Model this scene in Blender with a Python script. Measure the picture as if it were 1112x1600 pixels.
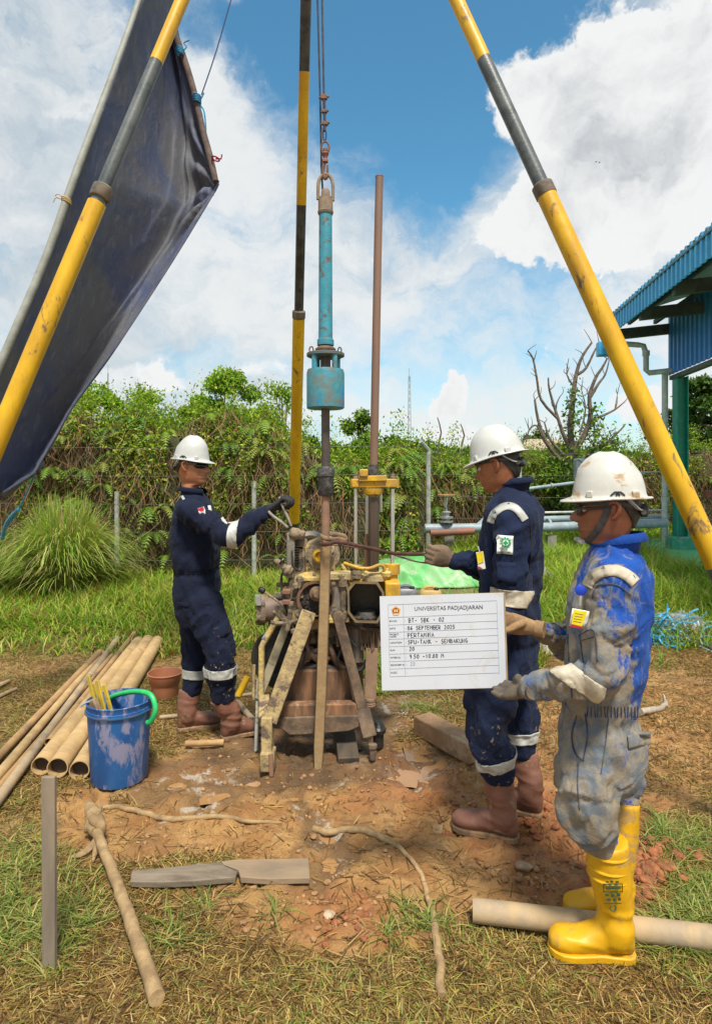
import bpy, bmesh, math, random
import numpy as np
from mathutils import Vector, Matrix, noise as mnoise
R = math.radians
random.seed(7)
rng = np.random.default_rng(11)
for o in list(bpy.data.objects):
    bpy.data.objects.remove(o)
scene = bpy.context.scene
COL = scene.collection

# ---------------------------------------------------------------- camera
cam_d = bpy.data.cameras.new('camera'); cam = bpy.data.objects.new('camera', cam_d); COL.objects.link(cam)
F = 985.0; CX = 556.0; CY = 741.0; H = 1.55
cam.location = (0, 0, H); cam.rotation_euler = (R(90), 0, 0)
cam_d.sensor_fit = 'VERTICAL'; cam_d.sensor_height = 24; cam_d.sensor_width = 24
cam_d.lens = F / 1600 * 24; cam_d.shift_y = -59 / 1600
cam_d.clip_start = 0.05; cam_d.clip_end = 3000
scene.camera = cam

def P(px, py, Y):
    return Vector(((px - CX) / F * Y, Y, H - (py - CY) / F * Y))
def G(px, py, z=0.0):
    Y = (H - z) * F / (py - CY)
    return Vector(((px - CX) / F * Y, Y, z))
def PA(px, py, Y): return np.array(P(px, py, Y))

# ---------------------------------------------------------------- light
SUN_EL, SUN_AZ = 62.0, 12.0       # azimuth: 0 = behind the camera, positive = to the right
sd = Vector((math.sin(R(SUN_AZ)) * math.cos(R(SUN_EL)), -math.cos(R(SUN_AZ)) * math.cos(R(SUN_EL)), math.sin(R(SUN_EL))))
sun_d = bpy.data.lights.new('sun', 'SUN'); sun = bpy.data.objects.new('sun', sun_d); COL.objects.link(sun)
sun_d.energy = 4.6; sun_d.angle = R(10.0); sun_d.color = (1.0, 0.94, 0.82)
sun.rotation_euler = sd.to_track_quat('Z', 'Y').to_euler(); sun.location = (0, -5, 20)
scene.view_settings.view_transform = 'Standard'; scene.view_settings.look = 'None'
scene.view_settings.gamma = 1.0; scene.view_settings.use_curve_mapping = False
scene.view_settings.exposure = 0.24
scene.render.engine = 'CYCLES'

W = bpy.data.worlds.new('World'); scene.world = W; W.use_nodes = True
class NT:
    """tiny node-tree writer"""
    def __init__(s, tree): s.t = tree; s.n = tree.nodes; s.l = tree.links
    def new(s, kind, **kw):
        nd = s.n.new(kind)
        for k, v in kw.items(): setattr(nd, k, v)
        return nd
    def put(s, sock, v):
        if v is None: return
        if hasattr(v, 'is_linked') or hasattr(v, 'links'): s.l.new(v, sock)
        else:
            if sock.type == 'RGBA' and not isinstance(v, (int, float)) and len(v) == 3: v = (*v, 1)
            sock.default_value = v
    def math(s, op, a, b=None, c=None, clamp=False):
        nd = s.new('ShaderNodeMath', operation=op, use_clamp=clamp)
        for i, v in enumerate((a, b, c)): s.put(nd.inputs[i], v)
        return nd.outputs[0]
    def vmath(s, op, a, b=None):
        nd = s.new('ShaderNodeVectorMath', operation=op)
        s.put(nd.inputs[0], a)
        if b is not None: s.put(nd.inputs[1], b)
        return nd.outputs['Value'] if op in ('LENGTH', 'DOT_PRODUCT', 'DISTANCE') else nd.outputs[0]
    def noise(s, vec, scale, detail=4, rough=.55, dist=0.0, out='Fac'):
        nd = s.new('ShaderNodeTexNoise'); s.put(nd.inputs['Vector'], vec)
        nd.inputs['Scale'].default_value = scale; nd.inputs['Detail'].default_value = detail
        nd.inputs['Roughness'].default_value = rough; nd.inputs['Distortion'].default_value = dist
        return nd.outputs[out]
    def ramp(s, fac, a, b, lo=0.0, hi=1.0):
        nd = s.new('ShaderNodeMapRange', interpolation_type='SMOOTHSTEP')
        s.put(nd.inputs[0], fac)
        for i, v in enumerate((a, b, lo, hi)): nd.inputs[i + 1].default_value = v
        return nd.outputs[0]
    def mix(s, fac, a, b, blend='MIX'):
        nd = s.new('ShaderNodeMix', data_type='RGBA', blend_type=blend)
        s.put(nd.inputs[0], fac); s.put(nd.inputs[6], a); s.put(nd.inputs[7], b)
        return nd.outputs[2]
    def scale(s, vec, sc):
        nd = s.new('ShaderNodeMapping'); s.put(nd.inputs[0], vec); nd.inputs[3].default_value = sc
        return nd.outputs[0]

def build_world():
    n = NT(W.node_tree); W.node_tree.nodes.clear()
    out = n.new('ShaderNodeOutputWorld')
    sky = n.new('ShaderNodeTexSky', sky_type='NISHITA'); sky.sun_disc = False
    sky.sun_elevation = R(SUN_EL); sky.sun_rotation = R(180 - SUN_AZ)
    sky.air_density = 1.0; sky.dust_density = 0.6; sky.ozone_density = 1.6
    b1 = n.new('ShaderNodeBackground'); n.put(b1.inputs[0], n.mix(1.0, sky.outputs[0], (.62, 1.16, 1.18), 'MULTIPLY')); b1.inputs[1].default_value = 0.125
    tc = n.new('ShaderNodeTexCoord'); d = tc.outputs['Generated']
    # a cloud deck above the place: stretch the direction towards the horizon
    warp = n.vmath('SCALE', n.vmath('SUBTRACT', n.noise(d, 7.0, 6, .6, out='Color'), (.5, .5, .5)))
    warp.node.inputs['Scale'].default_value = 0.16
    dw = n.vmath('ADD', d, warp)
    def blob(px, py, rx, rz, inner=0.25):
        c = Vector(((px - CX) / F, 1, (CY - py) / F)); L = c.length; c.normalize()
        k = n.vmath('MULTIPLY', n.vmath('SUBTRACT', dw, tuple(c)), (F * L / rx, F * L / rx, F * L / rz))
        return n.ramp(n.vmath('LENGTH', k), inner, 1.0, 1.0, 0.0)
    def total(items, start):
        acc = start
        for w, b in items: acc = n.math('MULTIPLY_ADD', b, w, acc)
        return acc
    # thin veil
    streak = n.noise(n.scale(n.vmath('ADD', dw, (3.1, 0, .7)), (3.0, 3.0, 4.2)), 1.0, 9, .62, .5)
    fine = n.noise(n.scale(dw, (9, 9, 17)), 1.0, 7, .65, .3)
    holes = [(-0.66, blob(640, 95, 330, 240, .3)), (-0.40, blob(890, 30, 130, 110)), (-0.30, blob(670, 290, 90, 110)),
             (-0.30, blob(870, 400, 140, 90)), (-0.40, blob(270, 10, 190, 80)), (-0.42, blob(420, 60, 110, 130)), (-.16, blob(190, 110, 90, 60)),
             (-0.2, blob(760, 520, 200, 120)), (-0.14, blob(940, 600, 160, 90)),
             (.25, blob(470, 150, 120, 60)), (.22, blob(600, 240, 110, 45)), (.12, blob(90, 300, 260, 200)), (.12, blob(450, 440, 300, 130)), (-.12, blob(640, 590, 260, 60)), (-.10, blob(300, 560, 160, 40)), (.20, blob(110, 60, 40, 70)), (.16, blob(395, 100, 60, 40)), (.14, blob(330, 150, 60, 60)),
             (.12, blob(800, 130, 60, 80))]
    cov = total(holes, n.math('MULTIPLY_ADD', streak, .9, .30))
    cov = n.math('MULTIPLY_ADD', fine, .62, n.math('SUBTRACT', cov, .085))
    a1 = n.ramp(cov, .50, 1.12, 0, .97)
    # cumulus with crisp heads
    big = n.noise(dw, 5.5, 10, .60, .1)
    cums = [(.62, blob(1020, 130, 300, 190, .35)), (.62, blob(960, 330, 300, 125, .4)), (.35, blob(800, 130, 90, 70)),
            (.44, blob(690, 617, 65, 38)), (.44, blob(405, 585, 75, 42)), (.42, blob(265, 580, 75, 36)), (.44, blob(715, 668, 80, 36)),
            (.36, blob(600, 625, 45, 30)), (.36, blob(890, 555, 110, 55)), (.34, blob(1010, 620, 90, 60)),
            (.28, blob(60, 150, 190, 60)), (.3, blob(40, 380, 190, 80)), (.25, blob(190, 600, 200, 50))]
    cc = total(cums, n.math('MULTIPLY_ADD', big, .95, -.28))
    cc = n.math('MULTIPLY_ADD', n.math('SUBTRACT', n.noise(n.vmath('ADD', dw, (1, 5, 2)), 24, 7, .65), .5), .38, cc)
    a2 = n.ramp(cc, .42, .60)
    # shading: compare the cloud field with a sample nearer the sun
    up = n.vmath('ADD', dw, (0.02, 0.0, 0.03))
    big2 = n.noise(up, 5.5, 6, .55, .1)
    dif = n.math('SUBTRACT', big, big2)
    sh = n.math('MULTIPLY_ADD', dif, .95, n.ramp(cc, .5, 1.15, .95, .74))
    sh = n.math('MINIMUM', sh, .96); sh = n.math('MAXIMUM', sh, .55)
    c2 = n.mix(n.ramp(sh, .55, .92), (.50, .535, .57), (.93, .94, .94))
    body = n.noise(n.vmath('ADD', dw, (8, 2, 5)), 2.2, 6, .55)
    c1 = n.mix(n.ramp(n.math('MULTIPLY_ADD', fine, .35, body), .48, .78), (.46, .56, .64), (.88, .90, .90))
    cloud = n.mix(a2, c1, c2)
    alpha = n.math('MAXIMUM', a1, a2)
    # below the horizon: ground tone
    b2 = n.new('ShaderNodeBackground'); n.put(b2.inputs[0], cloud); b2.inputs[1].default_value = 0.82
    mx = n.new('ShaderNodeMixShader'); n.l.new(alpha, mx.inputs[0]); n.l.new(b1.outputs[0], mx.inputs[1]); n.l.new(b2.outputs[0], mx.inputs[2])
    sep = n.new('ShaderNodeSeparateXYZ'); n.put(sep.inputs[0], d)
    low = n.ramp(sep.outputs[2], -.02, -.005, 1.0, 0.0)
    b3 = n.new('ShaderNodeBackground'); b3.inputs[0].default_value = (.16, .17, .12, 1); b3.inputs[1].default_value = 1
    m2 = n.new('ShaderNodeMixShader'); n.l.new(low, m2.inputs[0]); n.l.new(mx.outputs[0], m2.inputs[1]); n.l.new(b3.outputs[0], m2.inputs[2])
    n.l.new(m2.outputs[0], out.inputs[0])
    W.cycles.sampling_method = 'MANUAL'; W.cycles.sample_map_resolution = 512
build_world()

# ---------------------------------------------------------------- materials
MATS = {}
def mat(name, c, c2=None, scale=8, thr=.5, soft=.12, rough=.6, metal=0.0, bump=.0, bscale=40, c3=None, thr3=.62, scale3=3,
        stretch=(1, 1, 1), var=.12, attr=None, spec=.5, trans=0.0, coat=0.0, rough2=None, bdist=.004):
    """weathered surface: c, patches of c2 where noise passes thr, larger patches of c3, grain"""
    if name in MATS: return MATS[name]
    m = bpy.data.materials.new(name); m.use_nodes = True
    n = NT(m.node_tree); bs = m.node_tree.nodes['Principled BSDF']
    tc = n.new('ShaderNodeTexCoord'); v = n.scale(tc.outputs['Object'], stretch)
    col = c
    if attr:
        at = n.new('ShaderNodeAttribute', attribute_name=attr); col = at.outputs['Color']
    if var:
        g = n.noise(v, scale * 2.7, 5, .6)
        lum = n.ramp(g, .3, .7, 1 - var, 1 + var)
        mm = n.new('ShaderNodeVectorMath', operation='SCALE'); n.put(mm.inputs[0], (tuple(c[:3]) if not attr else col)); n.put(mm.inputs['Scale'], lum)
        col = mm.outputs[0]
    rg = rough
    if c2 is not None:
        f = n.ramp(n.noise(v, scale, 7, .65, .4), thr - soft, thr + soft)
        col = n.mix(f, col, c2)
        if rough2 is not None: rg = n.math('MULTIPLY_ADD', f, rough2 - rough, rough)
    if c3 is not None:
        f3 = n.ramp(n.noise(n.vmath('ADD', v, (4.3, 1.7, 9.1)), scale3, 8, .7, .6), thr3 - .04, thr3 + .06)
        col = n.mix(f3, col, c3)
    n.put(bs.inputs['Base Color'], col); n.put(bs.inputs['Roughness'], rg)
    bs.inputs['Metallic'].default_value = metal
    bs.inputs['Specular IOR Level'].default_value = spec
    if coat: bs.inputs['Coat Weight'].default_value = coat
    if bump:
        b = n.new('ShaderNodeBump'); b.inputs['Strength'].default_value = bump; b.inputs['Distance'].default_value = bdist
        n.put(b.inputs['Height'], n.noise(v, bscale, 6, .6)); n.put(bs.inputs['Normal'], b.outputs[0])
    MATS[name] = m
    return m

# ---------------------------------------------------------------- object helpers
def tag(o, label=None, cat=None, group=None, kind=None):
    if label: o['label'] = label
    if cat: o['category'] = cat
    if group: o['group'] = group
    if kind: o['kind'] = kind
    return o
def thing(name, label, cat, loc=(0, 0, 0), group=None):
    o = bpy.data.objects.new(name, None); COL.objects.link(o); o.location = loc; o.empty_display_size = .1
    return tag(o, label, cat, group)
def wloc(o):
    v = Vector(o.location)
    while o.parent: o = o.parent; v += o.location
    return v

class MB:
    def __init__(s): s.v = []; s.f = []; s.m = []; s.cur = 0
    def add(s, vs, fs):
        k = len(s.v); s.v += [tuple(float(c) for c in v) for v in vs]
        s.f += [tuple(i + k for i in f) for f in fs]; s.m += [s.cur] * len(fs); return s
    def loft(s, rings, cap=True, closed=True):
        n = len(rings[0]); vs = [p for r in rings for p in r]; fs = []
        for i in range(len(rings) - 1):
            for j in range(n if closed else n - 1):
                a = i * n + j; b = i * n + (j + 1) % n
                fs.append((a, b, b + n, a + n))
        if cap:
            fs.append(tuple(reversed(range(n)))); fs.append(tuple(range((len(rings) - 1) * n, len(rings) * n)))
        return s.add(vs, fs)
    def tube(s, pts, r, seg=10, cap=True, flat=1.0, up=None, smooth=0, power=2.0):
        pts = [Vector(p) for p in pts]
        rr = list(r) if hasattr(r, '__len__') else [r] * len(pts)
        if smooth: pts, rr = catmull(pts, rr, smooth)
        rings = []; ref = Vector(up) if up is not None else None
        prevn = None
        for i, p in enumerate(pts):
            t = (pts[min(i + 1, len(pts) - 1)] - pts[max(i - 1, 0)]).normalized()
            if prevn is None:
                a = ref if ref is not None else (Vector((0, 0, 1)) if abs(t.z) < .9 else Vector((0, 1, 0)))
            else: a = prevn
            nn = (a - t * a.dot(t)).normalized(); prevn = nn; bb = t.cross(nn)
            ring = []
            for k in range(seg):
                w = 2 * math.pi * k / seg; cw, sw = math.cos(w), math.sin(w)
                if power != 2.0:
                    cw = math.copysign(abs(cw) ** (2 / power), cw); sw = math.copysign(abs(sw) ** (2 / power), sw)
                ring.append(p + nn * (cw * rr[i] * flat) + bb * (sw * rr[i]))
            rings.append(ring)
        return s.loft(rings, cap)
    def beam(s, p0, p1, w, h, up=(0, 0, 1), taper=1.0):
        p0 = Vector(p0); p1 = Vector(p1); t = (p1 - p0).normalized(); u = Vector(up)
        if abs(t.dot(u)) > .95: u = Vector((0, 1, 0)) if abs(t.y) < .9 else Vector((1, 0, 0))
        a = t.cross(u).normalized(); b = a.cross(t)
        r = []
        for p, k in ((p0, 1), (p1, taper)):
            r.append([p + a * (x * w / 2 * k) + b * (y * h / 2 * k) for x, y in ((-1, -1), (1, -1), (1, 1), (-1, 1))])
        return s.loft(r)
    def box(s, c, sz, rot=None):
        M = rot if rot is not None else Matrix.Identity(3); c = Vector(c)
        vs = [c + M @ Vector((x * sz[0] / 2, y * sz[1] / 2, z * sz[2] / 2)) for z in (-1, 1) for x, y in ((-1, -1), (1, -1), (1, 1), (-1, 1))]
        return s.add(vs, [(3, 2, 1, 0), (4, 5, 6, 7), (0, 1, 5, 4), (1, 2, 6, 5), (2, 3, 7, 6), (3, 0, 4, 7)])
    def lathe(s, o, axis, prof, seg=20, cap=True):
        """prof: (distance along axis, radius)"""
        o = Vector(o); t = Vector(axis).normalized(); a = Vector((0, 0, 1)) if abs(t.z) < .9 else Vector((1, 0, 0))
        n1 = (a - t * a.dot(t)).normalized(); b = t.cross(n1)
        return s.loft([[o + t * d + (n1 * math.cos(w) + b * math.sin(w)) * r for w in [2 * math.pi * k / seg for k in range(seg)]] for d, r in prof], cap)
    def prism(s, poly, vec):
        n = len(poly); vec = Vector(vec); vs = [Vector(p) for p in poly] + [Vector(p) + vec for p in poly]
        fs = [tuple(reversed(range(n))), tuple(range(n, 2 * n))] + [(i, (i + 1) % n, (i + 1) % n + n, i + n) for i in range(n)]
        return s.add(vs, fs)
    def torus(s, c, axis, R0, r, seg=20, s2=8, sx=1.0, ref=None):
        c = Vector(c); t = Vector(axis).normalized(); a = Vector(ref) if ref is not None else (Vector((0, 0, 1)) if abs(t.z) < .9 else Vector((1, 0, 0)))
        n1 = (a - t * a.dot(t)).normalized(); b = t.cross(n1); vs = []; fs = []
        for i in range(seg):
            w = 2 * math.pi * i / seg; q = n1 * math.cos(w) * sx + b * math.sin(w); qc = c + q * R0; qn = (n1 * math.cos(w) + b * math.sin(w))
            for j in range(s2):
                u = 2 * math.pi * j / s2; vs.append(qc + qn * (r * math.cos(u)) + t * (r * math.sin(u)))
        for i in range(seg):
            for j in range(s2):
                fs.append((i * s2 + j, ((i + 1) % seg) * s2 + j, ((i + 1) % seg) * s2 + (j + 1) % s2, i * s2 + (j + 1) % s2))
        return s.add(vs, fs)
    def build(s, name, mats, parent=None, smooth=40, bevel=0.0, at=None, fixn=True):
        off = wloc(parent) if parent is not None else Vector(at or (0, 0, 0))
        me = bpy.data.meshes.new(name)
        me.from_pydata([(v[0] - off.x, v[1] - off.y, v[2] - off.z) for v in s.v], [], s.f)
        if not isinstance(mats, (list, tuple)): mats = [mats]
        for m in mats: me.materials.append(m)
        me.polygons.foreach_set('material_index', s.m)
        if fixn:
            bm = bmesh.new(); bm.from_mesh(me); bmesh.ops.recalc_face_normals(bm, faces=bm.faces); bm.to_mesh(me); bm.free()
        if smooth: me.shade_smooth(); me.set_sharp_from_angle(angle=R(smooth))
        o = bpy.data.objects.new(name, me); COL.objects.link(o)
        if parent is not None: o.parent = parent
        else: o.location = off
        if bevel:
            b = o.modifiers.new('bevel', 'BEVEL'); b.width = bevel; b.segments = 2; b.limit_method = 'ANGLE'; b.angle_limit = R(35)
        return o

def catmull(pts, rr, k):
    op = []; orr = []; n = len(pts)
    for i in range(n - 1):
        p0 = pts[max(i - 1, 0)]; p1 = pts[i]; p2 = pts[i + 1]; p3 = pts[min(i + 2, n - 1)]
        r0 = rr[max(i - 1, 0)]; r1 = rr[i]; r2 = rr[i + 1]; r3 = rr[min(i + 2, n - 1)]
        for j in range(k):
            t = j / k
            f = lambda a, b, c, d: .5 * ((2 * b) + (c - a) * t + (2 * a - 5 * b + 4 * c - d) * t * t + (3 * b - a - 3 * c + d) * t ** 3)
            op.append(f(p0, p1, p2, p3)); orr.append(max(1e-4, f(r0, r1, r2, r3)))
    op.append(pts[-1]); orr.append(rr[-1]); return op, orr

def np_mesh(name, V, Fc, mats, parent=None, col=None, smooth=False, at=(0, 0, 0), midx=None, colname='Col'):
    """V (n,3) world coords; Fc (m,k) constant polygon size"""
    off = np.array(wloc(parent)) if parent is not None else np.array(at)
    V = np.asarray(V, dtype=np.float32) - off.astype(np.float32); Fc = np.asarray(Fc, dtype=np.int32)
    me = bpy.data.meshes.new(name); m, k = Fc.shape
    me.vertices.add(len(V)); me.vertices.foreach_set('co', V.ravel())
    me.loops.add(m * k); me.loops.foreach_set('vertex_index', Fc.ravel())
    me.polygons.add(m); me.polygons.foreach_set('loop_start', np.arange(0, m * k, k, dtype=np.int32))
    if smooth: me.polygons.foreach_set('use_smooth', np.ones(m, dtype=bool))
    for mt in (mats if isinstance(mats, (list, tuple)) else [mats]): me.materials.append(mt)
    if midx is not None: me.polygons.foreach_set('material_index', np.asarray(midx, dtype=np.int32))
    me.update(calc_edges=True)
    if col is not None:
        a = me.color_attributes.new(colname, 'FLOAT_COLOR', 'POINT')
        c = np.ones((len(V), 4), dtype=np.float32); c[:, :3] = col; a.data.foreach_set('color', c.ravel())
    o = bpy.data.objects.new(name, me); COL.objects.link(o)
    if parent is not None: o.parent = parent
    else: o.location = tuple(off)
    return o

def remeshed(mb, voxel, smooth=3, factor=.5):
    """union of the closed shapes in mb as one continuous surface -> (V, quads/tris mesh)"""
    me = bpy.data.meshes.new('tmp'); me.from_pydata(mb.v, [], mb.f)
    bm = bmesh.new(); bm.from_mesh(me); bmesh.ops.recalc_face_normals(bm, faces=bm.faces); bm.to_mesh(me); bm.free()
    o = bpy.data.objects.new('tmp', me); COL.objects.link(o)
    r = o.modifiers.new('r', 'REMESH'); r.mode = 'VOXEL'; r.voxel_size = voxel; r.use_smooth_shade = True
    if smooth:
        s = o.modifiers.new('s', 'SMOOTH'); s.iterations = smooth; s.factor = factor
    dg = bpy.context.evaluated_depsgraph_get(); ev = o.evaluated_get(dg)
    out = bpy.data.meshes.new_from_object(ev, depsgraph=dg)
    bpy.data.objects.remove(o); bpy.data.meshes.remove(me)
    return out
def put_mesh(name, me, mats, parent, col=None):
    off = np.array(wloc(parent), dtype=np.float32)
    n = len(me.vertices); v = np.empty(n * 3, dtype=np.float32); me.vertices.foreach_get('co', v)
    v = v.reshape(-1, 3) - off; me.vertices.foreach_set('co', v.ravel())
    me.materials.clear()
    for m in (mats if isinstance(mats, (list, tuple)) else [mats]): me.materials.append(m)
    me.shade_smooth(); me.name = name
    if col is not None:
        a = me.color_attributes.new('Col', 'FLOAT_COLOR', 'POINT')
        c = np.ones((n, 4), dtype=np.float32); c[:, :3] = col; a.data.foreach_set('color', c.ravel())
    me.update()
    o = bpy.data.objects.new(name, me); COL.objects.link(o); o.parent = parent
    return o
def verts(me):
    v = np.empty(len(me.vertices) * 3, dtype=np.float32); me.vertices.foreach_get('co', v); return v.reshape(-1, 3)
def norms(me):
    v = np.empty(len(me.vertices) * 3, dtype=np.float32); me.vertices.foreach_get('normal', v); return v.reshape(-1, 3)

# value noise in numpy (smooth, tileless)
_perm = np.random.default_rng(5).random(4096 * 4).astype(np.float32)
def _h(i, j, k=0): return _perm[((i * 73856093) ^ (j * 19349663) ^ (k * 83492791)) & 16383]
def vnoise(x, y, z=None):
    x = np.asarray(x, dtype=np.float64); y = np.asarray(y, dtype=np.float64); z = np.zeros_like(x) if z is None else np.asarray(z, dtype=np.float64)
    xi = np.floor(x).astype(np.int64); yi = np.floor(y).astype(np.int64); zi = np.floor(z).astype(np.int64)
    fx = x - xi; fy = y - yi; fz = z - zi
    u = fx * fx * (3 - 2 * fx); v = fy * fy * (3 - 2 * fy); w = fz * fz * (3 - 2 * fz)
    def L(a, b, t): return a + (b - a) * t
    c = [[[_h(xi + a, yi + b, zi + d) for d in (0, 1)] for b in (0, 1)] for a in (0, 1)]
    r = L(L(L(c[0][0][0], c[1][0][0], u), L(c[0][1][0], c[1][1][0], u), v), L(L(c[0][0][1], c[1][0][1], u), L(c[0][1][1], c[1][1][1], u), v), w)
    return r * 2 - 1
def fbm(x, y, z=None, oct=4, gain=.5, lac=2.03):
    a = 1.0; s = 0; t = 0; f = 1.0
    for i in range(oct):
        s = s + a * vnoise(x * f + 17.3 * i, y * f - 9.1 * i, None if z is None else z * f + 3.7 * i); t += a; a *= gain; f *= lac
    return s / t
def sstep(a, b, x): t = np.clip((x - a) / (b - a), 0, 1); return t * t * (3 - 2 * t)

# ================================================================ ground
def zones(x, y):
    """how muddy / wet / red / green the plot is around (x, y) on the ground"""
    yy = np.maximum(y, .6); px = CX + F * x / yy; py = CY + F * H / yy
    wx = fbm(x * 2.3, y * 2.3, oct=4) ; wy = fbm(x * 2.1 + 40, y * 2.1 + 7, oct=4)
    px = px + wx * 120; py = py + wy * 60 * np.clip(4 / yy, .3, 1.4)
    def ell(cx, cy, rx, ry, soft=.35): return 1 - sstep(1 - soft, 1 + soft, np.sqrt(((px - cx) / rx) ** 2 + ((py - cy) / ry) ** 2))
    mud = np.maximum.reduce([ell(545, 1245, 345, 125), ell(560, 1405, 190, 110), ell(310, 1290, 230, 62), ell(860, 1310, 150, 130), ell(540, 1430, 90, 60) * .8])
    wet = np.maximum.reduce([ell(495, 1150, 135, 72), ell(640, 1190, 110, 40) * .8, ell(520, 1320, 30, 90) * .7, ell(300, 1215, 110, 30) * .6])
    red = np.maximum.reduce([ell(1010, 1345, 90, 70), ell(860, 1290, 90, 90) * .7, ell(660, 1240, 60, 60) * .5, ell(560, 1440, 70, 50) * .5])
    bare = np.maximum(mud, ell(1000, 1160, 230, 150) * .75)
    line = np.where(px < 450, 1010 - (px - 200) * .05, np.where(px > 840, 985, 1050))
    green = 1 - sstep(line - 18, line + 40, py)
    tuft = np.maximum.reduce([ell(20, 1430, 80, 100) * .7, ell(1090, 1400, 90, 90), ell(330, 1440, 110, 40) * .3, ell(1030, 1310, 40, 30)])
    return mud, wet, red, bare, green, tuft

foot = [(random.uniform(-1.6, 1.6), random.uniform(2.0, 4.6), random.uniform(0, 6.28)) for _ in range(70)]
def ground_z(x, y):
    x = np.asarray(x, float); y = np.asarray(y, float)
    mud, wet, red, bare, green, tuft = zones(x, y)
    near = np.clip(1.5 - np.abs(y - 3) / 9, 0, 1)
    z = fbm(x * .5, y * .5, oct=3) * .035 * sstep(4, 12, y) - .004
    lump = fbm(x * 7, y * 7, oct=5, gain=.55)
    rid = 1 - np.abs(fbm(x * 11 + 5, y * 11, oct=4, gain=.6)) * 2
    z = z + near * (bare * (.014 * fbm(x * 3.1 + 9, y * 3.1, oct=2) + .030 * lump + .024 * rid * (.4 + .6 * sstep(-.2, .3, fbm(x * 1.9, y * 1.9, oct=2))) - .010) + (1 - bare) * .012 * lump + red * .022 * np.maximum(0, fbm(x * 17, y * 17, oct=3)))
    z = z - wet * .012
    for fx, fy, a in foot:
        m = (np.abs(x - fx) < .3) & (np.abs(y - fy) < .3)
        if not m.any(): continue
        dx = (x - fx); dy = (y - fy); u = dx * math.cos(a) + dy * math.sin(a); v = -dx * math.sin(a) + dy * math.cos(a)
        q = np.sqrt((u / .13) ** 2 + (v / .05) ** 2)
        z = z + np.where(m, mud * (-.020 * (1 - sstep(.6, 1.0, q)) + .010 * np.exp(-((q - 1.15) / .2) ** 2)), 0)
    # sloped shallow bowls where water stands
    for (cx, cy, rx, ry) in PUDDLES:
        q = np.sqrt(((x - cx) / rx) ** 2 + ((y - cy) / ry) ** 2)
        z = z - .022 * (1 - sstep(.5, 1.15, q))
    return z
def pud(px, py, rpx, rpy):
    c = G(px, py); a = G(px + rpx, py); b = G(px, py - rpy); d = G(px, py + rpy)
    return (c.x, c.y, abs(a.x - c.x), abs(b.y - d.y) / 2)
PUDDLES = [pud(668, 1178, 44, 26), pud(640, 1208, 50, 13), pud(470, 1245, 46, 8), pud(340, 1240, 40, 9), pud(515, 1352, 18, 24), pud(515, 1300, 14, 14), pud(268, 1222, 38, 10), pud(620, 1165, 22, 10), pud(185, 1245, 46, 10), pud(390, 1215, 20, 7)]

def axis_pts(segs):
    out = []
    for a, b, st in segs: out += list(np.arange(a, b, st))
    out.append(segs[-1][1]); return np.array(out)
xs = axis_pts([(-1500, -200, 260), (-200, -30, 34), (-30, -8, 2), (-8, -3.2, .12), (-3.2, 3.2, .017), (3.2, 8, .12), (8, 30, 2), (30, 200, 34), (200, 1500, 260)])
ys = axis_pts([(-40, -4, 6), (-4, 1.4, .3), (1.4, 5.2, .0165), (5.2, 10, .06), (10, 16, .2), (16, 40, 2), (40, 200, 20), (200, 2200, 250)])
GXm, GYm = np.meshgrid(xs, ys)
zz = np.zeros_like(GXm)
msk = (np.abs(GXm) < 40) & (GYm < 45) & (GYm > -8)
zz[msk] = ground_z(GXm[msk], GYm[msk])
gm = zones(GXm.ravel(), GYm.ravel())
mudc, wetc, redc, barec, greenc, tuftc = gm
far = sstep(12, 16, GYm.ravel())
V = np.stack([GXm.ravel(), GYm.ravel(), zz.ravel()], 1)
nx, ny = len(xs), len(ys)
ii = (np.arange(ny - 1)[:, None] * nx + np.arange(nx - 1)[None, :]).ravel()
Fq = np.stack([ii, ii + 1, ii + 1 + nx, ii + nx], 1)
colr = np.stack([barec, np.clip(wetc, 0, 1), redc], 1)

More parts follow.
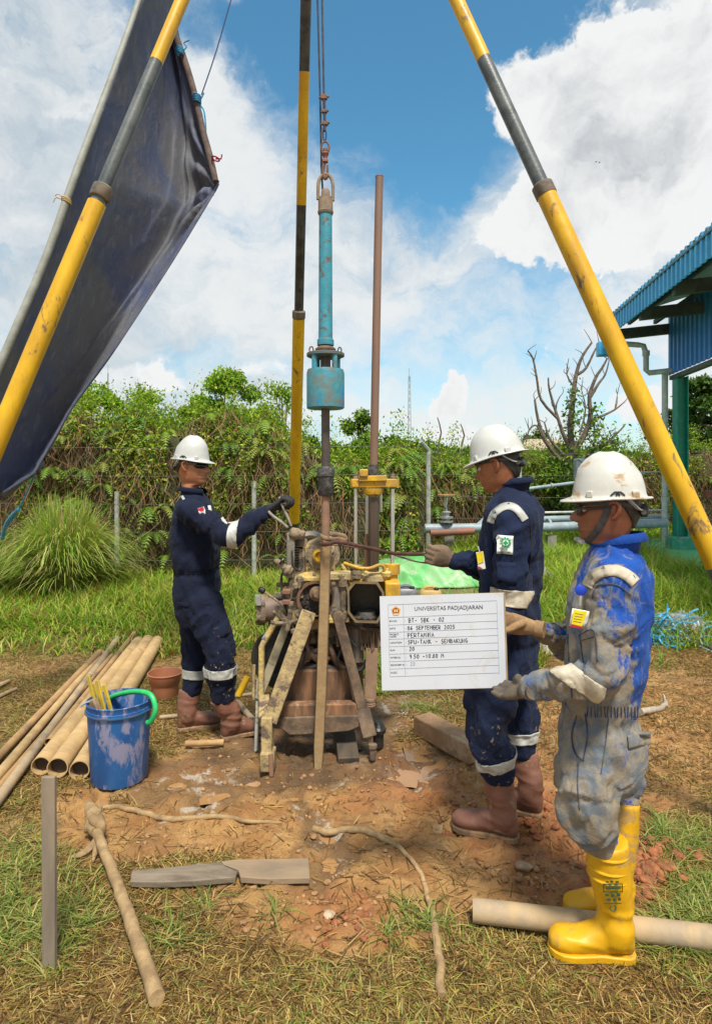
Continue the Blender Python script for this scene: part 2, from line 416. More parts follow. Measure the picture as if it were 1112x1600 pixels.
def ground_material():
    m = bpy.data.materials.new('soil'); m.use_nodes = True; n = NT(m.node_tree); bs = m.node_tree.nodes['Principled BSDF']
    tc = n.new('ShaderNodeTexCoord'); v = tc.outputs['Object']
    at = n.new('ShaderNodeAttribute', attribute_name='Col'); sp = n.new('ShaderNodeSeparateColor'); n.put(sp.inputs[0], at.outputs['Color'])
    ga = n.new('ShaderNodeAttribute', attribute_name='Grass'); 
    n1 = n.noise(v, 5, 9, .65, .5); n2 = n.noise(v, 26, 8, .7, .3); n3 = n.noise(v, 1.7, 6, .6)
    mud = n.mix(n.ramp(n1, .36, .64), (.31, .145, .045), (.46, .26, .092))
    mud = n.mix(n.ramp(n2, .53, .66), mud, (.21, .10, .038)); mud = n.mix(n.ramp(n.noise(v, 2.6, 7, .65, .6), .50, .66, 0, .6), mud, (.22, .125, .055))
    pale = n.ramp(n.noise(n.vmath('ADD', v, (7, 3, 0)), 3.3, 9, .7, .8), .60, .70)
    mud = n.mix(n.math('MULTIPLY', pale, .5), mud, (.58, .43, .27))
    straw = n.mix(n.ramp(n2, .38, .62), (.19, .105, .038), (.40, .26, .095))
    straw = n.mix(n.ramp(n3, .45, .65), straw, (.26, .13, .055))
    col = n.mix(n.ramp(sp.outputs[0], .25, .7), straw, mud)
    redm = n.mix(n.ramp(n2, .4, .6), (.40, .13, .045), (.26, .09, .035))
    col = n.mix(n.math('MULTIPLY', sp.outputs[2], .85), col, redm)
    dk = n.math('MULTIPLY', sp.outputs[1], n.ramp(n1, .35, .60, .65, 1.0))
    col = n.mix(n.math('MULTIPLY', dk, .90), col, (.075, .047, .027))
    # grey-white drilling fines
    fm = n.math('MULTIPLY', n.ramp(sp.outputs[1], .05, .2), n.ramp(sp.outputs[1], .55, .9, 1, 0))
    fm = n.math('MULTIPLY', fm, n.ramp(n.noise(n.vmath('ADD', v, (2, 9, 0)), 6, 9, .72, 1.2), .53, .60))
    col = n.mix(n.math('MULTIPLY', fm, .75), col, (.50, .44, .37))
    g = n.mix(n.ramp(n2, .35, .65), (.075, .115, .02), (.16, .17, .05))
    g = n.mix(n.ramp(n3, .5, .72), g, (.20, .16, .07))
    col = n.mix(ga.outputs['Fac'], col, g)
    n.put(bs.inputs['Base Color'], col)
    rg = n.math('MULTIPLY_ADD', n.math('MULTIPLY', n.ramp(sp.outputs[0], .3, .8), n.ramp(n1, .40, .60)), -.50, .90)
    rg = n.math('SUBTRACT', rg, n.math('MULTIPLY', n.ramp(n1, .5, .62), n.math('MULTIPLY', sp.outputs[1], .50)))
    n.put(bs.inputs['Roughness'], rg)
    b = n.new('ShaderNodeBump'); b.inputs['Strength'].default_value = 1.0; b.inputs['Distance'].default_value = .022
    n.put(b.inputs['Height'], n.math('MULTIPLY_ADD', n.noise(v, 90, 6, .7), .35, n.noise(v, 24, 8, .68)))
    n.put(bs.inputs['Normal'], b.outputs[0])
    return m
ground = np_mesh('ground', V, Fq, ground_material(), col=colr, smooth=True)
ga = ground.data.attributes.new('Grass', 'FLOAT', 'POINT'); ga.data.foreach_set('value', np.clip(np.maximum(greenc, far), 0, 1).astype(np.float32))
tag(ground, kind='structure')

water = mat('muddy_water', (.36, .20, .085), rough=.06, var=.05, scale=4, bump=.05, bscale=12, spec=.6)
for (cx, cy, rx, ry) in PUDDLES:
    m = MB(); k = 28
    ring = [(cx + rx * 1.1 * math.cos(2 * math.pi * i / k) * (1 + .22 * math.sin(i * 1.7 + cx * 9)), cy + ry * 1.1 * math.sin(2 * math.pi * i / k) * (1 + .2 * math.cos(i * 2.3)), 0) for i in range(k)]
    aa = np.linspace(0, 6.283, 12); zc = float(np.percentile(ground_z(cx + rx * .6 * np.cos(aa), cy + ry * .6 * np.sin(aa)), 62))
    m.add([(p[0], p[1], zc) for p in ring], [tuple(range(k))])
    o = m.build('puddle', water, fixn=False, smooth=0); tag(o, kind='structure')

# clods of soil
def rocks(name, pts, sizes, mt, kind='stuff', label=None):
    ico = bmesh.new(); bmesh.ops.create_icosphere(ico, subdivisions=3, radius=1); base = np.array([v.co[:] for v in ico.verts]); fc = np.array([[v.index for v in f.verts] for f in ico.faces]); ico.free()
    Vs = []; Fs = []
    for i, (p, s) in enumerate(zip(pts, sizes)):
        b = base * (1 + .62 * fbm(base[:, 0] * 1.5 + i * 3.1, base[:, 1] * 1.5, base[:, 2] * 1.5, oct=4, gain=.6)[:, None])
        a = random.uniform(0, 6.28); c, sn = math.cos(a), math.sin(a)
        b = b * np.array([random.uniform(.7, 1.3), random.uniform(.7, 1.2), random.uniform(.5, .8)]) * s
        b = np.stack([b[:, 0] * c - b[:, 1] * sn, b[:, 0] * sn + b[:, 1] * c, b[:, 2]], 1) + np.array(p)
        Fs.append(fc + len(Vs) * len(base)); Vs.append(b)
    o = np_mesh(name, np.concatenate(Vs), np.concatenate(Fs), mt, smooth=False); tag(o, label=label, kind=kind); return o
redsoil = mat('red_clay', (.33, .115, .045), (.20, .075, .032), scale=14, rough=.9, bump=.6, bscale=60, var=.3)
brownsoil = mat('brown_clay', (.40, .22, .095), (.24, .13, .06), scale=14, rough=.85, bump=.6, bscale=60, var=.3)
def scatter(cx, cy, rx, ry, n, smin, smax):
    pts = []; sz = []
    for _ in range(n):
        p = G(cx + random.gauss(0, .5) * rx, cy + random.gauss(0, .5) * ry); s = smin + (smax - smin) * random.random() ** 3
        pts.append((p.x, p.y, float(ground_z(np.array([p.x]), np.array([p.y]))[0]) + s * .2)); sz.append(s)
    return pts, sz
pa, sa = [], []
for a in ((1020, 1345, 75, 45, 170, .007, .030), (840, 1260, 60, 60, 110, .006, .020), (700, 1270, 70, 40, 70, .005, .016), (1020, 1350, 50, 40, 22, .018, .036), (560, 1440, 70, 40, 50, .006, .016)):
    p, s = scatter(*a); pa += p; sa += s
rocks('red_soil_clods', pa, sa, redsoil, label='red clay clods')
pa, sa = [], []
for a in ((560, 1230, 280, 110, 380, .004, .014), (500, 1420, 200, 60, 120, .004, .014), (960, 1150, 160, 90, 130, .004, .014), (250, 1330, 200, 70, 120, .004, .012), (820, 1365, 90, 30, 60, .005, .018)):
    p, s = scatter(*a); pa += p; sa += s
rocks('brown_soil_clods', pa, sa, brownsoil, label='brown mud clods')
stone = mat('pale_stone', (.48, .36, .24), (.3, .2, .12), scale=20, rough=.8, bump=.3)
for (px, py, s, lab) in ((818, 1358, .028, 'pale clay lump lying behind the big muddy pipe'), (514, 1432, .018, 'small tan stone in the trodden mud near the bent hose')):
    p = G(px, py); o = rocks('stone', [(p.x, p.y, s * .4)], [s], stone, kind=None); tag(o, lab, 'stone')

# ================================================================ grass
leafy = None
def leaf_material(name, rough=.55, trans=.35, attr='Col'):
    m = bpy.data.materials.new(name); m.use_nodes = True; n = NT(m.node_tree); bs = m.node_tree.nodes['Principled BSDF']
    at = n.new('ShaderNodeAttribute', attribute_name=attr)
    n.put(bs.inputs['Base Color'], at.outputs['Color']); bs.inputs['Roughness'].default_value = rough; bs.inputs['Specular IOR Level'].default_value = .3
    tr = n.new('ShaderNodeBsdfTranslucent'); sc = n.new('ShaderNodeVectorMath', operation='MULTIPLY'); n.put(sc.inputs[0], at.outputs['Color']); sc.inputs[1].default_value = (1.25, 1.35, .6); n.put(tr.inputs[0], sc.outputs[0])
    mx = n.new('ShaderNodeMixShader'); mx.inputs[0].default_value = trans
    n.l.new(bs.outputs[0], mx.inputs[1]); n.l.new(tr.outputs[0], mx.inputs[2]); n.l.new(mx.outputs[0], m.node_tree.nodes['Material Output'].inputs[0])
    return m
GRASS = leaf_material('grass_blade', .6, .3); LEAF = leaf_material('leaf', .5, .32); DRY = leaf_material('dry_stem', .85, .12)

def blades(base, az, h, w, lean, curl, col, coltip=None):
    """vectorised three-segment blades; lean = horizontal run over height"""
    n = len(base); d = np.stack([np.cos(az), np.sin(az), np.zeros(n)], 1); s = np.stack([-np.sin(az), np.cos(az), np.zeros(n)], 1)
    def pt(t, wd):
        run = (lean * t + curl * t * t)[:, None] * h[:, None]; up = (t * (1 - .35 * curl * t))[:, None] * h[:, None] if np.ndim(t) else (t * np.maximum(.05, (1 - .45 * np.clip(curl + lean * .5, 0, 2) * t)))[:, None] * h[:, None]
        c = base + d * run; c = c + np.array([0, 0, 1]) * up
        return c - s * (w * wd)[:, None], c + s * (w * wd)[:, None]
    a0, b0 = pt(0.0, .5); a1, b1 = pt(.5, .42); a2, _ = pt(1.0, 0.0)
    V = np.stack([a0, b0, b1, a1, a2], 1).reshape(-1, 3)
    k = np.arange(n)[:, None] * 5
    Fc = np.concatenate([k + np.array([[0, 1, 2]]), k + np.array([[0, 2, 3]]), k + np.array([[3, 2, 4]])], 0)
    ct = col if coltip is None else coltip
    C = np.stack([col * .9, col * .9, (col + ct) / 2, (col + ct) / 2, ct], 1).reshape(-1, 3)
    return V, Fc, C
def pick(pal, n, jitter=.18):
    pal = np.array(pal); i = rng.integers(0, len(pal), n)
    return pal[i] * (1 + jitter * (rng.random((n, 1)) * 2 - 1)) * (1 + .08 * (rng.random((n, 3)) * 2 - 1))
def rand_ground(n, y0, y1, spread=.68):
    y = y0 + (y1 - y0) * rng.random(n); x = (rng.random(n) * 2 - 1) * (y * spread + .3); return x, y

LUSH = [(.15, .29, .02), (.22, .35, .025), (.10, .22, .015), (.28, .37, .035), (.34, .37, .06), (.13, .27, .02)]
STRAW = [(.34, .22, .065), (.21, .125, .04), (.12, .07, .022), (.27, .165, .05), (.46, .33, .13), (.08, .048, .016), (.16, .095, .03)]
MIXG = [(.20, .24, .06), (.34, .30, .07), (.15, .20, .03), (.40, .33, .10)]
# lush grass behind the work area
x, y = rand_ground(300000, 4.4, 14.5)
mudv, wetv, redv, barev, grv, tuv = zones(x, y)
cl = fbm(x * 1.4, y * 1.4, oct=3)
keep = (rng.random(len(x)) < np.clip(grv, 0, 1) * (.55 + .45 * sstep(-.4, .3, cl))) & ~((y > 8.6) & (x > 3.85 + .12 * y)) & ~((np.abs(x - 1.03) < 1.0) & (np.abs(y - 9.0) < 1.3)) & ~((np.abs(x - 1.0) < .95) & (y > 7) & (y < 8) & (rng.random(len(x)) < .75))
x, y, cl = x[keep], y[keep], cl[keep]; n_ = len(x)
h = (.05 + .18 * rng.random(n_) ** 1.6) * (.75 + 1.0 * sstep(5, 7.5, y)) * (1 + .5 * cl)
right = sstep(.8, 2.5, x) ; h = h * (1 + .55 * right)
left_short = sstep(-.6, -2, x); h *= 1 - .1 * left_short
w = .0045 + .0008 * y + .002 * rng.random(n_)
c = pick(LUSH, n_); dry = (rng.random(n_) < .22 - .15 * right + .12 * (y < 6))
c[dry] = pick(STRAW, int(dry.sum())) * 1.1
b = np.stack([x, y, ground_z(x, y)], 1)
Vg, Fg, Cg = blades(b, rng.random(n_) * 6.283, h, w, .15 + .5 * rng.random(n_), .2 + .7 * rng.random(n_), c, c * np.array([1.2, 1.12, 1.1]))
o = np_mesh('lush_grass', Vg, Fg, GRASS, col=Cg); tag(o, 'tall bright green grass behind the drilling rig', kind='stuff')
# far grass
x, y = rand_ground(60000, 13, 34, .72); n_ = len(x)
c = pick(LUSH, n_, .25); b = np.stack([x, y, np.zeros(n_)], 1)
Vg, Fg, Cg = blades(b, rng.random(n_) * 6.283, .12 + .3 * rng.random(n_), .02 + .02 * rng.random(n_), .2 + .4 * rng.random(n_), .3 + .5 * rng.random(n_), c)
o = np_mesh('far_grass', Vg, Fg, GRASS, col=Cg); tag(o, 'rough grass running to the trees', kind='stuff')
# trampled straw
x, y = rand_ground(330000, 1.65, 6.4)
mudv, wetv, redv, barev, grv, tuv = zones(x, y)
cl = fbm(x * 3, y * 3, oct=4); cl2 = fbm(x * 9 + 3, y * 9, oct=3)
pr = (1 - .965 * np.clip(mudv * 1.2, 0, 1)) * (.30 + .7 * sstep(-.25, .25, cl + .35 * cl2)) * (1 - .55 * (barev > .5)) * (1 - redv * .9)
pr = np.where(barev > .6, pr + .04 * (cl2 > .1), pr) * (1 - .95 * sstep(.25, .6, wetv))
keep = rng.random(len(x)) < pr * (1 - .5 * grv)
x, y, cl, tuv, grv, barev = x[keep], y[keep], cl[keep], tuv[keep], grv[keep], barev[keep]; n_ = len(x)
c = pick(STRAW, n_, .3)
gmask = rng.random(n_) < np.clip(.10 + .5 * tuv + .35 * grv - .3 * barev + .22 * (fbm(x * 2 + 9, y * 2, oct=3) > .12), 0, .8); c[gmask] = pick(MIXG, int(gmask.sum()), .3)
h = .018 + .05 * rng.random(n_) ** 1.5 + .03 * tuv + .02 * (1 - barev) * rng.random(n_)
w = .0016 + .0026 * rng.random(n_) + .0004 * y
gz = ground_z(x, y); b = np.stack([x, y, gz - .002], 1)
ln = .6 + 2.2 * rng.random(n_)
Vg, Fg, Cg = blades(b, rng.random(n_) * 6.283, h * .55, w, ln, rng.random(n_) * 1.2, c, c * 1.15)
# flattened, matted tips hug the ground
o = np_mesh('dry_trampled_grass', Vg, Fg, GRASS, col=Cg); tag(o, 'dry trampled straw coloured grass over mud', kind='stuff')
# broken straw lying loose on mud
x, y = rand_ground(26000, 1.7, 4.8); mudv, wetv, redv, barev, grv, tuv = zones(x, y)
keep = rng.random(len(x)) < (.22 + .55 * sstep(0, .3, fbm(x * 4, y * 4 + 9, oct=3))) * (1 - .72 * np.clip(mudv, 0, 1)) * (1 - .9 * sstep(.3, .6, wetv)); x, y = x[keep], y[keep]; n_ = len(x)
az = rng.random(n_) * 6.283; L = .03 + .09 * rng.random(n_); wd = .0012 + .0016 * rng.random(n_)
d = np.stack([np.cos(az), np.sin(az)], 1); s2 = np.stack([-d[:, 1], d[:, 0]], 1)
e = np.stack([x, y], 1) + d * L[:, None]; zb = ground_z(x, y) + .004; ze = ground_z(e[:, 0], e[:, 1]) + .004 + .01 * rng.random(n_)
A = np.concatenate([np.stack([x, y], 1) - s2 * wd[:, None], zb[:, None]], 1); B = np.concatenate([np.stack([x, y], 1) + s2 * wd[:, None], zb[:, None]], 1)
Cc = np.concatenate([e + s2 * wd[:, None] * .6, ze[:, None]], 1); D = np.concatenate([e - s2 * wd[:, None] * .6, ze[:, None]], 1)
k = np.arange(n_)[:, None] * 4
c = pick(STRAW, n_, .35)
o = np_mesh('loose_straw', np.stack([A, B, Cc, D], 1).reshape(-1, 3), np.concatenate([k + np.array([[0, 1, 2]]), k + np.array([[0, 2, 3]])]), GRASS, col=np.repeat(c, 4, 0)); tag(o, 'broken straw strewn on the mud', kind='stuff')
# foreground tufts of green
tb = []
for (cx, cy, rx, ry, num) in ((30, 1440, 60, 60, 34), (60, 1330, 60, 40, 6), (1085, 1430, 50, 60, 45), (1035, 1315, 22, 12, 14), (330, 1445, 100, 35, 6), (640, 1445, 50, 30, 7), (1080, 1330, 40, 30, 16), (430, 1000, 30, 14, 10), (960, 1140, 80, 60, 14), (670, 1110, 30, 14, 12), (600, 1075, 40, 14, 16), (140, 1420, 60, 40, 9)):
    for _ in range(num):
        p = G(cx + random.gauss(0, .6) * rx, min(1590, cy + random.gauss(0, .6) * ry)); tb.append((p.x, p.y))
tb = np.array(tb); per = 26; x = np.repeat(tb[:, 0], per) + rng.normal(0, .018, len(tb) * per); y = np.repeat(tb[:, 1], per) + rng.normal(0, .018, len(tb) * per); n_ = len(x)
c = pick([(.15, .21, .035), (.24, .27, .06), (.11, .16, .03), (.36, .32, .11)], n_, .25)
Vg, Fg, Cg = blades(np.stack([x, y, ground_z(x, y) - .003], 1), rng.random(n_) * 6.283, .025 + .065 * rng.random(n_), .003 + .003 * rng.random(n_), .3 + 1.0 * rng.random(n_), .3 + .9 * rng.random(n_), c, c * 1.15)
o = np_mesh('grass_tufts', Vg, Fg, GRASS, col=Cg); tag(o, 'short green tufts in the trampled ground', kind='stuff')

# ================================================================ plants
def leaves(cen, nrm_up=.4, size=.06, aspect=.45, sizevar=.5, col=None):
    """kite leaves, two triangles folded along the midrib"""
    n = len(cen); dirv = rng.normal(size=(n, 3)); dirv[:, 2] -= .35; dirv /= np.linalg.norm(dirv, axis=1)[:, None]
    u = rng.normal(size=(n, 3)); u[:, 2] += nrm_up * 3; s = np.cross(dirv, u); s /= np.linalg.norm(s, axis=1)[:, None] + 1e-9
    nn = np.cross(s, dirv); L = size * (1 - sizevar + 2 * sizevar * rng.random(n)); w = L * aspect
    A = cen; T = cen + dirv * L[:, None]; M1 = cen + dirv * (L * .45)[:, None] + s * (w / 2)[:, None] + nn * (w * .12)[:, None]; M2 = cen + dirv * (L * .45)[:, None] - s * (w / 2)[:, None] + nn * (w * .12)[:, None]
    V = np.stack([A, M1, T, M2], 1).reshape(-1, 3); k = np.arange(n)[:, None] * 4
    return V, np.concatenate([k + np.array([[0, 1, 2]]), k + np.array([[0, 2, 3]])]), np.repeat(col, 4, 0)
class Soup:
    def __init__(s): s.V = []; s.F = []; s.C = []; s.n = 0
    def add(s, t): s.V.append(t[0]); s.F.append(t[1] + s.n); s.C.append(t[2]); s.n += len(t[0])
    def put(s, name, mt, parent, smooth=False): return np_mesh(name, np.concatenate(s.V), np.concatenate(s.F), mt, parent, col=np.concatenate(s.C), smooth=smooth)
def frond(base, az, L, droop, col, wid=.28, n=17, rise=.75):
    """fern frond: arching rachis with paired leaflets"""
    base = np.array(base, float); d = np.array([math.cos(az), math.sin(az), 0]); s = np.array([-d[1], d[0], 0])
    t = np.linspace(0, 1, n); px_ = base + np.outer(L * (t * .92), d) + np.outer(L * (rise * t - (rise + droop) * t ** 2 * .75), [0, 0, 1])
    tang = np.gradient(px_, axis=0); tang /= np.linalg.norm(tang, axis=1)[:, None]
    V = []; Fc = []; k = 0
    for i in range(1, n - 1):
        wl = L * wid * (math.sin(math.pi * min(1, (t[i] * .86 + .13))) ** .7)
        for sg in (-1, 1):
            dv = s * sg + tang[i] * .35 + np.array([0, 0, -.28]); dv = dv / np.linalg.norm(dv); a = px_[i]; b2 = tang[i] * L / n * .42
            V += [a - b2, a + b2, a + dv * wl]; Fc.append((k, k + 1, k + 2)); k += 3
    q = np.array([0, 0, .004]); 
    for i in range(n - 1):
        V += [px_[i] - s * .003, px_[i] + s * .003, px_[i + 1]]; Fc.append((k, k + 1, k + 2)); k += 3
    C = np.tile(np.array(col), (len(V), 1)) * (1 + .1 * (rng.random((len(V), 1)) - .5))
    return np.array(V), np.array(Fc), C
def strand(cen, top, L, w, col, wig=.04, seg=4, dirz=-1.0, slant=.15):
    """ribbons hanging from points (vectorised)"""
    n = len(cen); rows = []; off = np.zeros((n, 2)); az = rng.random(n) * 6.283; s = np.stack([np.cos(az), np.sin(az) * .3, np.zeros(n)], 1)
    sl = rng.normal(0, slant, (n, 2))
    for i in range(seg + 1):
        t = i / seg; off = off + rng.normal(0, wig, (n, 2)) * (i > 0)
        p = cen.copy(); p[:, :2] += off * .6 + sl * L[:, None] * t; p[:, 2] += dirz * L * t
        ww = w * (1 - .5 * t); rows.append(p - s * ww[:, None] / 2); rows.append(p + s * ww[:, None] / 2)
    V = np.stack(rows, 1).reshape(-1, 3); m = 2 * (seg + 1); k = np.arange(n)[:, None] * m; Fs = []
    for i in range(seg):
        a = 2 * i; Fs.append(k + np.array([[a, a + 1, a + 3]])); Fs.append(k + np.array([[a, a + 3, a + 2]]))
    return V, np.concatenate(Fs), np.repeat(col, m, 0)

GREENS = [(.16, .30, .02), (.25, .38, .03), (.10, .21, .02), (.33, .41, .04), (.42, .42, .05), (.13, .26, .025)]
BROWNS = [(.21, .135, .075), (.14, .09, .05), (.29, .20, .115), (.10, .065, .04), (.30, .20, .10), (.09, .10, .03), (.25, .11, .045)]
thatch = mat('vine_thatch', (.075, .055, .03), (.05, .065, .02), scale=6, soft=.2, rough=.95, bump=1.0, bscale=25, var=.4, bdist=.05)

def shrub(label, x0, x1, Y, tops, dens=1.0, green=.5, fern=16, depth=.9, seed=0, group='overgrown shrubs along the wire fence', brown=1.0):
    """a mound of creepers smothering the fence: thatch, hanging dry vines, leaves, ferns"""
    root = thing('overgrown_shrub', label, 'shrub', ((x0 + x1) / 2, Y, 0), group)
    tx = np.linspace(x0, x1, len(tops))
    def top(x): return np.interp(x, tx, tops) * (1 + .09 * fbm(x * 1.7 + seed, x * 0, oct=3)) + .15 * fbm(x * 4.3 + seed, x * 0 + 2, oct=2) - .05
    def face(x, z):   # front surface y
        tz = z / np.maximum(top(x), .3)
        bul = .22 * fbm(x * 1.3 + seed, z * 1.1, oct=3) + .08 * fbm(x * 4 + seed, z * 3.5, oct=2)
        return Y - depth * .5 * np.sqrt(np.clip(1 - tz ** 5, 0, 1)) * (1 - .25 * (1 - tz)) - bul
    # thatch body
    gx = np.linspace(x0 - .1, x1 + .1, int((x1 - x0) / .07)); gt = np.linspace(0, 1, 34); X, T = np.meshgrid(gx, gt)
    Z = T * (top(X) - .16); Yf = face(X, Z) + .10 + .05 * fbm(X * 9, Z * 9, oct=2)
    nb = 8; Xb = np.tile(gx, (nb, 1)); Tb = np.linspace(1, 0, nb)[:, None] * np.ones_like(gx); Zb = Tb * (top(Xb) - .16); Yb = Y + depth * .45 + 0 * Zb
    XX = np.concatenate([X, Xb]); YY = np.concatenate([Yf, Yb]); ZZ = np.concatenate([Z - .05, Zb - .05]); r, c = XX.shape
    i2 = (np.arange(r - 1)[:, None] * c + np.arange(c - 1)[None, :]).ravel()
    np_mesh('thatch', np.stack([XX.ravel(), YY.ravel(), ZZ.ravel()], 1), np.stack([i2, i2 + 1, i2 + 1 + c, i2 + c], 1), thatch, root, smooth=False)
    Wd = x1 - x0
    # dry hanging vines
    s = Soup(); n = int(900 * Wd * dens * brown); x = x0 + Wd * rng.random(n); t = .25 + .75 * rng.random(n) ** .7; z = t * top(x); y = face(x, z) - .03 * rng.random(n)
    s.add(strand(np.stack([x, y, z], 1), None, np.minimum(z - .02, .12 + .5 * rng.random(n)), .006 + .006 * rng.random(n), pick(BROWNS, n, .25), wig=.07, slant=.35))
    n2 = int(400 * Wd * dens * brown); x = x0 + Wd * rng.random(n2); z = rng.random(n2) * top(x); y = face(x, z) - .05 * rng.random(n2)
    s.add(strand(np.stack([x, y, z], 1), None, .12 + .3 * rng.random(n2), .006 + .006 * rng.random(n2), pick(BROWNS, n2, .3), wig=.07, slant=.9))
    s.put('dry_vines', DRY, root)['kind'] = 'stuff'
    # leaves: mostly the crest, patches on the face
    s = Soup(); n = int(6200 * Wd * dens); x = x0 + Wd * rng.random(n); tz = 1 - rng.random(n) ** (1.1 + green) * .9
    tp = top(x); z = tz * tp + rng.normal(0, .05, n) * (tz > .8); y = face(x, np.minimum(z, tp * .97)) - .10 * rng.random(n)
    y = np.where(tz > .9, y + rng.random(n) * depth * .9, y)
    pt = fbm(x * 1.6 + seed * 3, z * 1.8, oct=3) + .55 * (tz - .62) + (green - .5) * .8 + .03; keep = rng.random(n) < sstep(-.12, .25, pt)
    x, y, z = x[keep], y[keep], z[keep]; n = len(x); c = pick(GREENS, n, .25); yl = rng.random(n) < .12; c[yl] = pick([(.42, .38, .06), (.38, .26, .07), (.30, .12, .04)], int(yl.sum()))
    s.add(leaves(np.stack([x, y, z], 1), .4, .056, .5, .62, c))
    # upright shoots on the crest
    n = int(50 * Wd); x = x0 + Wd * rng.random(n); z = top(x) - .1; y = Y - .2 + .5 * rng.random(n)
    for i in range(n):
        L = .12 + .62 * rng.random() ** 2.5; m = int(8 + L * 45); tt = rng.random(m); c3 = np.stack([x[i] + rng.normal(0, .03 + .05 * L, m) + .2 * L * tt * math.sin(i), y[i] + rng.normal(0, .04, m), z[i] + L * tt + .1], 1)
        s.add(leaves(c3, .3, .05, .5, .4, pick(GREENS, m, .2)))
    s.put('leaves', LEAF, root)['kind'] = 'stuff'
    for i in range(fern):
        fx = x0 + Wd * random.random(); tz = random.choice([.15, .3, .45, .62, .75, .85, .92, .97]); fz = float(tz * top(np.array([fx]))[0]); fy = float(face(np.array([fx]), np.array([fz]))[0])
        colf = random.choice([(.17, .30, .04), (.24, .36, .05), (.13, .25, .035), (.30, .34, .07)] + ([(.36, .15, .05)] if random.random() < .08 else []))
        for k in range(random.randint(3, 6)): fr_ = frond((fx, fy, fz), R(-90 + random.uniform(-80, 80)), random.uniform(.18, .42), random.uniform(.4, 1.3), colf, wid=random.uniform(.18, .28), n=13, rise=random.uniform(.3, .9)); np_mesh('fern_frond', fr_[0], fr_[1], LEAF, root, col=fr_[2])
    return root
YH = 9.6
def hx(px, Y=YH): return (px - CX) / F * Y
def hz(py, Y=YH): return H - (py - CY) / F * Y
shrub('creeper covered shrub mound behind the low corner of the tarpaulin', hx(-150), hx(60), YH, [hz(640), hz(665), hz(690)], fern=22, seed=1, green=.42)
shrub('shrub with ferns just right of the tarpaulin edge, behind the lemongrass clump', hx(60), hx(185), YH - .1, [hz(685), hz(636), hz(612), hz(650)], fern=30, seed=2, green=.6)
shrub('fern topped shrub behind the plain grey post left of the man in sunglasses', hx(185), hx(275), YH, [hz(648), hz(632), hz(662)], fern=20, seed=3, green=.55)
shrub('brown vine curtain behind the helmet of the man in sunglasses', hx(275), hx(385), YH + .1, [hz(664), hz(650), hz(640), hz(668)], fern=10, seed=4, green=.48)
shrub('vine mound between the man in sunglasses and the middle tripod leg', hx(385), hx(455), YH, [hz(668), hz(660), hz(682)], fern=14, seed=5, green=.5, brown=1.3)
shrub('shrub behind the hammer rod and its black coupling', hx(455), hx(560), YH + .4, [hz(682), hz(708), hz(718), hz(712)], fern=12, seed=6, green=.5)
shrub('green fern thicket behind the yellow crosshead', hx(560), hx(655, YH), YH + .6, [hz(716), hz(708), hz(712)], fern=34, seed=7, green=.85, brown=.5)
shrub('tawny reed and fern thicket behind the bowed head of the man in navy', hx(650, 12.6), hx(775, 12.6), 12.6, [hz(716, 12.6), hz(712, 12.6), hz(718, 12.6), hz(722, 12.6)], fern=36, seed=8, green=.5, brown=1.3)
shrub('green hedge stretch between the two men in helmets', hx(775, 16), hx(905, 16), 16, [hz(715, 16), hz(700, 16), hz(712, 16)], dens=.8, fern=14, seed=9, green=.8, brown=.4)
shrub('brown vine hedge beyond the pipeline at the right', hx(905, 17), hx(1060, 17), 17, [hz(700, 17), hz(712, 17), hz(700, 17)], dens=.8, fern=6, seed=10, green=.3, brown=1.2)
shrub('brown vine hedge past the green column', hx(1060, 17), hx(1240, 17), 17, [hz(690, 17), hz(700, 17), hz(700, 17)], dens=.7, fern=4, seed=11, green=.35, brown=1.2)

bark = mat('bark', (.17, .12, .085), (.26, .21, .16), scale=9, soft=.15, rough=.9, bump=.8, bscale=30, stretch=(1, 1, .35), bdist=.02)
def crown_tree(name, label, cat, base, height, cr, n, leaf, pal, trunk_r=.08, clumps=26, seed=1, flat=1.0, low=.35, group=None, open_=1.0):
    rs = random.Random(seed); base = Vector(base); root = thing(name, label, cat, tuple(base), group)
    m = MB(); top = base + Vector((rs.uniform(-.1, .1) * height, 0, height * .72)); mid = base.lerp(top, .5) + Vector((rs.uniform(-.05, .05) * height, 0, 0))
    m.tube([base - Vector((0, 0, .1)), mid, top], [trunk_r * 1.2, trunk_r * .8, trunk_r * .35], seg=8, smooth=4)
    cc = []
    for i in range(clumps):
        a = rs.uniform(0, 6.283); e = rs.uniform(-.6, 1); r = (.45 + .55 * rs.random()); q = base + Vector((math.cos(a) * cr * r * math.sqrt(1 - min(.95, e * e)), math.sin(a) * cr * r * math.sqrt(1 - min(.95, e * e)), height * (low + (1 - low) * .5) + e * height * (1 - low) * .5 * flat))
        cc.append(q); st = base.lerp(top, rs.uniform(.45, 1)); md = st.lerp(q, .5) + Vector((0, 0, cr * .08))
        if i < 14: m.tube([st, md, q], [trunk_r * .35, trunk_r * .22, trunk_r * .08], seg=6, smooth=2)
    m.build('trunk', bark, root)
    k = rng.integers(0, clumps, n); cen = np.array([c[:] for c in cc])[k]; sz = np.array([cr * rs.uniform(.20, .42) for _ in range(clumps)])[k] * open_
    off = rng.normal(size=(n, 3)); off /= np.linalg.norm(off, axis=1)[:, None]; off *= (rng.random(n) ** .45 * sz)[:, None]; off[:, 2] *= .75
    tone = np.array([rs.uniform(.75, 1.2) for _ in range(clumps)])[k]
    t = leaves(cen + off, .5, leaf, .5, .4, pick(pal, n, .25) * tone[:, None]); np_mesh('crown', t[0], t[1], LEAF, root, col=t[2])
    return root
YG = [(.18, .32, .02), (.25, .38, .03), (.13, .26, .02), (.32, .40, .045)]
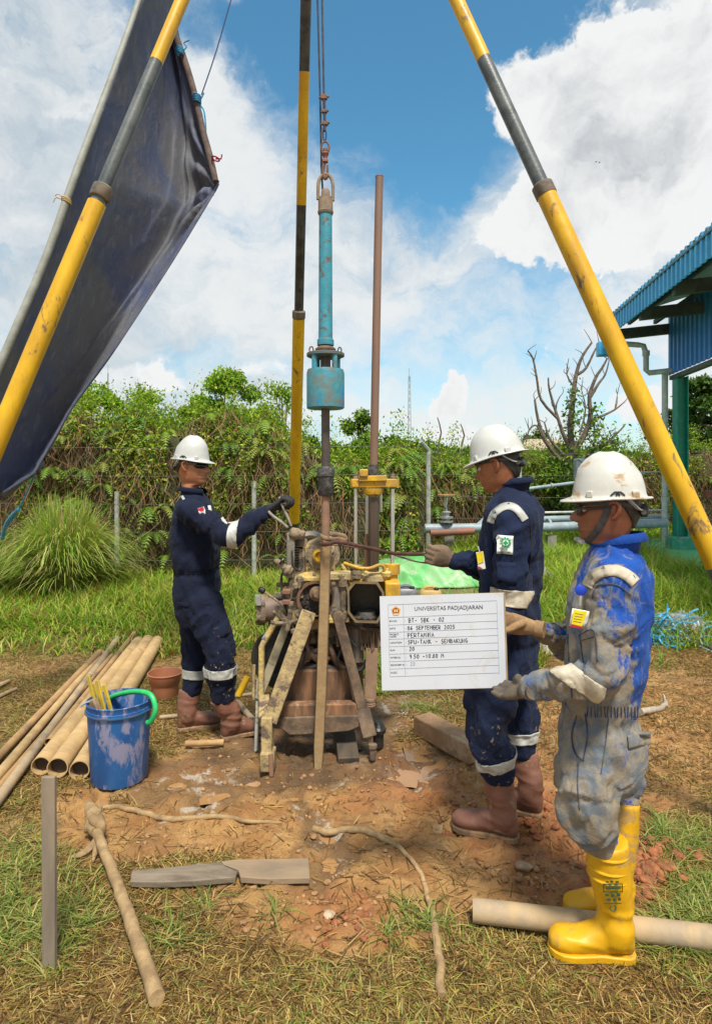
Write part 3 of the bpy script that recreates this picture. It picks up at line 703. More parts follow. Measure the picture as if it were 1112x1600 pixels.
DG = [(.055, .11, .025), (.08, .15, .03), (.11, .19, .035), (.045, .09, .02)]
def tree_px(name, label, px, pytop, Y, rpx, n, leaf, pal, **k):
    x = (px - CX) / F * Y; z = hz(pytop, Y); return crown_tree(name, label, 'tree', (x, Y, 0), z, rpx / F * Y, n, leaf, pal, **k)
tree_px('leafy_tree', 'bright green bushy tree standing highest above the fence creepers', 362, 590, 13, 72, 17000, .085, YG, low=.30, seed=3, clumps=30)
tree_px('leafy_tree', 'yellow green shrubby tree peeping over beside the tarpaulin edge', 158, 610, 12, 52, 9000, .075, YG, low=.4, seed=4)
tree_px('leafy_tree', 'feathery green tree above the fence left of the helmet of the man in sunglasses', 232, 616, 12.5, 60, 8000, .07, YG, low=.55, seed=14, open_=1.2)
tree_px('leafy_tree', 'slender tree with sparse twigs right behind the middle tripod leg', 437, 604, 13, 38, 2200, .07, YG, low=.5, seed=5, open_=1.3)
tree_px('leafy_tree', 'small tree rising between the hammer rod and the long rusty pipe', 562, 648, 15, 34, 5400, .085, DG + YG, low=.5, seed=6)
for i, (px, pt, Y, rp, lab) in enumerate(((520, 700, 30, 40, 'dark distant tree low behind the hammer rod'), (612, 690, 34, 34, 'rounded distant tree just right of the long rusty pipe'),
        (648, 696, 38, 32, 'distant tree at the foot of the radio mast'), (690, 703, 34, 40, 'distant tree left of the bowed helmet'), (735, 704, 40, 36, 'distant tree tucked behind the front of the bowed helmet'),
        (475, 690, 28, 36, 'distant tree between middle tripod leg and hammer rod'), (880, 705, 26, 50, 'dark tree behind the dead branches'), (960, 704, 30, 54, 'low dark tree right of the dead branches'), (840, 676, 44, 30, 'far tree over the tan roof'))):
    tree_px('distant_tree', lab, px, pt, Y, rp, 5000, .26, DG, low=.25, seed=20 + i, trunk_r=.2, clumps=30, group='trees on the skyline')
for i, (px, pt, Y, rp, lab) in enumerate(((1092, 590, 19, 42, 'dense dark tree seen through the open end of the blue building'), (1165, 560, 20, 60, 'dense dark tree hidden mostly behind the blue wall'), (1010, 712, 22, 26, 'thin leafed tree behind the yellow tripod leg at the right'))):
    tree_px('dark_tree', lab, px, pt, Y, rp, 16000 if i < 2 else 2500, .15, DG, low=.12, seed=40 + i, trunk_r=.16, clumps=60 if i < 2 else 20)
# far wood
n_ = 60000; a = (rng.random(n_) * 2 - 1) * 1.0; yy = 70 + 30 * rng.random(n_); xx = a * yy; tp = 3.4 + 1.6 * fbm(xx * .12, xx * 0, oct=3) + .9 * fbm(xx * .5, xx * 0 + 4, oct=2)
cen = np.stack([xx, yy, rng.random(n_) ** .8 * tp], 1); t = leaves(cen, .5, 1.0, .6, .4, pick(DG, n_, .3)); o = np_mesh('far_wood', t[0], t[1], LEAF, col=t[2]); tag(o, 'low dark wood along the horizon', kind='stuff')

# dead tree with creeper
def dead_tree():
    Y = 15.0; q = lambda px, py, dy=0: P(px, py, Y + dy)
    root = thing('dead_tree', 'leafless dead tree with forked grey branches wound with green creeper', 'tree', tuple(q(890, 741 + F * H / Y)))
    m = MB()
    nodes = []
    def br(pts, r0, r1):
        nodes.extend(pts[1:]) if r0 > .016 else None; pts = [q(*p) for p in pts]; n = len(pts); pts2 = []
        for i, p in enumerate(pts): pts2.append(p + Vector((random.gauss(0, .03), random.gauss(0, .12), random.gauss(0, .02))) if 0 < i and r0 > .1 else p)
        m.tube(pts2, [(.82 if r0 < .14 else 1) * (r0 + (r1 - r0) * i / (n - 1)) for i in range(n)], seg=7, smooth=3)
    br([(892, 842), (892, 800), (890, 760), (888, 720), (893, 690)], .15, .10)
    br([(893, 700), (890, 665), (894, 630), (897, 600), (902, 575), (910, 555), (924, 535)], .10, .03)
    br([(902, 585), (915, 575), (930, 545), (936, 540)], .05, .015)
    br([(890, 700), (880, 680), (870, 650), (858, 610), (856, 590)], .07, .02)
    br([(880, 682), (868, 640), (874, 620)], .035, .015); br([(872, 655), (845, 625), (838, 590), (832, 560), (824, 548)], .045, .02); br([(833, 565), (838, 548)], .02, .01)
    br([(875, 720), (852, 690), (840, 655), (835, 625)], .07, .03); br([(850, 690), (838, 665), (826, 672), (822, 690)], .04, .015)
    br([(900, 700), (912, 680), (922, 650), (920, 620), (930, 590), (940, 575), (948, 560)], .09, .025)
    br([(922, 620), (934, 600), (945, 585), (951, 563)], .05, .015); br([(918, 660), (940, 650), (960, 640), (975, 628)], .05, .015)
    br([(905, 720), (930, 700), (950, 690), (975, 665)], .06, .02); br([(950, 690), (972, 692), (978, 685)], .035, .012)
    br([(888, 720), (870, 700), (858, 685), (850, 660)], .06, .02); br([(872, 700), (860, 690), (850, 700)], .03, .01)
    br([(897, 605), (885, 585), (888, 560)], .03, .01); br([(905, 680), (914, 640), (908, 610)], .035, .012); br([(960, 640), (964, 615)], .02, .008)
    base_nodes = [p for p in nodes if p[1] < 705]
    for _ in range(60):
        a = random.choice(base_nodes); b = (a[0] + random.uniform(-14, 14), a[1] - random.uniform(6, 24))
        br([(a[0], a[1]), ((a[0] + b[0]) / 2 + random.uniform(-4, 4), (a[1] + b[1]) / 2), b], .014, .006)
    m.build('branches', mat('dead_wood', (.09, .065, .05), (.19, .145, .115), scale=12, rough=.9, bump=.5), root)
    s = Soup(); C = []
    for (cx, cy, rx, ry, k) in ((895, 760, 16, 50, 2000), (893, 650, 5, 40, 330), (925, 660, 6, 26, 260), (948, 700, 28, 24, 800), (870, 740, 20, 22, 600), (950, 735, 30, 22, 800)):
        c = np.stack([np.array([(random.gauss(cx, rx * .6) - CX) / F * Y for _ in range(k)]), Y + rng.normal(0, .3, k), np.array([hz(random.gauss(cy, ry * .6), Y) for _ in range(k)])], 1); C.append(c)
    C = np.concatenate(C); s.add(leaves(C, .4, .10, .5, .4, pick(YG + DG, len(C), .2))); s.put('creeper', LEAF, root)
dead_tree()
for (px, y0, y1, Y, lab) in ((686, 700, 652, 13, 'short bare stick rising over the thicket left of the bowed helmet'), (722, 700, 662, 13, 'thin dry weed stalk beside the bowed helmet')):
    m = MB(); a = P(px, y0 + 60, Y); m.tube([a, P(px - 2, y0, Y), P(px + 3, (y0 + y1) / 2, Y), P(px - 3, y1, Y)], [.03, .025, .018, .01], seg=6, smooth=2); o = m.build('bare_stick', MATS['dead_wood']); tag(o, lab, 'stick')

# lemongrass clump
def clump(label, px, py, Y, n, hh, spread):
    g = P(px, py, Y); root = thing('lemongrass_clump', label, 'grass clump', (g.x, Y, 0))
    az = rng.random(n) * 6.283; r = rng.random(n) ** .6 * .28; base = np.stack([g.x + r * np.cos(az), Y + r * np.sin(az), np.zeros(n)], 1)
    N = 7; h = hh * (.38 + .68 * rng.random(n) ** .8); reach = spread * (.06 + 1.0 * rng.random(n) ** 1.2); w = .008 + .007 * rng.random(n)
    a2 = az + rng.normal(0, .6, n); d = np.stack([np.cos(a2), np.sin(a2), np.zeros(n)], 1); s = np.stack([-np.sin(a2), np.cos(a2), np.zeros(n)], 1); rows = []; cols = []
    c = pick([(.24, .36, .05), (.32, .42, .07), (.17, .29, .04), (.44, .46, .12)], n, .2); dr = rng.random(n) < .2; c[dr] = pick([(.40, .30, .15)], int(dr.sum()))
    for i in range(N + 1):
        t = i / N; cen = base + d * (reach * (t ** 1.5))[:, None]; z = h * (1.25 * t - .0) * (1 - (.20 + .55 * reach / spread) * t ** 1.8)
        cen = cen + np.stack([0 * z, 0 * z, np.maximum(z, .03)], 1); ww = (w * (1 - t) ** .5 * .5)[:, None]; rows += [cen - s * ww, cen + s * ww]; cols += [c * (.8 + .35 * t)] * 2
    V = np.stack(rows, 1).reshape(-1, 3); m = 2 * (N + 1); k = np.arange(n)[:, None] * m; Fs = []
    for i in range(N): a = 2 * i; Fs += [k + np.array([[a, a + 1, a + 3]]), k + np.array([[a, a + 3, a + 2]])]
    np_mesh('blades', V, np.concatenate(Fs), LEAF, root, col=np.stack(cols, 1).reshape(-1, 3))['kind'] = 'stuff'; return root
clump('big fountain of long yellow green grass at the left before the vines', 100, 912, 8.0, 3600, 1.42, 1.05)
clump('smaller tuft of arching long grass at the left picture edge', -25, 905, 8.2, 700, .8, .6)

# fence with posts
def wire_fence(label, x0, x1, Y, posts, lean=None):
    root = thing('wire_fence', label, 'fence', ((x0 + x1) / 2, Y, 0)); pm = mat('fence_post', (.42, .43, .40), (.25, .27, .22), scale=9, rough=.7)
    for (px, top, r) in posts:
        x = (px - CX) / F * Y; m = MB(); zt = hz(top, Y); m.tube([(x, Y, -.1), (x, Y, zt)], r, seg=8)
        
        if lean: m.tube([(x, Y, zt - .02), (x - .16, Y - .12, zt + .14)], r, seg=8)
        m.build('post', pm, root)
    wm = mat('fence_wire', (.16, .15, .13), rough=.7)
    for z in (.35, .75, 1.15, 1.55, 1.95):
        m = MB(); m.tube([(x0, Y - .03, z), ((x0 + x1) / 2, Y - .03, z - .03), (x1, Y - .03, z)], .0028, seg=5); m.build('wire', wm, root)
wire_fence('wire fence with grey posts lost in the creepers at the left', hx(-150, 9.12), hx(640, 9.12), 9.0, [(183, 768, .035), (397, 752, .035)])
wire_fence('wire fence with bent topped posts along the pipeline', hx(640, 11.6), hx(1120, 11.6), 11.6, [(669, 702, .045), (811, 722, .045), (1172, 720, .045)], lean=True)

# ================================================================ blue roofed building at the right
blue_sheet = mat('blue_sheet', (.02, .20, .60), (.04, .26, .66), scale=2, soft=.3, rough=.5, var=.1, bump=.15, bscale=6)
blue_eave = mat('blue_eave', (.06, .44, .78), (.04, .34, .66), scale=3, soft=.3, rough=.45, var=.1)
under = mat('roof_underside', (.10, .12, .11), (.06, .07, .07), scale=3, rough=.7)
green_steel = mat('green_steel', (.0, .30, .20), (.01, .22, .16), scale=5, rough=.45)
pvc = mat('pvc_pipe', (.62, .64, .62), (.4, .42, .4), scale=4, soft=.2, rough=.4)
greenfloor = mat('green_floor', (.05, .48, .22), (.09, .38, .18), scale=3, soft=.2, rough=.5, var=.2, bump=.1)
yellow_edge = mat('yellow_edge_paint', (.55, .48, .08), (.35, .32, .18), scale=8, rough=.7)
concrete = mat('old_concrete', (.30, .28, .24), (.20, .19, .16), scale=6, rough=.9, bump=.4)
UX = Vector((-.12, -1, 0)).normalized()      # along the long side, towards the camera
UN = Vector((-1, .12, 0)).normalized()       # away from the wall
def building():
    C0 = Vector((6.25, 12.5, 0)); root = thing('blue_building', 'open sided blue building with corrugated roof edge, green column and green floor', 'building', tuple(C0))
    # C0: far end of the long side; wall runs along UX
    def W3(a, n, z): return C0 + UX * a + UN * n + Vector((0, 0, z))
    def corr(mb, a0, a1, n, z0f, z1f, pitch=.2, dep=.03):
        a = a0; pts = []
        while a < a1:
            pts += [(a, 0), (a + pitch * .55, 0), (a + pitch * .62, dep), (a + pitch * .93, dep)]; a += pitch
        vs = []; fs = []
        for (aa, dd) in pts:
            aa = min(aa, a1); vs += [W3(aa, n + dd, z0f), W3(aa, n + dd, z1f)]
        for i in range(len(pts) - 1): fs.append((2 * i, 2 * i + 2, 2 * i + 3, 2 * i + 1))
        k = len(vs); vs2 = [v - UN * .012 for v in vs]; mb.add(vs + vs2, fs + [tuple(reversed([q + k for q in f])) for f in fs] + [(2 * i, 2 * i + k, 2 * i + 2 + k, 2 * i + 2) for i in range(len(pts) - 1)])
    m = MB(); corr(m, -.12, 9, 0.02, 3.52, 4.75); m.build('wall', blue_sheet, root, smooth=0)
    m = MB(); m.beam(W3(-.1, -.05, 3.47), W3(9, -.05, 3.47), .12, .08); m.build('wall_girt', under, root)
    # eave: roof sheet rises inwards from the overhang
    e = 1.15; zt = 4.72
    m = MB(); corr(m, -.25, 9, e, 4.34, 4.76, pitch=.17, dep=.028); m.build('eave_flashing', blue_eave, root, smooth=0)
    # roof deck with ribs
    m = MB(); sl = .30
    def roofpt(a, n): return W3(a, n, zt - .02 + (e - n) * sl)
    a = -.3
    while a < 9:
        m.add([roofpt(a, e + .04), roofpt(a + .19, e + .04), roofpt(a + .19, -4), roofpt(a, -4)], [(0, 1, 2, 3)])
        m.add([roofpt(a, e + .04) + Vector((0, 0, -.03)), roofpt(a + .19, e + .04) + Vector((0, 0, -.03)), roofpt(a + .19, -4) + Vector((0, 0, -.03)), roofpt(a, -4) + Vector((0, 0, -.03))], [(0, 1, 2, 3)])
        m.beam(roofpt(a, e + .04) + Vector((0, 0, .02)), roofpt(a, -4) + Vector((0, 0, .02)), .04, .04); a += .2
    m.add([roofpt(-.3, e + .04), roofpt(9, e + .04), roofpt(9, e + .04) - Vector((0, 0, .03)), roofpt(-.3, e + .04) - Vector((0, 0, .03))], [(0, 1, 2, 3)])
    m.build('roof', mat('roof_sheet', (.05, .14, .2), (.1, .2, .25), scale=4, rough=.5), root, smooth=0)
    for a in (-.1, 1.55, 3.1, 4.7, 6.3):
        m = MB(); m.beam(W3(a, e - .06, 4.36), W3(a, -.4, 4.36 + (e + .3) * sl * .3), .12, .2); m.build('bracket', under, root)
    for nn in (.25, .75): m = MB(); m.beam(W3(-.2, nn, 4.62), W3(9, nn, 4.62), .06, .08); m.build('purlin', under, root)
    m = MB(); m.beam(W3(-.42, e + .02, 4.12), W3(-.18, e + .02, 4.12), .34, .28); m.build('gutter_end', blue_eave, root, bevel=.01)
    m = MB(); m.tube([W3(.05, e - .2, 4.15), W3(.05, e - .5, 4.12), W3(.05, .55, 4.1), W3(.05, .5, 3.95), W3(.05, .5, 3.62), W3(.05, .44, 3.56), W3(.05, .02, 3.60)], .055, seg=12); m.lathe(W3(.05, .5, 3.9), (0, 0, 1), [(0, .07), (.1, .07)], 14); m.build('drain_elbow', pvc, root)
    m = MB(); m.tube([W3(-.02, .12, .1), W3(-.02, .12, 3.6)], .06, seg=14); m.lathe(W3(-.02, .12, 1.0), (0, 0, 1), [(0, .07), (.09, .07)], 14); m.build('downpipe', pvc, root)
    # H column
    cc = W3(.12, -.12, 0); m = MB()
    for s in (-1, 1): m.beam(cc + UN * (.10 * s) + Vector((0, 0, .3)), cc + UN * (.10 * s) + Vector((0, 0, 3.46)), .02 if False else .24, .02, up=UN)
    m.beam(cc + Vector((0, 0, .3)), cc + Vector((0, 0, 3.46)), .18, .015, up=UX); m.build('column', green_steel, root)
    m = MB(); m.beam(cc + Vector((0, 0, .1)), cc + Vector((0, 0, .34)), .5, .5, up=UX); m.build('column_plinth', mat('green_plinth', (.03, .30, .20), (.30, .36, .30), scale=9, thr=.6, rough=.7), root, bevel=.015)
    for a in (5.5,):
        c2 = W3(a, -.12, 0); m = MB(); m.beam(c2 + Vector((0, 0, .1)), c2 + Vector((0, 0, 3.46)), .24, .2, up=UN); m.build('column', green_steel, root)
    # far wall bits seen through
    m = MB(); m.beam(W3(-1.2, -1.1, 1.12), W3(-1.2, -6, 1.12), .2, .16); m.build('red_beam', mat('red_paint', (.32, .06, .04), (.2, .08, .05), scale=8, rough=.6), root)
    m = MB(); m.box(W3(-1.0, -1.6, .85) , (.62, .3, .42)); m.build('outdoor_unit_body', mat('grey_unit', (.40, .40, .36), (.2, .2, .18), scale=6, rough=.6), root, bevel=.02)
    m = MB(); m.torus(W3(-1.0, -1.52, .87) + Vector((0, -.17, 0)), (0, 1, 0), .13, .012, 20, 6); [m.torus(W3(-1.0, -1.52, .87) + Vector((0, -.17, 0)), (0, 1, 0), r, .005, 18, 5) for r in (.04, .07, .10)]; m.build('fan_guard', mat('dark_guard', (.05, .05, .05), rough=.5), root)
    # slab
    fl = [W3(-1.6, .75, 0), W3(9, .75, 0), W3(9, -6, 0), W3(-1.6, -6, 0)]
    m = MB(); m.prism([p - Vector((0, 0, .05)) for p in fl], (0, 0, .15)); s = m.build('floor_slab', concrete, root)
    m = MB(); f2 = [W3(-1.5, .64, .101), W3(9, .64, .101), W3(9, -6, .101), W3(-1.5, -6, .101)]; m.prism(f2, (0, 0, .006)); m.build('painted_floor', greenfloor, root)
    m = MB(); m.prism([W3(-1.6, .76, .101), W3(9, .76, .101), W3(9, .65, .101), W3(-1.6, .65, .101)], (0, 0, .008)); m.prism([W3(-1.6, .64, .101), W3(-1.52, .64, .101), W3(-1.52, -6, .101), W3(-1.6, -6, .101)], (0, 0, .008)); m.build('yellow_edge', yellow_edge, root)
building()

# ================================================================ pipelines
pipe_grey = mat('pipe_bluegrey', (.30, .38, .42), (.22, .27, .30), scale=5, soft=.2, rough=.45, c3=(.25, .13, .08), thr3=.68)
pipe_red = mat('pipe_redoxide', (.30, .10, .06), (.2, .1, .07), scale=8, rough=.7)
steel = mat('steel_grey', (.45, .46, .45), (.28, .29, .28), scale=9, rough=.4, metal=.4)
def line(name, label, pts, r, mt, cat='pipe', flanges=()):
    root = thing(name, label, cat, tuple(pts[0])); m = MB(); m.tube(pts, r, seg=14); m.build('pipe_run', mt, root)
    for f in flanges:
        p = Vector(pts[0]).lerp(Vector(pts[-1]), f); d = (Vector(pts[-1]) - Vector(pts[0])).normalized(); m = MB(); m.lathe(p - d * .02, d, [(0, r * 1.5), (.04, r * 1.5)], 16); m.build('flange', mt, root)
    return root
line('pipeline', 'thick blue grey pipeline running low across the grass, nearest of the pipes', [P(663, 826, 11.2), P(845, 824, 11.4), P(1040, 817, 11.8)], .085, pipe_grey, flanges=(.5,))
line('pipeline', 'second blue grey pipeline just behind the nearest one', [P(770, 813, 12.3), P(1042, 808, 12.8)], .07, pipe_grey)
line('branch_pipe', 'short blue grey pipe slanting up beside the collar of the man in navy', [P(745, 824, 11.3), P(762, 808, 11.7), P(790, 790, 12.3)], .06, pipe_grey)
line('rust_pipe', 'short red oxide pipe under the valve', [P(672, 833, 11.05), P(740, 830, 11.1)], .06, pipe_red)
line('thin_rail_pipe', 'thin grey handrail pipe between the two helmeted men', [P(822, 764, 12.6), P(900, 754, 12.8)], .035, pipe_grey, flanges=(.5,))
line('thin_upper_pipe', 'thin pale pipe above the pipelines behind the white helmet', [P(845, 801, 12.4), P(1042, 797, 12.9)], .022, pvc)
line('thin_cable_pipe', 'thin white pipe crossing behind the big yellow leg', [P(1000, 738, 12.9), P(1044, 737, 13.0)], .012, pvc)
for (px, Y) in ((700, 11.3), (860, 11.5), (1000, 11.8)):
    m = MB(); a = P(px, 836, Y); m.beam((a.x, a.y, -.1), (a.x, a.y, a.z), .16, .16, up=(0, 1, 0)); o = m.build('pipe_support', concrete); tag(o, {700: 'concrete block under the pipe below the red handwheel', 860: 'concrete block under the pipeline between the two men', 1000: 'concrete block under the pipeline near the green column'}[px], 'support')
def valve():
    b = P(697, 816, 11.2); root = thing('valve', 'pipeline valve with flanges and rusty handwheel', 'valve', tuple(b))
    m = MB(); m.lathe(b, (0, 0, 1), [(0, .12), (.03, .12), (.03, .07), (.07, .07), (.07, .12), (.10, .12), (.10, .06), (.15, .05), (.18, .09), (.2, .05)], 18); m.build('body', steel, root)
    m = MB(); m.tube([b + Vector((0, 0, .18)), b + Vector((-.02, 0, .3)), b + Vector((.0, 0, .42))], .03, seg=10); m.build('bonnet', steel, root)
    m = MB(); m.tube([b + Vector((0, 0, .4)), b + Vector((0, 0, .5))], .012, seg=8); m.build('stem', steel, root)
    m = MB(); m.torus(b + Vector((0, 0, .48)), (0, 0, 1), .15, .014, 24, 8); [m.tube([b + Vector((0, 0, .48)), b + Vector((.15 * math.cos(a), .15 * math.sin(a), .48))], .009, seg=6) for a in (0, 1.57, 3.14, 4.71)]; m.build('handwheel', mat('handwheel_rust', (.40, .20, .09), (.25, .12, .06), scale=14, rough=.8), root)
valve()
def kiosk():
    b = P(910, 735, 13.4); root = thing('grey_box', 'grey sheet metal box on a pole above the hedge', 'box', (b.x, b.y, 0)); gm_ = mat('grey_box_paint', (.20, .24, .27), (.28, .32, .34), scale=5, rough=.5)
    m = MB(); m.box((b.x, b.y, H + .1), (.34, .22, .46)); m.build('cabinet', gm_, root, bevel=.02)
    m = MB(); m.prism([(b.x - .17, b.y - .12, H + .335), (b.x + .17, b.y - .12, H + .335), (b.x + .02, b.y - .12, H + .22)], (0, -.01, 0)); m.build('lid_fold', mat('grey_box_light', (.36, .42, .46), rough=.5), root)
    m = MB(); m.tube([(b.x, b.y, -.1), (b.x, b.y, H - .15)], .03, seg=8); m.build('pole', steel, root)
kiosk()
def house():
    Y = 34; q = lambda px, py, dy=0: P(px, py, Y + dy); root = thing('far_house', 'far low house with pale tan gabled roof behind the dead tree', 'house', (q(850, 741).x, Y, 0))
    zr = hz(684, Y); ze = hz(702, Y); x0 = q(812, 0).x; x1 = q(905, 0).x
    m = MB(); m.box(((x0 + x1) / 2 + .3, Y + 2.6, ze / 2), (x1 - x0 - .4, 4.4, ze)); m.build('wall', mat('far_wall', (.12, .20, .15), (.2, .25, .2), scale=1, rough=.9), root)
    m = MB(); m.prism([(x0, Y, ze - .1), (x1, Y, ze - .1), (x1 - .3, Y + 2.6, zr), (x0 + 1.0, Y + 2.6, zr)], (0, 0, .08)); m.prism([(x0, Y + 5.2, ze - .1), (x1, Y + 5.2, ze - .1), (x1 - .3, Y + 2.6, zr), (x0 + 1.0, Y + 2.6, zr)], (0, 0, .08)); m.build('roof', mat('tan_roof', (.42, .33, .23), (.32, .26, .19), scale=1.5, rough=.9, stretch=(3, 1, 1)), root)
    m = MB(); m.box((q(845, 0).x, Y + .35, ze * .72), (1.0, .06, .9)); m.build('window', mat('far_window', (.05, .06, .06), rough=.2), root)
    Y = 42; root = thing('far_shed', 'far white sided shed seen low behind the hammer rod', 'shed', (P(535, 741, Y).x, Y, 0)); x0 = P(512, 0, Y).x; x1 = P(572, 0, Y).x
    m = MB(); m.box(((x0 + x1) / 2, Y + 2, hz(712, Y) / 2), (x1 - x0, 4, hz(712, Y))); m.build('wall', mat('white_wall', (.7, .72, .72), (.55, .58, .6), scale=1, rough=.8), root)
    m = MB(); m.prism([(x0 - .2, Y - .2, hz(708, Y)), (x1 + .2, Y - .2, hz(708, Y)), (x1 + .2, Y + 2, hz(702, Y)), (x0 - .2, Y + 2, hz(702, Y))], (0, 0, .1)); m.build('roof', mat('shed_roof', (.5, .52, .52), rough=.6), root)
    m = MB(); [m.box((x0 + .5 + i * .8, Y - .03, hz(718, Y)), (.4, .05, .5)) for i in range(3)]; m.build('window', MATS['far_window'], root)
house()
for (px, pt, Y, w, lab) in ((639, 575, 120, .9, 'tall lattice radio mast far off right of the long rusty pipe'), (169, 570, 110, .3, 'thin far mast showing beside the tarpaulin edge')):
    x = (px - CX) / F * Y; root = thing('radio_mast', lab, 'mast', (x, Y, 0)); zt = hz(pt, Y); m = MB(); k = 16
    for a in (0, 2.09, 4.19): m.tube([(x + w * math.cos(a) * .5, Y + w * math.sin(a) * .5, 0), (x + w * math.cos(a) * .22, Y + w * math.sin(a) * .22, zt * .93)], .05, seg=4)
    m.build('mast_leg', mat('mast_steel', (.30, .30, .30), rough=.6), root); m = MB()
    for i in range(k):
        z0 = zt * .93 * i / k; z1 = zt * .93 * (i + 1) / k; f0 = .5 - .28 * i / k
        for a in (0, 2.09, 4.19): m.tube([(x + w * math.cos(a) * f0, Y + w * math.sin(a) * f0, z0), (x + w * math.cos(a + 2.09) * f0, Y + w * math.sin(a + 2.09) * f0, z1)], .03, seg=4)
    m.build('lattice', MATS['mast_steel'], root); m = MB(); m.tube([(x, Y, zt * .9), (x, Y, zt)], .04, seg=5); m.build('aerial', MATS['mast_steel'], root)
# birds
for (px, py, lab) in ((931, 253, 'left of two tiny birds against the big cloud'), (936, 254, 'right of two tiny birds against the big cloud')):
    c = P(px, py, 60); m = MB(); m.tube([c + Vector((-.02, -.14, 0)), c, c + Vector((.02, .14, 0))], [.01, .04, .01], seg=6)
    m.add([c + Vector((0, -.06, .01)), c + Vector((0, .08, .01)), c + Vector((-.13, .0, .07)), c + Vector((.13, .0, .07)), c + Vector((0, -.06, -.01)), c + Vector((0, .08, -.01))], [(0, 1, 2), (1, 0, 3), (4, 2, 5), (4, 5, 3)])
    o = m.build('bird', mat('dark_bird', (.03, .03, .03), rough=.9)); tag(o, lab, 'bird')

# ================================================================ tripod
yellow = mat('chipped_yellow', (.70, .415, .003), (.52, .28, .006), scale=6, soft=.2, rough=.45, c3=(.15, .09, .055), thr3=.605, scale3=11, stretch=(1, 1, .45), var=.08, bump=.25, bscale=60)
darkpaint = mat('worn_dark_paint', (.055, .065, .07), (.12, .135, .135), scale=9, soft=.15, rough=.42, c3=(.28, .26, .22), thr3=.70, scale3=14, bump=.25, bscale=60)
blackpaint = mat('black_paint', (.018, .018, .02), (.06, .06, .06), scale=12, rough=.35, bump=.2)
collar_m = mat('muddy_collar', (.10, .09, .08), (.20, .16, .12), scale=16, rough=.8, bump=.6)
APEX = Vector(P(489, -487, 3.6))
def solve_leg(foot, px_at):
    pass
tripod = thing('tripod', 'tall yellow and black pipe tripod standing over the drilling rig', 'tripod', (APEX.x, APEX.y, 0))
def leg(foot, cuts, r0, r1, mats_, collar_py, horiz=False):
    """cuts: picture rows where the paint changes; the leg itself is one straight line in space"""
    foot = Vector(foot)
    def at_row(py):
        # point of the line foot->APEX seen at that row
        k = (CY - py) / F; d = APEX - foot; t = (H + k * foot.y - foot.z) / (d.z - k * d.y); return foot + d * t
    tc = at_row(collar_py); first = None
    pts = [foot] + [at_row(c) for c in cuts] + [APEX]
    secs = []; rr = r0; d = (APEX - foot).normalized()
    root = None
    for i in range(len(pts) - 1):
        m = MB(); below = (pts[i + 1] - tc).dot(d) < .02; r = r0 if below else r1
        m.tube([pts[i], pts[i].lerp(pts[i + 1], .5), pts[i + 1]], r, seg=20)
        if root is None:
            root = m.build('leg', mats_[i], tripod)
        else: m.build('pipe_section', mats_[i], root)
    m = MB(); m.lathe(tc - d * .01, d, [(-.015, r0 * 1.01), (-.01, r0 * 1.09), (.045, r0 * 1.09), (.055, r1 * 1.05)], 20); m.build('collar', collar_m, root)
    m = MB(); m.lathe(foot - Vector((0, 0, .04)), (0, 0, 1), [(0, .14), (.03, .14), (.035, .1), (.06, .08)], 18); m.build('foot_plate', collar_m, root)
    return tc
fL = G(-279, 1345); fR = G(850 + .4625 * (1365 - 305), 1365); fM = G(456, 968)
leg(fL, (318, 97), .0435, .033, (yellow, darkpaint, yellow), 303)
leg(fR, (885, 305, 93), .046, .0355, (darkpaint, yellow, darkpaint, yellow), 300)
leg(fM, (815, 498, 320, 112), .050, .038, (blackpaint, yellow, blackpaint, yellow, blackpaint), 493)
m = MB(); m.lathe(APEX - Vector((0, .18, 0)), (0, 1, 0), [(0, .03), (.36, .03)], 12); m.lathe(APEX - Vector((0, .02, 0)), (0, 1, 0), [(0, .10), (.04, .10)], 20); m.build('head_pin', collar_m, tripod)

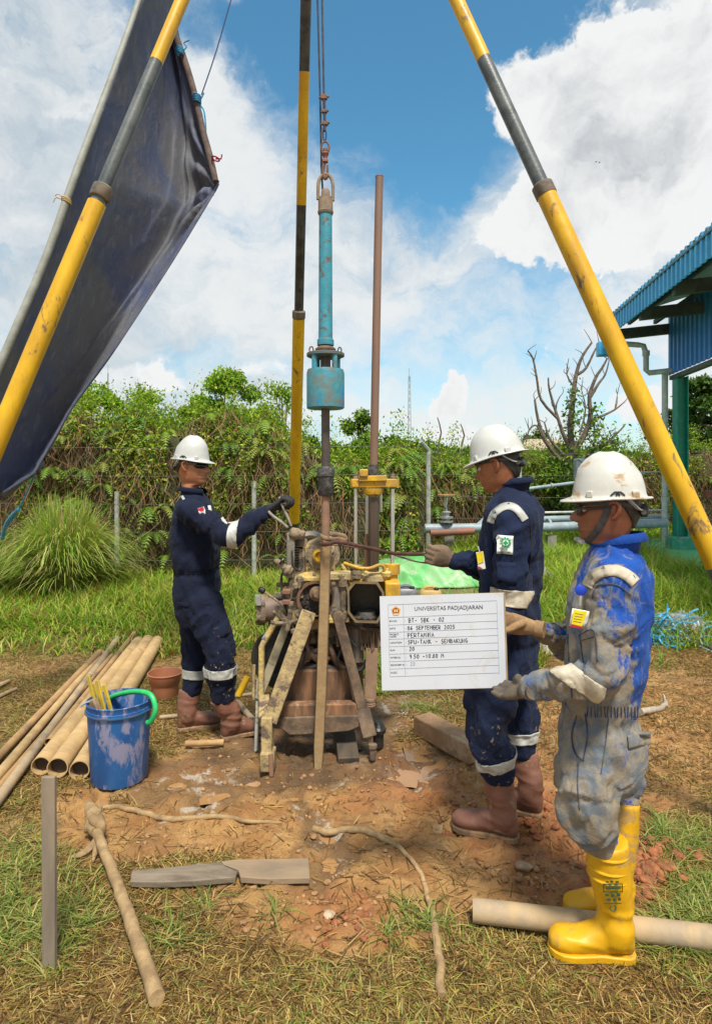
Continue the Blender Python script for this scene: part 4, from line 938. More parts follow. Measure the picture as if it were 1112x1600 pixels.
# ================================================================ hoist rope and drop hammer
YS = 3.42
rope = mat('steel_rope', (.02, .025, .05), (.06, .05, .06), scale=20, rough=.7)
rustd = mat('dark_rust', (.11, .065, .045), (.20, .10, .06), scale=20, rough=.75, bump=.5, bscale=90)
def hoist():
    root = thing('hoist_rope', 'dark steel hoist rope with clamps, chain links and hook above the blue hammer', 'rope', tuple(P(507, 270, YS)))
    a = APEX - Vector((0, 0, .1))
    m = MB(); m.tube([a + Vector((.02, 0, 0)), P(506, 150, YS)], .0065, seg=6); m.tube([P(506, 150, YS), P(507, 185, YS), P(507, 205, YS)], .009, seg=6); m.build('rope', rope, root)
    m = MB(); m.tube([a + Vector((-.02, .0, 0)), P(500, 150, YS + .03), P(501, 200, YS + .04), P(502, 260, YS + .04), P(504, 300, YS + .02)], .006, seg=6); m.build('tail_rope', rope, root)
    for (px, py, s) in ((506, 152, 1.3), (507, 174, 1), (508, 193, 1.1)):
        m = MB(); c = P(px, py, YS); m.box(c, (.026 * s, .02, .018 * s)); m.torus(c, (0, 1, 0), .014 * s, .004, 12, 6); m.tube([c + Vector((-.022 * s, 0, -.004)), c + Vector((.022 * s, 0, .004))], .006, seg=8); m.build('rope_clamp', rustd, root, bevel=.002)
    m = MB(); m.tube([P(505, 200, YS), P(504.5, 212, YS), P(507, 222, YS), P(509.5, 212, YS), P(508, 200, YS), P(506.5, 197, YS)], .0045, seg=6, smooth=3); m.build('rope_eye', rope, root)
    m = MB(); m.torus(P(508, 231, YS), (0, 1, 0), .021, .0055, 20, 8, sx=1.6); m.build('chain_link', rustd, root)
    m = MB(); m.lathe(P(508, 232, YS), (0, 0, -1), [(0, .006), (.0, .012), (.012, .014), (.02, .012), (.03, .02), (.045, .013), (.055, .011), (.062, .016), (.075, .016)], 14); m.build('swivel', mat('red_rust', (.30, .09, .05), (.13, .07, .05), scale=25, rough=.7), root)
    m = MB(); m.tube([P(507, 252, YS), P(505, 262, YS), P(505, 272, YS), P(508, 279, YS), P(511, 273, YS), P(511.5, 258, YS)], [.009, .010, .011, .011, .009, .006], seg=8, smooth=3); m.build('hook', rustd, root)
hoist()
teal = mat('chipped_teal', (.035, .22, .30), (.05, .30, .40), scale=12, soft=.2, rough=.45, c3=(.13, .09, .06), thr3=.57, scale3=16, bump=.4, bscale=70)
teal2 = mat('scraped_teal', (.05, .24, .30), (.16, .15, .12), scale=14, thr=.55, rough=.5, c3=(.02, .20, .50), thr3=.62, scale3=5, bump=.4, bscale=70)
mudsteel = mat('mud_coated_steel', (.17, .13, .10), (.30, .22, .15), scale=18, soft=.2, rough=.8, bump=.5, bscale=80)
rodrust = mat('rod_rust', (.22, .13, .09), (.32, .17, .10), scale=9, soft=.2, rough=.65, c3=(.12, .08, .065), thr3=.62, scale3=9, bump=.3)
roddark = mat('rod_dark', (.065, .05, .045), (.11, .08, .065), scale=10, rough=.5, bump=.3)
mudrod = mat('mud_caked_rod', (.34, .235, .12), (.27, .17, .08), scale=10, soft=.2, rough=.85, bump=.8, bscale=50, c3=(.20, .12, .06), thr3=.66)
def hammer():
    root = thing('drop_hammer', 'hanging blue slide hammer with thick ring weight above a black rod coupling', 'hammer', tuple(P(508, 640, YS)))
    x = P(508.5, 0, YS).x; z = lambda py: H - (py - CY) / F * YS; d = (0, 0, 1); pxm = YS / F
    def cyl(name, y1, y0, r, mt, seg=24, xx=0): m = MB(); m.lathe((x + xx * pxm, YS, z(y0)), d, [(0, r * pxm), (z(y1) - z(y0), r * pxm)], seg); return m.build(name, mt, root)
    m = MB(); m.tube([P(497, 312, YS), P(497, 290, YS), P(500, 278, YS), P(508.5, 272, YS), P(517, 278, YS), P(520, 290, YS), P(520, 314, YS)], .0095, seg=10, smooth=4); m.build('shackle', mudsteel, root)
    m = MB(); m.lathe((x, YS, z(335)), d, [(0, 11.5 * pxm), (.012, 12.5 * pxm), (.015, 11.6 * pxm), (z(312) - z(335), 11.4 * pxm), (z(310) - z(335), 7 * pxm), (z(300) - z(335), 7 * pxm), (z(296) - z(335), 5 * pxm)], 24); m.lathe((x - .042, YS, z(308)), (1, 0, 0), [(0, .008), (.084, .008)], 10); m.build('shackle_head', mudsteel, root)
    m = MB(); m.lathe((x, YS, z(540)), d, [(0, 13 * pxm), (.006, 13.2 * pxm), (.03, 13 * pxm), (.035, 11 * pxm), (z(330) - z(540), 10.2 * pxm)], 28); m.build('guide_tube', teal, root)
    m = MB(); m.lathe((x, YS, z(551)), d, [(0, 12 * pxm), (.012, 16 * pxm), (.02, 16 * pxm), (.034, 11 * pxm)], 28); m.build('rust_collar', rustd, root)
    m = MB(); m.lathe((x, YS, z(558)), d, [(0, 27 * pxm), (.004, 29.5 * pxm), (.018, 29.5 * pxm), (.022, 27 * pxm), (.022, 10 * pxm)], 36); m.build('top_flange', mat('flange_teal', (.05, .14, .16), (.14, .10, .07), scale=18, rough=.6, bump=.4), root)
    for a in (-2.3, -.9, .7, 2.2, -1.6 + 3.14):
        m = MB(); m.tube([(x + 24 * pxm * math.cos(a), YS + 24 * pxm * math.sin(a), z(580)), (x + 24 * pxm * math.cos(a), YS + 24 * pxm * math.sin(a), z(556))], 4.3 * pxm, seg=12); m.build('spacer_post', teal, root)
    cyl('inner_rod', 556, 582, 8, roddark)
    for s in (-1, 1):
        m = MB(); m.torus((x + s * 22 * pxm, YS + s * .01, z(547)), (0, 1, 0) if s < 0 else (.4, 1, 0), 3 * pxm, 1.2 * pxm, 14, 7, sx=1.6); m.build('lifting_eye', rustd, root)
    m = MB(); m.lathe((x, YS, z(639)), d, [(0, 27 * pxm), (.006, 29.3 * pxm), (.02, 29.5 * pxm), (z(581) - z(639) - .01, 29.5 * pxm), (z(578) - z(639), 28 * pxm), (z(578) - z(639), 9 * pxm)], 40); m.build('weight', teal2, root)
    m = MB(); m.lathe((x, YS, z(732)), d, [(0, 6.6 * pxm), (z(638) - z(732), 6.6 * pxm)], 18); m.build('rod', roddark, root)
    m = MB(); m.lathe((x + .001, YS, z(775)), d, [(0, 10 * pxm), (.01, 12 * pxm), (z(745) - z(775), 12.6 * pxm), (z(744) - z(775), 14 * pxm), (z(732) - z(775), 14 * pxm), (z(729) - z(775), 12 * pxm)], 26); m.build('coupling', mat('black_coupling', (.035, .035, .036), (.15, .13, .12), scale=30, thr=.56, rough=.55, bump=.7, bscale=90), root)
    m = MB(); m.lathe((x, YS, z(850)), d, [(0, 6.6 * pxm), (z(774) - z(850), 6.3 * pxm)], 18); m.build('lower_rod', rodrust, root)
    # mud caked square rod leaning down to the hole
    m = MB(); m.tube([P(509, 846, YS), P(506, 960, YS - .01), P(502, 1080, YS - .03), P(498, 1165, YS - .05), P(497, 1200, YS - .06)], [8.2 * pxm, 8.2 * pxm, 8.4 * pxm, 8.0 * pxm, 6.4 * pxm], seg=8, power=3.5); m.build('mud_caked_rod', mudrod, root)
hammer()
def long_pipe():
    Y = 3.75; root = thing('long_rusty_pipe', 'long slim rusty pipe standing upright in the drill head', 'pipe', tuple(P(584, 735, Y)))
    m = MB(); m.tube([P(583.5, 733, Y), P(585, 660, Y), P(588, 500, Y), P(590, 390, Y), P(592.5, 276, Y)], [6.5 * Y / F, 6.5 * Y / F, 6.4 * Y / F, 6.3 * Y / F, 6.2 * Y / F], seg=18); m.build('tube', mat('brown_rod', (.17, .10, .075), (.26, .15, .10), scale=4, soft=.25, rough=.6, bump=.2, stretch=(1, 1, .2)), root)
    m = MB(); m.torus(P(592.5, 276, Y), (0, 0, 1), 5.4 * Y / F, 1.2 * Y / F, 18, 6); m.build('tube_rim', MATS['brown_rod'], root)
long_pipe()

# ================================================================ tarpaulin
def tarpaulin():
    tm = bpy.data.materials.new('tarpaulin_weave'); tm.use_nodes = True; n = NT(tm.node_tree); bs = tm.node_tree.nodes['Principled BSDF']; v = n.new('ShaderNodeTexCoord').outputs['Object']
    c = n.mix(n.ramp(n.noise(v, 1.6, 8, .65, .6), .38, .62), (.095, .118, .215), (.155, .160, .180))
    c = n.mix(n.math('MULTIPLY', n.ramp(n.noise(n.scale(v, (3, 3, 1)), 6, 8, .7, .5), .5, .75), .55), c, (.30, .30, .38))
    c = n.mix(n.math('MULTIPLY', n.ramp(n.noise(v, 60, 3, .6), .66, .72), .5), c, (.35, .36, .4))
    n.put(bs.inputs['Base Color'], c); bs.inputs['Roughness'].default_value = .6; bs.inputs['Specular IOR Level'].default_value = .25
    b = n.new('ShaderNodeBump'); b.inputs['Strength'].default_value = .5; b.inputs['Distance'].default_value = .02; n.put(b.inputs['Height'], n.math('MULTIPLY_ADD', n.noise(v, 300, 2, .5), .12, n.noise(n.scale(v, (1, 1, .6)), 7, 7, .6, .8))); n.put(bs.inputs['Normal'], b.outputs[0])
    tr = n.new('ShaderNodeBsdfTranslucent'); tr.inputs[0].default_value = (.09, .10, .20, 1); mx = n.new('ShaderNodeMixShader'); mx.inputs[0].default_value = .22
    n.l.new(bs.outputs[0], mx.inputs[1]); n.l.new(tr.outputs[0], mx.inputs[2]); n.l.new(mx.outputs[0], tm.node_tree.nodes['Material Output'].inputs[0])
    root = thing('tarpaulin', 'dark blue tarpaulin sheet slung from a bent branch behind the left tripod leg', 'tarpaulin', tuple(P(170, 400, 4.2)))
    # rows from the top edge (above the picture) down to the low corner; left edge along the pole, right edge free
    L = [(262, -120, 4.4), (222, 0, 4.2), (180, 120, 4.05), (128, 260, 3.9), (80, 400, 3.8), (30, 520, 3.7), (-22, 640, 3.65), (-70, 740, 3.6), (-80, 800, 3.6)]
    Rr = [(262, -110, 4.6), (272, 20, 4.75), (306, 155, 4.7), (343, 289, 4.6), (262, 420, 4.45), (190, 530, 4.3), (110, 640, 4.15), (56, 738, 4.0), (2, 772, 3.9)]
    nU, nV = 90, 130
    Lp, _ = catmull([P(*p) for p in L], [1] * 9, 40); Rp, _ = catmull([P(*p) for p in Rr], [1] * 9, 40)
    # keep the right hand corner crisp
    Rp = [];
    for i in range(8):
        for j in range(40): Rp.append(P(*Rr[i]).lerp(P(*Rr[i + 1]), j / 40))
    Rp.append(P(*Rr[-1])); V = []
    for j in range(nV + 1):
        t = j / nV; a = Lp[int(t * 320)]; b = Rp[int(t * 320)]
        # sag of the free edges
        sag = math.sin(math.pi * min(1, max(0, (t - .40) / .47))) * .035
        for i in range(nU + 1):
            u = i / nU; p = a.lerp(b, u)
            q = p + Vector((0, 1, 0)) * (math.sin(math.pi * u) * (.25 + .2 * math.sin(3 * t))) 
            wx = u * 5; wy = t * 9
            corner = math.exp(-((u - 1) ** 2 / .12 + (t - .375) ** 2 / .012))
            r = (1 - abs(mnoise.noise(Vector((wx * 1.3 + wy * .6, wy * .35, 1.3)))) * 2) * .045 + mnoise.noise(Vector((wx * 2, wy * 1.2, 4))) * .02
            ang = math.atan2((t - .375) * 3, (1.02 - u)); r += corner * (.055 * math.sin(ang * 11 + 1.5 * mnoise.noise(Vector((u * 4, t * 6, 2)))) + .02 * mnoise.noise(Vector((u * 18, t * 22, 0))))
            edge = min(1, min(u, 1 - u) * 9)
            top = math.exp(-(t / .3) ** 2); r += top * .07 * math.sin(u * 17 + 2 * t) * edge
            lowc = math.exp(-((u - 1) ** 2 / .10 + (t - .875) ** 2 / .006)); ang2 = math.atan2((t - .875) * 3, (1.02 - u)); r += lowc * .04 * math.sin(ang2 * 8)
            if u > .93: q.y += 0
            V.append(q + Vector((-.3, -.9, .1)) * r * (edge * .85 + .15) )
    Fq = [(j * (nU + 1) + i, j * (nU + 1) + i + 1, (j + 1) * (nU + 1) + i + 1, (j + 1) * (nU + 1) + i) for j in range(nV) for i in range(nU)]
    o = np_mesh('sheet', np.array([v[:] for v in V]), Fq, tm, root, smooth=True); so = o.modifiers.new('t', 'SOLIDIFY'); so.thickness = .0025
    hem = MB(); hp = [V[j * (nU + 1) + nU] for j in range(48, nV + 1, 3)]; hem.tube(hp, .008, seg=6); hem.build('hem', mat('hem_blue', (.07, .08, .15), (.12, .12, .16), scale=9, rough=.5), root)
    pole = thing('tarpaulin_pole', 'pale straight pole carrying the left edge of the tarpaulin', 'pole', tuple(P(80, 400, 3.8))); m = MB()
    m.tube([P(262, -130, 4.42), P(215, 10, 4.2), P(172, 130, 4.05), P(122, 262, 3.88), P(73, 400, 3.78), P(22, 520, 3.68), P(-30, 640, 3.62), P(-90, 780, 3.55), P(-150, 930, 3.5)], .023, seg=12, smooth=3); m.build('pole_shaft', mat('pole_pale', (.34, .36, .33), (.22, .22, .19), scale=6, soft=.25, rough=.6, bump=.4), pole)
    m = MB(); c = P(104, 316, 3.84); [m.torus(c + Vector((0, 0, .01 * k)), (.35, .1, 1), .028, .004, 14, 5) for k in range(3)]; m.tube([c, c + Vector((-.05, -.02, .02)), c + Vector((-.07, -.02, -.01))], .003, seg=5, smooth=3); m.tube([c, c + Vector((-.03, -.03, .035)), c + Vector((-.06, -.02, .03))], .003, seg=5, smooth=3); m.build('string_tie', mat('raffia', (.5, .35, .15), rough=.9), pole)
    br = thing('bent_branch', 'dark bent branch holding out the right corner of the tarpaulin', 'branch', tuple(P(300, 130, 4.6))); m = MB()
    m.tube([P(236, -90, 4.7), P(252, -5, 4.7), P(272, 50, 4.7), P(292, 105, 4.68), P(306, 155, 4.66), P(316, 200, 4.63), P(328, 245, 4.6), P(337, 284, 4.56)], [.03, .027, .026, .024, .024, .023, .025, .022], seg=12, smooth=3); m.build('wood', mat('dark_branch', (.075, .05, .045), (.14, .10, .08), scale=12, rough=.85, bump=.7), br)
    tie = mat('blue_string', (.02, .18, .40), (.03, .3, .5), scale=30, rough=.6)
    m = MB(); c = P(281, 84, 4.66); tie2 = None; [m.torus(c + Vector((0, 0, .012 * k)), (.4, .1, 1), .03, .005, 14, 5) for k in range(4)]; m.tube([c, c + Vector((.05, 0, .05)), c + Vector((.03, 0, .08)), c + Vector((.07, 0, .10))], .005, seg=5, smooth=3); m.build('string_tie', tie, br); m = MB(); c = P(308, 160, 4.64); [m.torus(c + Vector((0, 0, .012 * k)), (.2, .1, 1), .028, .005, 14, 5) for k in range(5)]
    m.tube([c, c + Vector((.03, 0, .03)), c + Vector((.05, 0, .07))], .006, seg=5, smooth=3); m.tube([c, c + Vector((.045, 0, -.05)), c + Vector((.06, 0, -.13)), c + Vector((.065, 0, -.22))], .006, seg=5, smooth=3); m.tube([c, c + Vector((.03, 0, -.06)), c + Vector((.05, 0, -.16))], .005, seg=5, smooth=3); m.build('string_tie', tie, br)
    m = MB(); c = P(337, 248, 4.56); m.torus(c, (.3, .1, 1), .028, .006, 14, 5); m.tube([c, c + Vector((.04, 0, .0)), c + Vector((.045, 0, .03))], .006, seg=5); m.build('red_tie', mat('red_string', (.35, .03, .05), rough=.7), br)
    m = MB(); m.tube([P(390, -100, 4.9), P(361, 0, 4.8), P(338, 80, 4.73), P(315, 148, 4.66)], .0045, seg=6, smooth=3); o = m.build('guy_rope', mat('guy_blue', (.015, .03, .10), rough=.7)); tag(o, 'thin dark blue guy rope running up from the bent branch', 'rope')
    m = MB(); m.tube([P(56, 738, 4.0), P(38, 780, 4.4), P(18, 815, 4.9), P(-10, 850, 5.4), P(-30, 900, 6.0)], .006, seg=6, smooth=3); m.tube([P(30, 795, 4.6), P(12, 815, 4.9), P(4, 842, 5.2)], .014, seg=6, smooth=3); o = m.build('guy_rope', tie); tag(o, 'bright blue rope tying down the low corner of the tarpaulin', 'rope')
tarpaulin()

# ================================================================ drilling machine
castmud = mat('muddy_casting', (.15, .115, .082), (.30, .225, .14), scale=14, soft=.12, rough=.75, bump=1.0, bscale=60, c3=(.06, .048, .038), thr3=.53, scale3=9, bdist=.008)
castyel = mat('muddy_yellow_casting', (.58, .42, .13), (.40, .31, .18), scale=11, soft=.10, rough=.65, bump=.9, bscale=60, c3=(.12, .09, .055), thr3=.63, scale3=10, bdist=.008)
rigyel = mat('rig_yellow', (.66, .38, .01), (.42, .25, .05), scale=10, soft=.15, rough=.5, bump=.3, bscale=60, c3=(.22, .13, .07), thr3=.60, scale3=12)
frametan = mat('mud_caked_frame', (.44, .33, .15), (.28, .20, .11), scale=12, soft=.12, rough=.85, bump=1.0, bscale=50, c3=(.12, .085, .06), thr3=.54, scale3=11, bdist=.008)
framegrey = mat('mud_frame_dark', (.20, .135, .085), (.09, .062, .045), scale=11, soft=.15, rough=.85, bump=.8, bscale=50)
tankred = mat('mud_stained_tank', (.30, .15, .075), (.10, .058, .036), scale=11, soft=.14, rough=.8, bump=.6, bscale=40, stretch=(1, 1, .22), c3=(.36, .24, .15), thr3=.6, scale3=9)
blackm = mat('oily_black', (.012, .012, .012), (.03, .027, .025), scale=14, rough=.35, bump=.6, bscale=50)
chrome = mat('chrome_rod', (.80, .80, .78), rough=.28, metal=.85, var=.03)
rubber = mat('black_rubber', (.022, .026, .025), (.05, .045, .04), scale=8, rough=.6, bump=.2)
hosem = mat('muddy_hose', (.30, .18, .11), (.14, .09, .065), scale=14, rough=.8, bump=.4)
greyp = mat('grey_chipped', (.26, .28, .28), (.38, .32, .20), scale=7, rough=.6, bump=.3, c3=(.12, .10, .08), thr3=.6, scale3=12)
def rig():
    Y0 = 3.6; root = thing('drilling_machine', 'mud caked spindle drilling machine on an A shaped frame with yellow hydraulic crosshead', 'drilling machine', tuple(G(490, 1150)))
    q = lambda px, py, dy=0.0: P(px, py, Y0 + dy)
    s = Y0 / F
    def part(name, m, mt, **k): return m.build(name, mt, root, **k)
    def bolt(par, c, ax, r=.008):
        m = MB(); m.lathe(c, ax, [(0, r), (.008, r), (.010, r * .6)], 6); return m.build('bolt', castmud, par, smooth=0)
    FY = Vector((0, -1, 0))
    # --- A frame
    def strut(px0, py0, dy0, px1, py1, dy1, w, h, mt, name='frame_leg'):
        m = MB(); m.beam(q(px0, py0, dy0), q(px1, py1, dy1), w, h, up=(0, 1, 0)); return part(name, m, mt, bevel=.006)
    strut(483, 955, -.10, 421, 1128, -.22, .082, .05, frametan)
    strut(452, 965, .10, 404, 1092, .05, .05, .05, greyp)
    strut(526, 955, -.06, 569, 1118, -.10, .055, .06, framegrey)
    strut(512, 955, .2, 548, 1075, .35, .05, .05, framegrey)
    strut(418, 1118, -.22, 418, 1172, -.24, .058, .09, frametan, 'foot_block'); strut(413, 1092, 0, 413, 1128, -.2, .06, .06, frametan, 'foot_block')
    m = MB(); m.box(q(419, 1186, -.26), (.075, .10, .10)); o = part('ground_clamp', m, frametan, bevel=.008); m = MB(); m.tube([q(423, 1178, -.31), q(424, 1212, -.31)], .012, seg=8); m.build('clamp_pin', rodrust, o)
    strut(567, 1108, -.1, 578, 1152, -.16, .075, .06, framegrey, 'foot_block')
    m = MB(); m.lathe(q(591, 1166, -.05), (0, 0, 1), [(0, .030), (.08, .030), (.08, .042), (.10, .045), (.12, .03), (.14, .02)], 12); part('screw_jack', m, blackm)
    m = MB(); m.lathe(q(582, 1186, -.2), (0, 0, 1), [(0, .018), (.06, .018), (.062, .025), (.08, .025)], 8); part('foot_bolt', m, framegrey)
    # striped guard rail at left
    m = MB(); m.tube([q(459, 925, .05), q(440, 955, .04), q(413, 1002, .02), q(409, 1010, .02), q(408, 1092, .0)], .018, seg=10); o = part('side_rail', m, castyel)
    for a, b in (((450, 940), (440, 955)), ((428, 976), (413, 1000))):
        m = MB(); m.tube([q(a[0], a[1], .045), q(b[0], b[1], .02)], .0192, seg=10); m.build('grey_band', greyp, o)
    strut(404, 1060, .1, 400, 1175, -.05, .02, .04, greyp, 'side_plank'); strut(397, 1038, .15, 396, 1095, .1, .018, .02, frametan, 'side_plank')
    # flywheel
    m = MB(); c = q(438, 1028, .22); m.lathe(c, (-.25, -1, 0), [(-.05, .17), (.03, .178), (.045, .165), (.035, .10), (.03, .09), (.05, .05), (.06, .03)], 36); part('flywheel', m, rubber)
    # tank and cross beams
    z = lambda py, dy=0: q(0, py, dy).z
    m = MB(); a = [q(449, 1047, .0), q(543, 1047, .0), q(553, 1108, .0), q(441, 1108, .0)]; b = [p + Vector((0, .32, 0)) for p in a]; m.loft([a, b]); part('mud_tank', m, tankred, bevel=.012)
    m = MB(); m.prism([q(428, 1102, -.13), q(556, 1100, -.13), q(560, 1118, -.13), q(424, 1121, -.13)], (0, .07, 0)); part('cross_beam', m, tankred, bevel=.006)
    m = MB(); m.prism([q(425, 1122, -.145), q(561, 1118, -.145), q(562, 1136, -.145), q(545, 1143, -.145), q(470, 1149, -.145), q(452, 1149, -.145), q(440, 1140, -.145), q(425, 1138, -.145)], (0, .08, 0)); part('cross_beam', m, framegrey, bevel=.006)
    # hoses in the middle
    for pts in ([(482, 985), (480, 1005), (488, 1025), (505, 1038), (520, 1050)], [(494, 990), (498, 1010), (490, 1022), (512, 1035)], [(512, 1000), (520, 1020), (528, 1040), (540, 1045)], [(470, 1050), (500, 1040), (540, 1050), (565, 1045), (578, 1020)],
                [(556, 1030), (566, 1040), (578, 1035), (580, 1010)], [(510, 1012), (530, 1042), (548, 1048), (556, 1038)], [(486, 1012), (500, 1030), (522, 1028), (538, 1046)], [(468, 1035), (480, 1020), (500, 1015), (512, 1000)]):
        m = MB(); m.tube([q(x, y, .05 + .03 * math.sin(x)) for x, y in pts], .0135, seg=8, smooth=4); part('hose', m, random.choice([hosem, hosem, rubber]))
    m = MB(); m.box(q(505, 1010, .18), (.30, .10, .22)); m.box(q(512, 985, .15), (.16, .16, .12)); part('engine_block', m, blackm, bevel=.01)
    m = MB(); m.prism([q(468, 1040, .04), q(472, 1022, .04), q(486, 1018, .04), q(492, 1024, .04), q(482, 1034, .04)], (0, .03, 0)); part('bent_bracket', m, hosem)
    # --- motor at the left
    c = q(402, 953, .12); ax = (1, .15, 0)
    m = MB(); m.lathe(c, ax, [(0, .078), (.055, .078), (.055, .07), (.18, .072), (.19, .05), (.3, .05)], 24); part('hydraulic_motor', m, mat('motor_brown', (.16, .105, .085), (.24, .17, .13), scale=8, soft=.2, rough=.6, bump=.3))
    m = MB(); m.lathe(c + Vector((-.004, 0, 0)), ax, [(0, .088), (.05, .09)], 6); o = part('motor_flange', m, castmud, smooth=0)
    m = MB(); m.prism([q(398, 930, .03), q(407, 930, .02), q(408, 946, .02), q(400, 946, .03)], (0, .02, 0)); m.build('scraped_face', steel, o)
    # --- gear housing
    c = q(487, 937, .02)
    m = MB(); m.lathe(c + Vector((0, .12, 0)), (0, -1, 0), [(0, .15), (.11, .155), (.125, .165), (.145, .165), (.15, .15)], 40); o = part('gear_housing', m, castyel)
    for k in range(10):
        w = k * .628 + .2; bolt(o, c + Vector((.153 * math.cos(w), -.030, .153 * math.sin(w))), FY, .011)
    m = MB(); sq = [q(472, 905, -.05), q(518, 905, -.05), q(518, 965, -.05), q(472, 965, -.05)]
    m.prism([q(470, 902, -.06), q(520, 902, -.06), q(520, 908, -.06), q(470, 908, -.06)], (0, .06, 0)); m.prism([q(470, 962, -.06), q(520, 962, -.06), q(520, 968, -.06), q(470, 968, -.06)], (0, .06, 0)); part('window_frame', m, castyel, bevel=.003)
    m = MB(); m.lathe(q(494, 936, -.03), (0, -1, 0), [(0, .108), (.02, .112), (.03, .108), (.03, .092), (-.02, .09)], 36, cap=False); part('opening_ring', m, rustd)
    m = MB(); m.box(q(508, 940, .2), (.30, .22, .30)); m.box(q(505, 985, .16), (.20, .2, .12)); part('gear_case', m, castmud, bevel=.02); m = MB(); m.lathe(q(494, 936, -.028), (0, -1, 0), [(0, .098), (.004, .096)], 32); part('oily_recess', m, mat('oily_gear_well', (.055, .042, .033), (.014, .012, .011), scale=11, soft=.08, rough=.4, bump=1.0, bscale=40, bdist=.02))
    m = MB(); m.lathe(q(495, 927, -.03), (.1, -1, .1), [(0, .045), (.03, .042), (.04, .03), (.07, .026), (.08, .02)], 18); part('shaft_end', m, mat('clayey_shaft', (.26, .16, .09), (.14, .09, .06), scale=20, rough=.6, bump=.5))
    for i in range(9):
        m = MB(); w = 3.5 + i * .32; m.box(q(494, 936, -.045) + Vector((.07 * math.cos(w), 0, .07 * math.sin(w))), (.018, .03, .014), Matrix.Rotation(-w, 3, 'Y')); part('gear_tooth', m, blackm)
    # curved grey guard right of ring
    m = MB(); m.tube([q(512, 900, -.04), q(524, 915, -.05), q(527, 935, -.05), q(524, 955, -.05), q(514, 970, -.04)], .030, seg=8, flat=.5, up=(0, 1, 0), smooth=4); o = part('curved_guard', m, mat('grey_mud_guard', (.22, .20, .18), (.3, .25, .2), scale=9, rough=.7, bump=.3))
    for (x, y) in ((521, 912), (522, 947)): bolt(o, q(x, y, -.085), FY, .012)
    # hinge column
    m = MB(); m.lathe(q(536, 968, -.06), (0, 0, 1), [(0, .030), (.05, .030), (.05, .018), (.19, .018), (.19, .032), (.25, .032)], 18); part('hinge_pin', m, castmud)
    m = MB(); m.beam(q(514, 899, -.04), q(548, 899, -.04), .1, .04); m.beam(q(514, 968, -.04), q(546, 966, -.04), .08, .03); part('hinge_bracket', m, castyel, bevel=.006)
    # clamp at left of housing
    m = MB(); m.beam(q(440, 931, -.02), q(474, 926, -.02), .05, .055); part('clamp_arm', m, castmud, bevel=.006)
    for y in (924, 940): m = MB(); m.box(q(448, y, -.06), (.045, .05, .026)); part('red_jaw', m, mat('red_mud_jaw', (.30, .13, .09), (.2, .1, .07), scale=20, rough=.7), bevel=.004)
    m = MB(); m.tube([q(430, 933, -.02), q(445, 931, -.02)], .024, seg=10); part('clamp_screw', m, castmud)
    for (x, y, w_) in ((462, 915, .020), (466, 958, .024), (509, 880, .018), (534, 950, .016), (470, 905, .018), (553, 895, .016), (447, 968, .018), (459, 985, .02)): m = MB(); m.lathe(q(x, y, -.05), (.1, -1, 0), [(0, w_), (.02, w_), (.022, w_ * .6), (.035, w_ * .6)], 6); part('nut', m, castmud, smooth=0)
    for pts in ([(462, 870), (440, 900), (446, 950), (462, 990)], [(530, 900), (545, 940), (540, 985), (556, 1010)], [(470, 975), (464, 1000), (476, 1020), (470, 1045)], [(524, 980), (536, 1005), (528, 1030), (545, 1040)]): m = MB(); m.tube([q(x, y, -.03) for x, y in pts], .007, seg=7, smooth=5); part('hydraulic_hose', m, rubber)
    for pts, r in (([(409, 922), (425, 933), (442, 946)], .007), ([(426, 955), (440, 966), (455, 975)], .010), ([(440, 960), (450, 972), (466, 968)], .011), ([(423, 972), (436, 974), (452, 972)], .012), ([(455, 940), (453, 960), (449, 985)], .014)):
        m = MB(); m.tube([q(x, y, -.08) for x, y in pts], r, seg=8, smooth=3); part('linkage', m, castmud)
    m = MB(); m.lathe(q(409, 922, -.08), (1, 0, -.6), [(-.02, .008), (-.012, .018), (.012, .018), (.02, .008)], 12); part('lever_knob', m, blackm)
    m = MB(); m.tube([q(432, 914, .0), q(452, 913, .0)], .012, seg=10); part('peg', m, framegrey)
    # --- upper gearbox
    m = MB(); pl = [(478, 905), (476, 855), (482, 846), (497, 839), (512, 839), (522, 848), (524, 905)]; m.prism([q(x, y, .0) for x, y in pl], (0, .16, 0)); o = part('upper_gearbox', m, castyel, bevel=.008)
    for (x, y) in ((481, 857), (483, 888), (519, 890), (517, 856), (505, 893)): bolt(o, q(x, y, -.002), FY, .010)
    c = q(500, 868, 0); m = MB(); m.lathe(c, FY, [(0, .085), (.010, .085), (.012, .072), (.020, .070), (.022, .05)], 32); m.build('bearing_cover', castmud, o)
    for k in range(6): w = k * 1.047 + .3; bolt(o, c + Vector((.076 * math.cos(w), -.010, .076 * math.sin(w))), FY, .007)
    m = MB(); m.lathe(c + Vector((0, -.02, 0)), FY, [(0, .042), (.02, .04), (.03, .028), (.012, .018), (.012, .0005)], 24); m.build('yellow_hub', rigyel, o)
    m = MB(); c = q(494, 868, .14); m.lathe(c, FY, [(-.14, .120), (-.13, .135), (-.06, .13), (-.05, .142), (.0, .142), (.02, .133), (.06, .133), (.08, .14), (.10, .14), (.11, .12)], 40); part('drum', m, castmud)
    m = MB(); c = q(478, 846, .05); m.tube([c + Vector((.09 * math.cos(w) + .03, 0, .09 * math.sin(w) - .05)) for w in np.linspace(.6, 3.0, 10)], .022, seg=8, flat=1.8, up=(0, 1, 0)); part('brake_band', m, mat('grey_mud_guard', (0, 0, 0)))
    m = MB(); m.box(q(468, 885, .05), (.07, .1, .26)); m.box(q(470, 850, .04), (.08, .08, .07)); part('gearbox_side', m, castmud, bevel=.012)
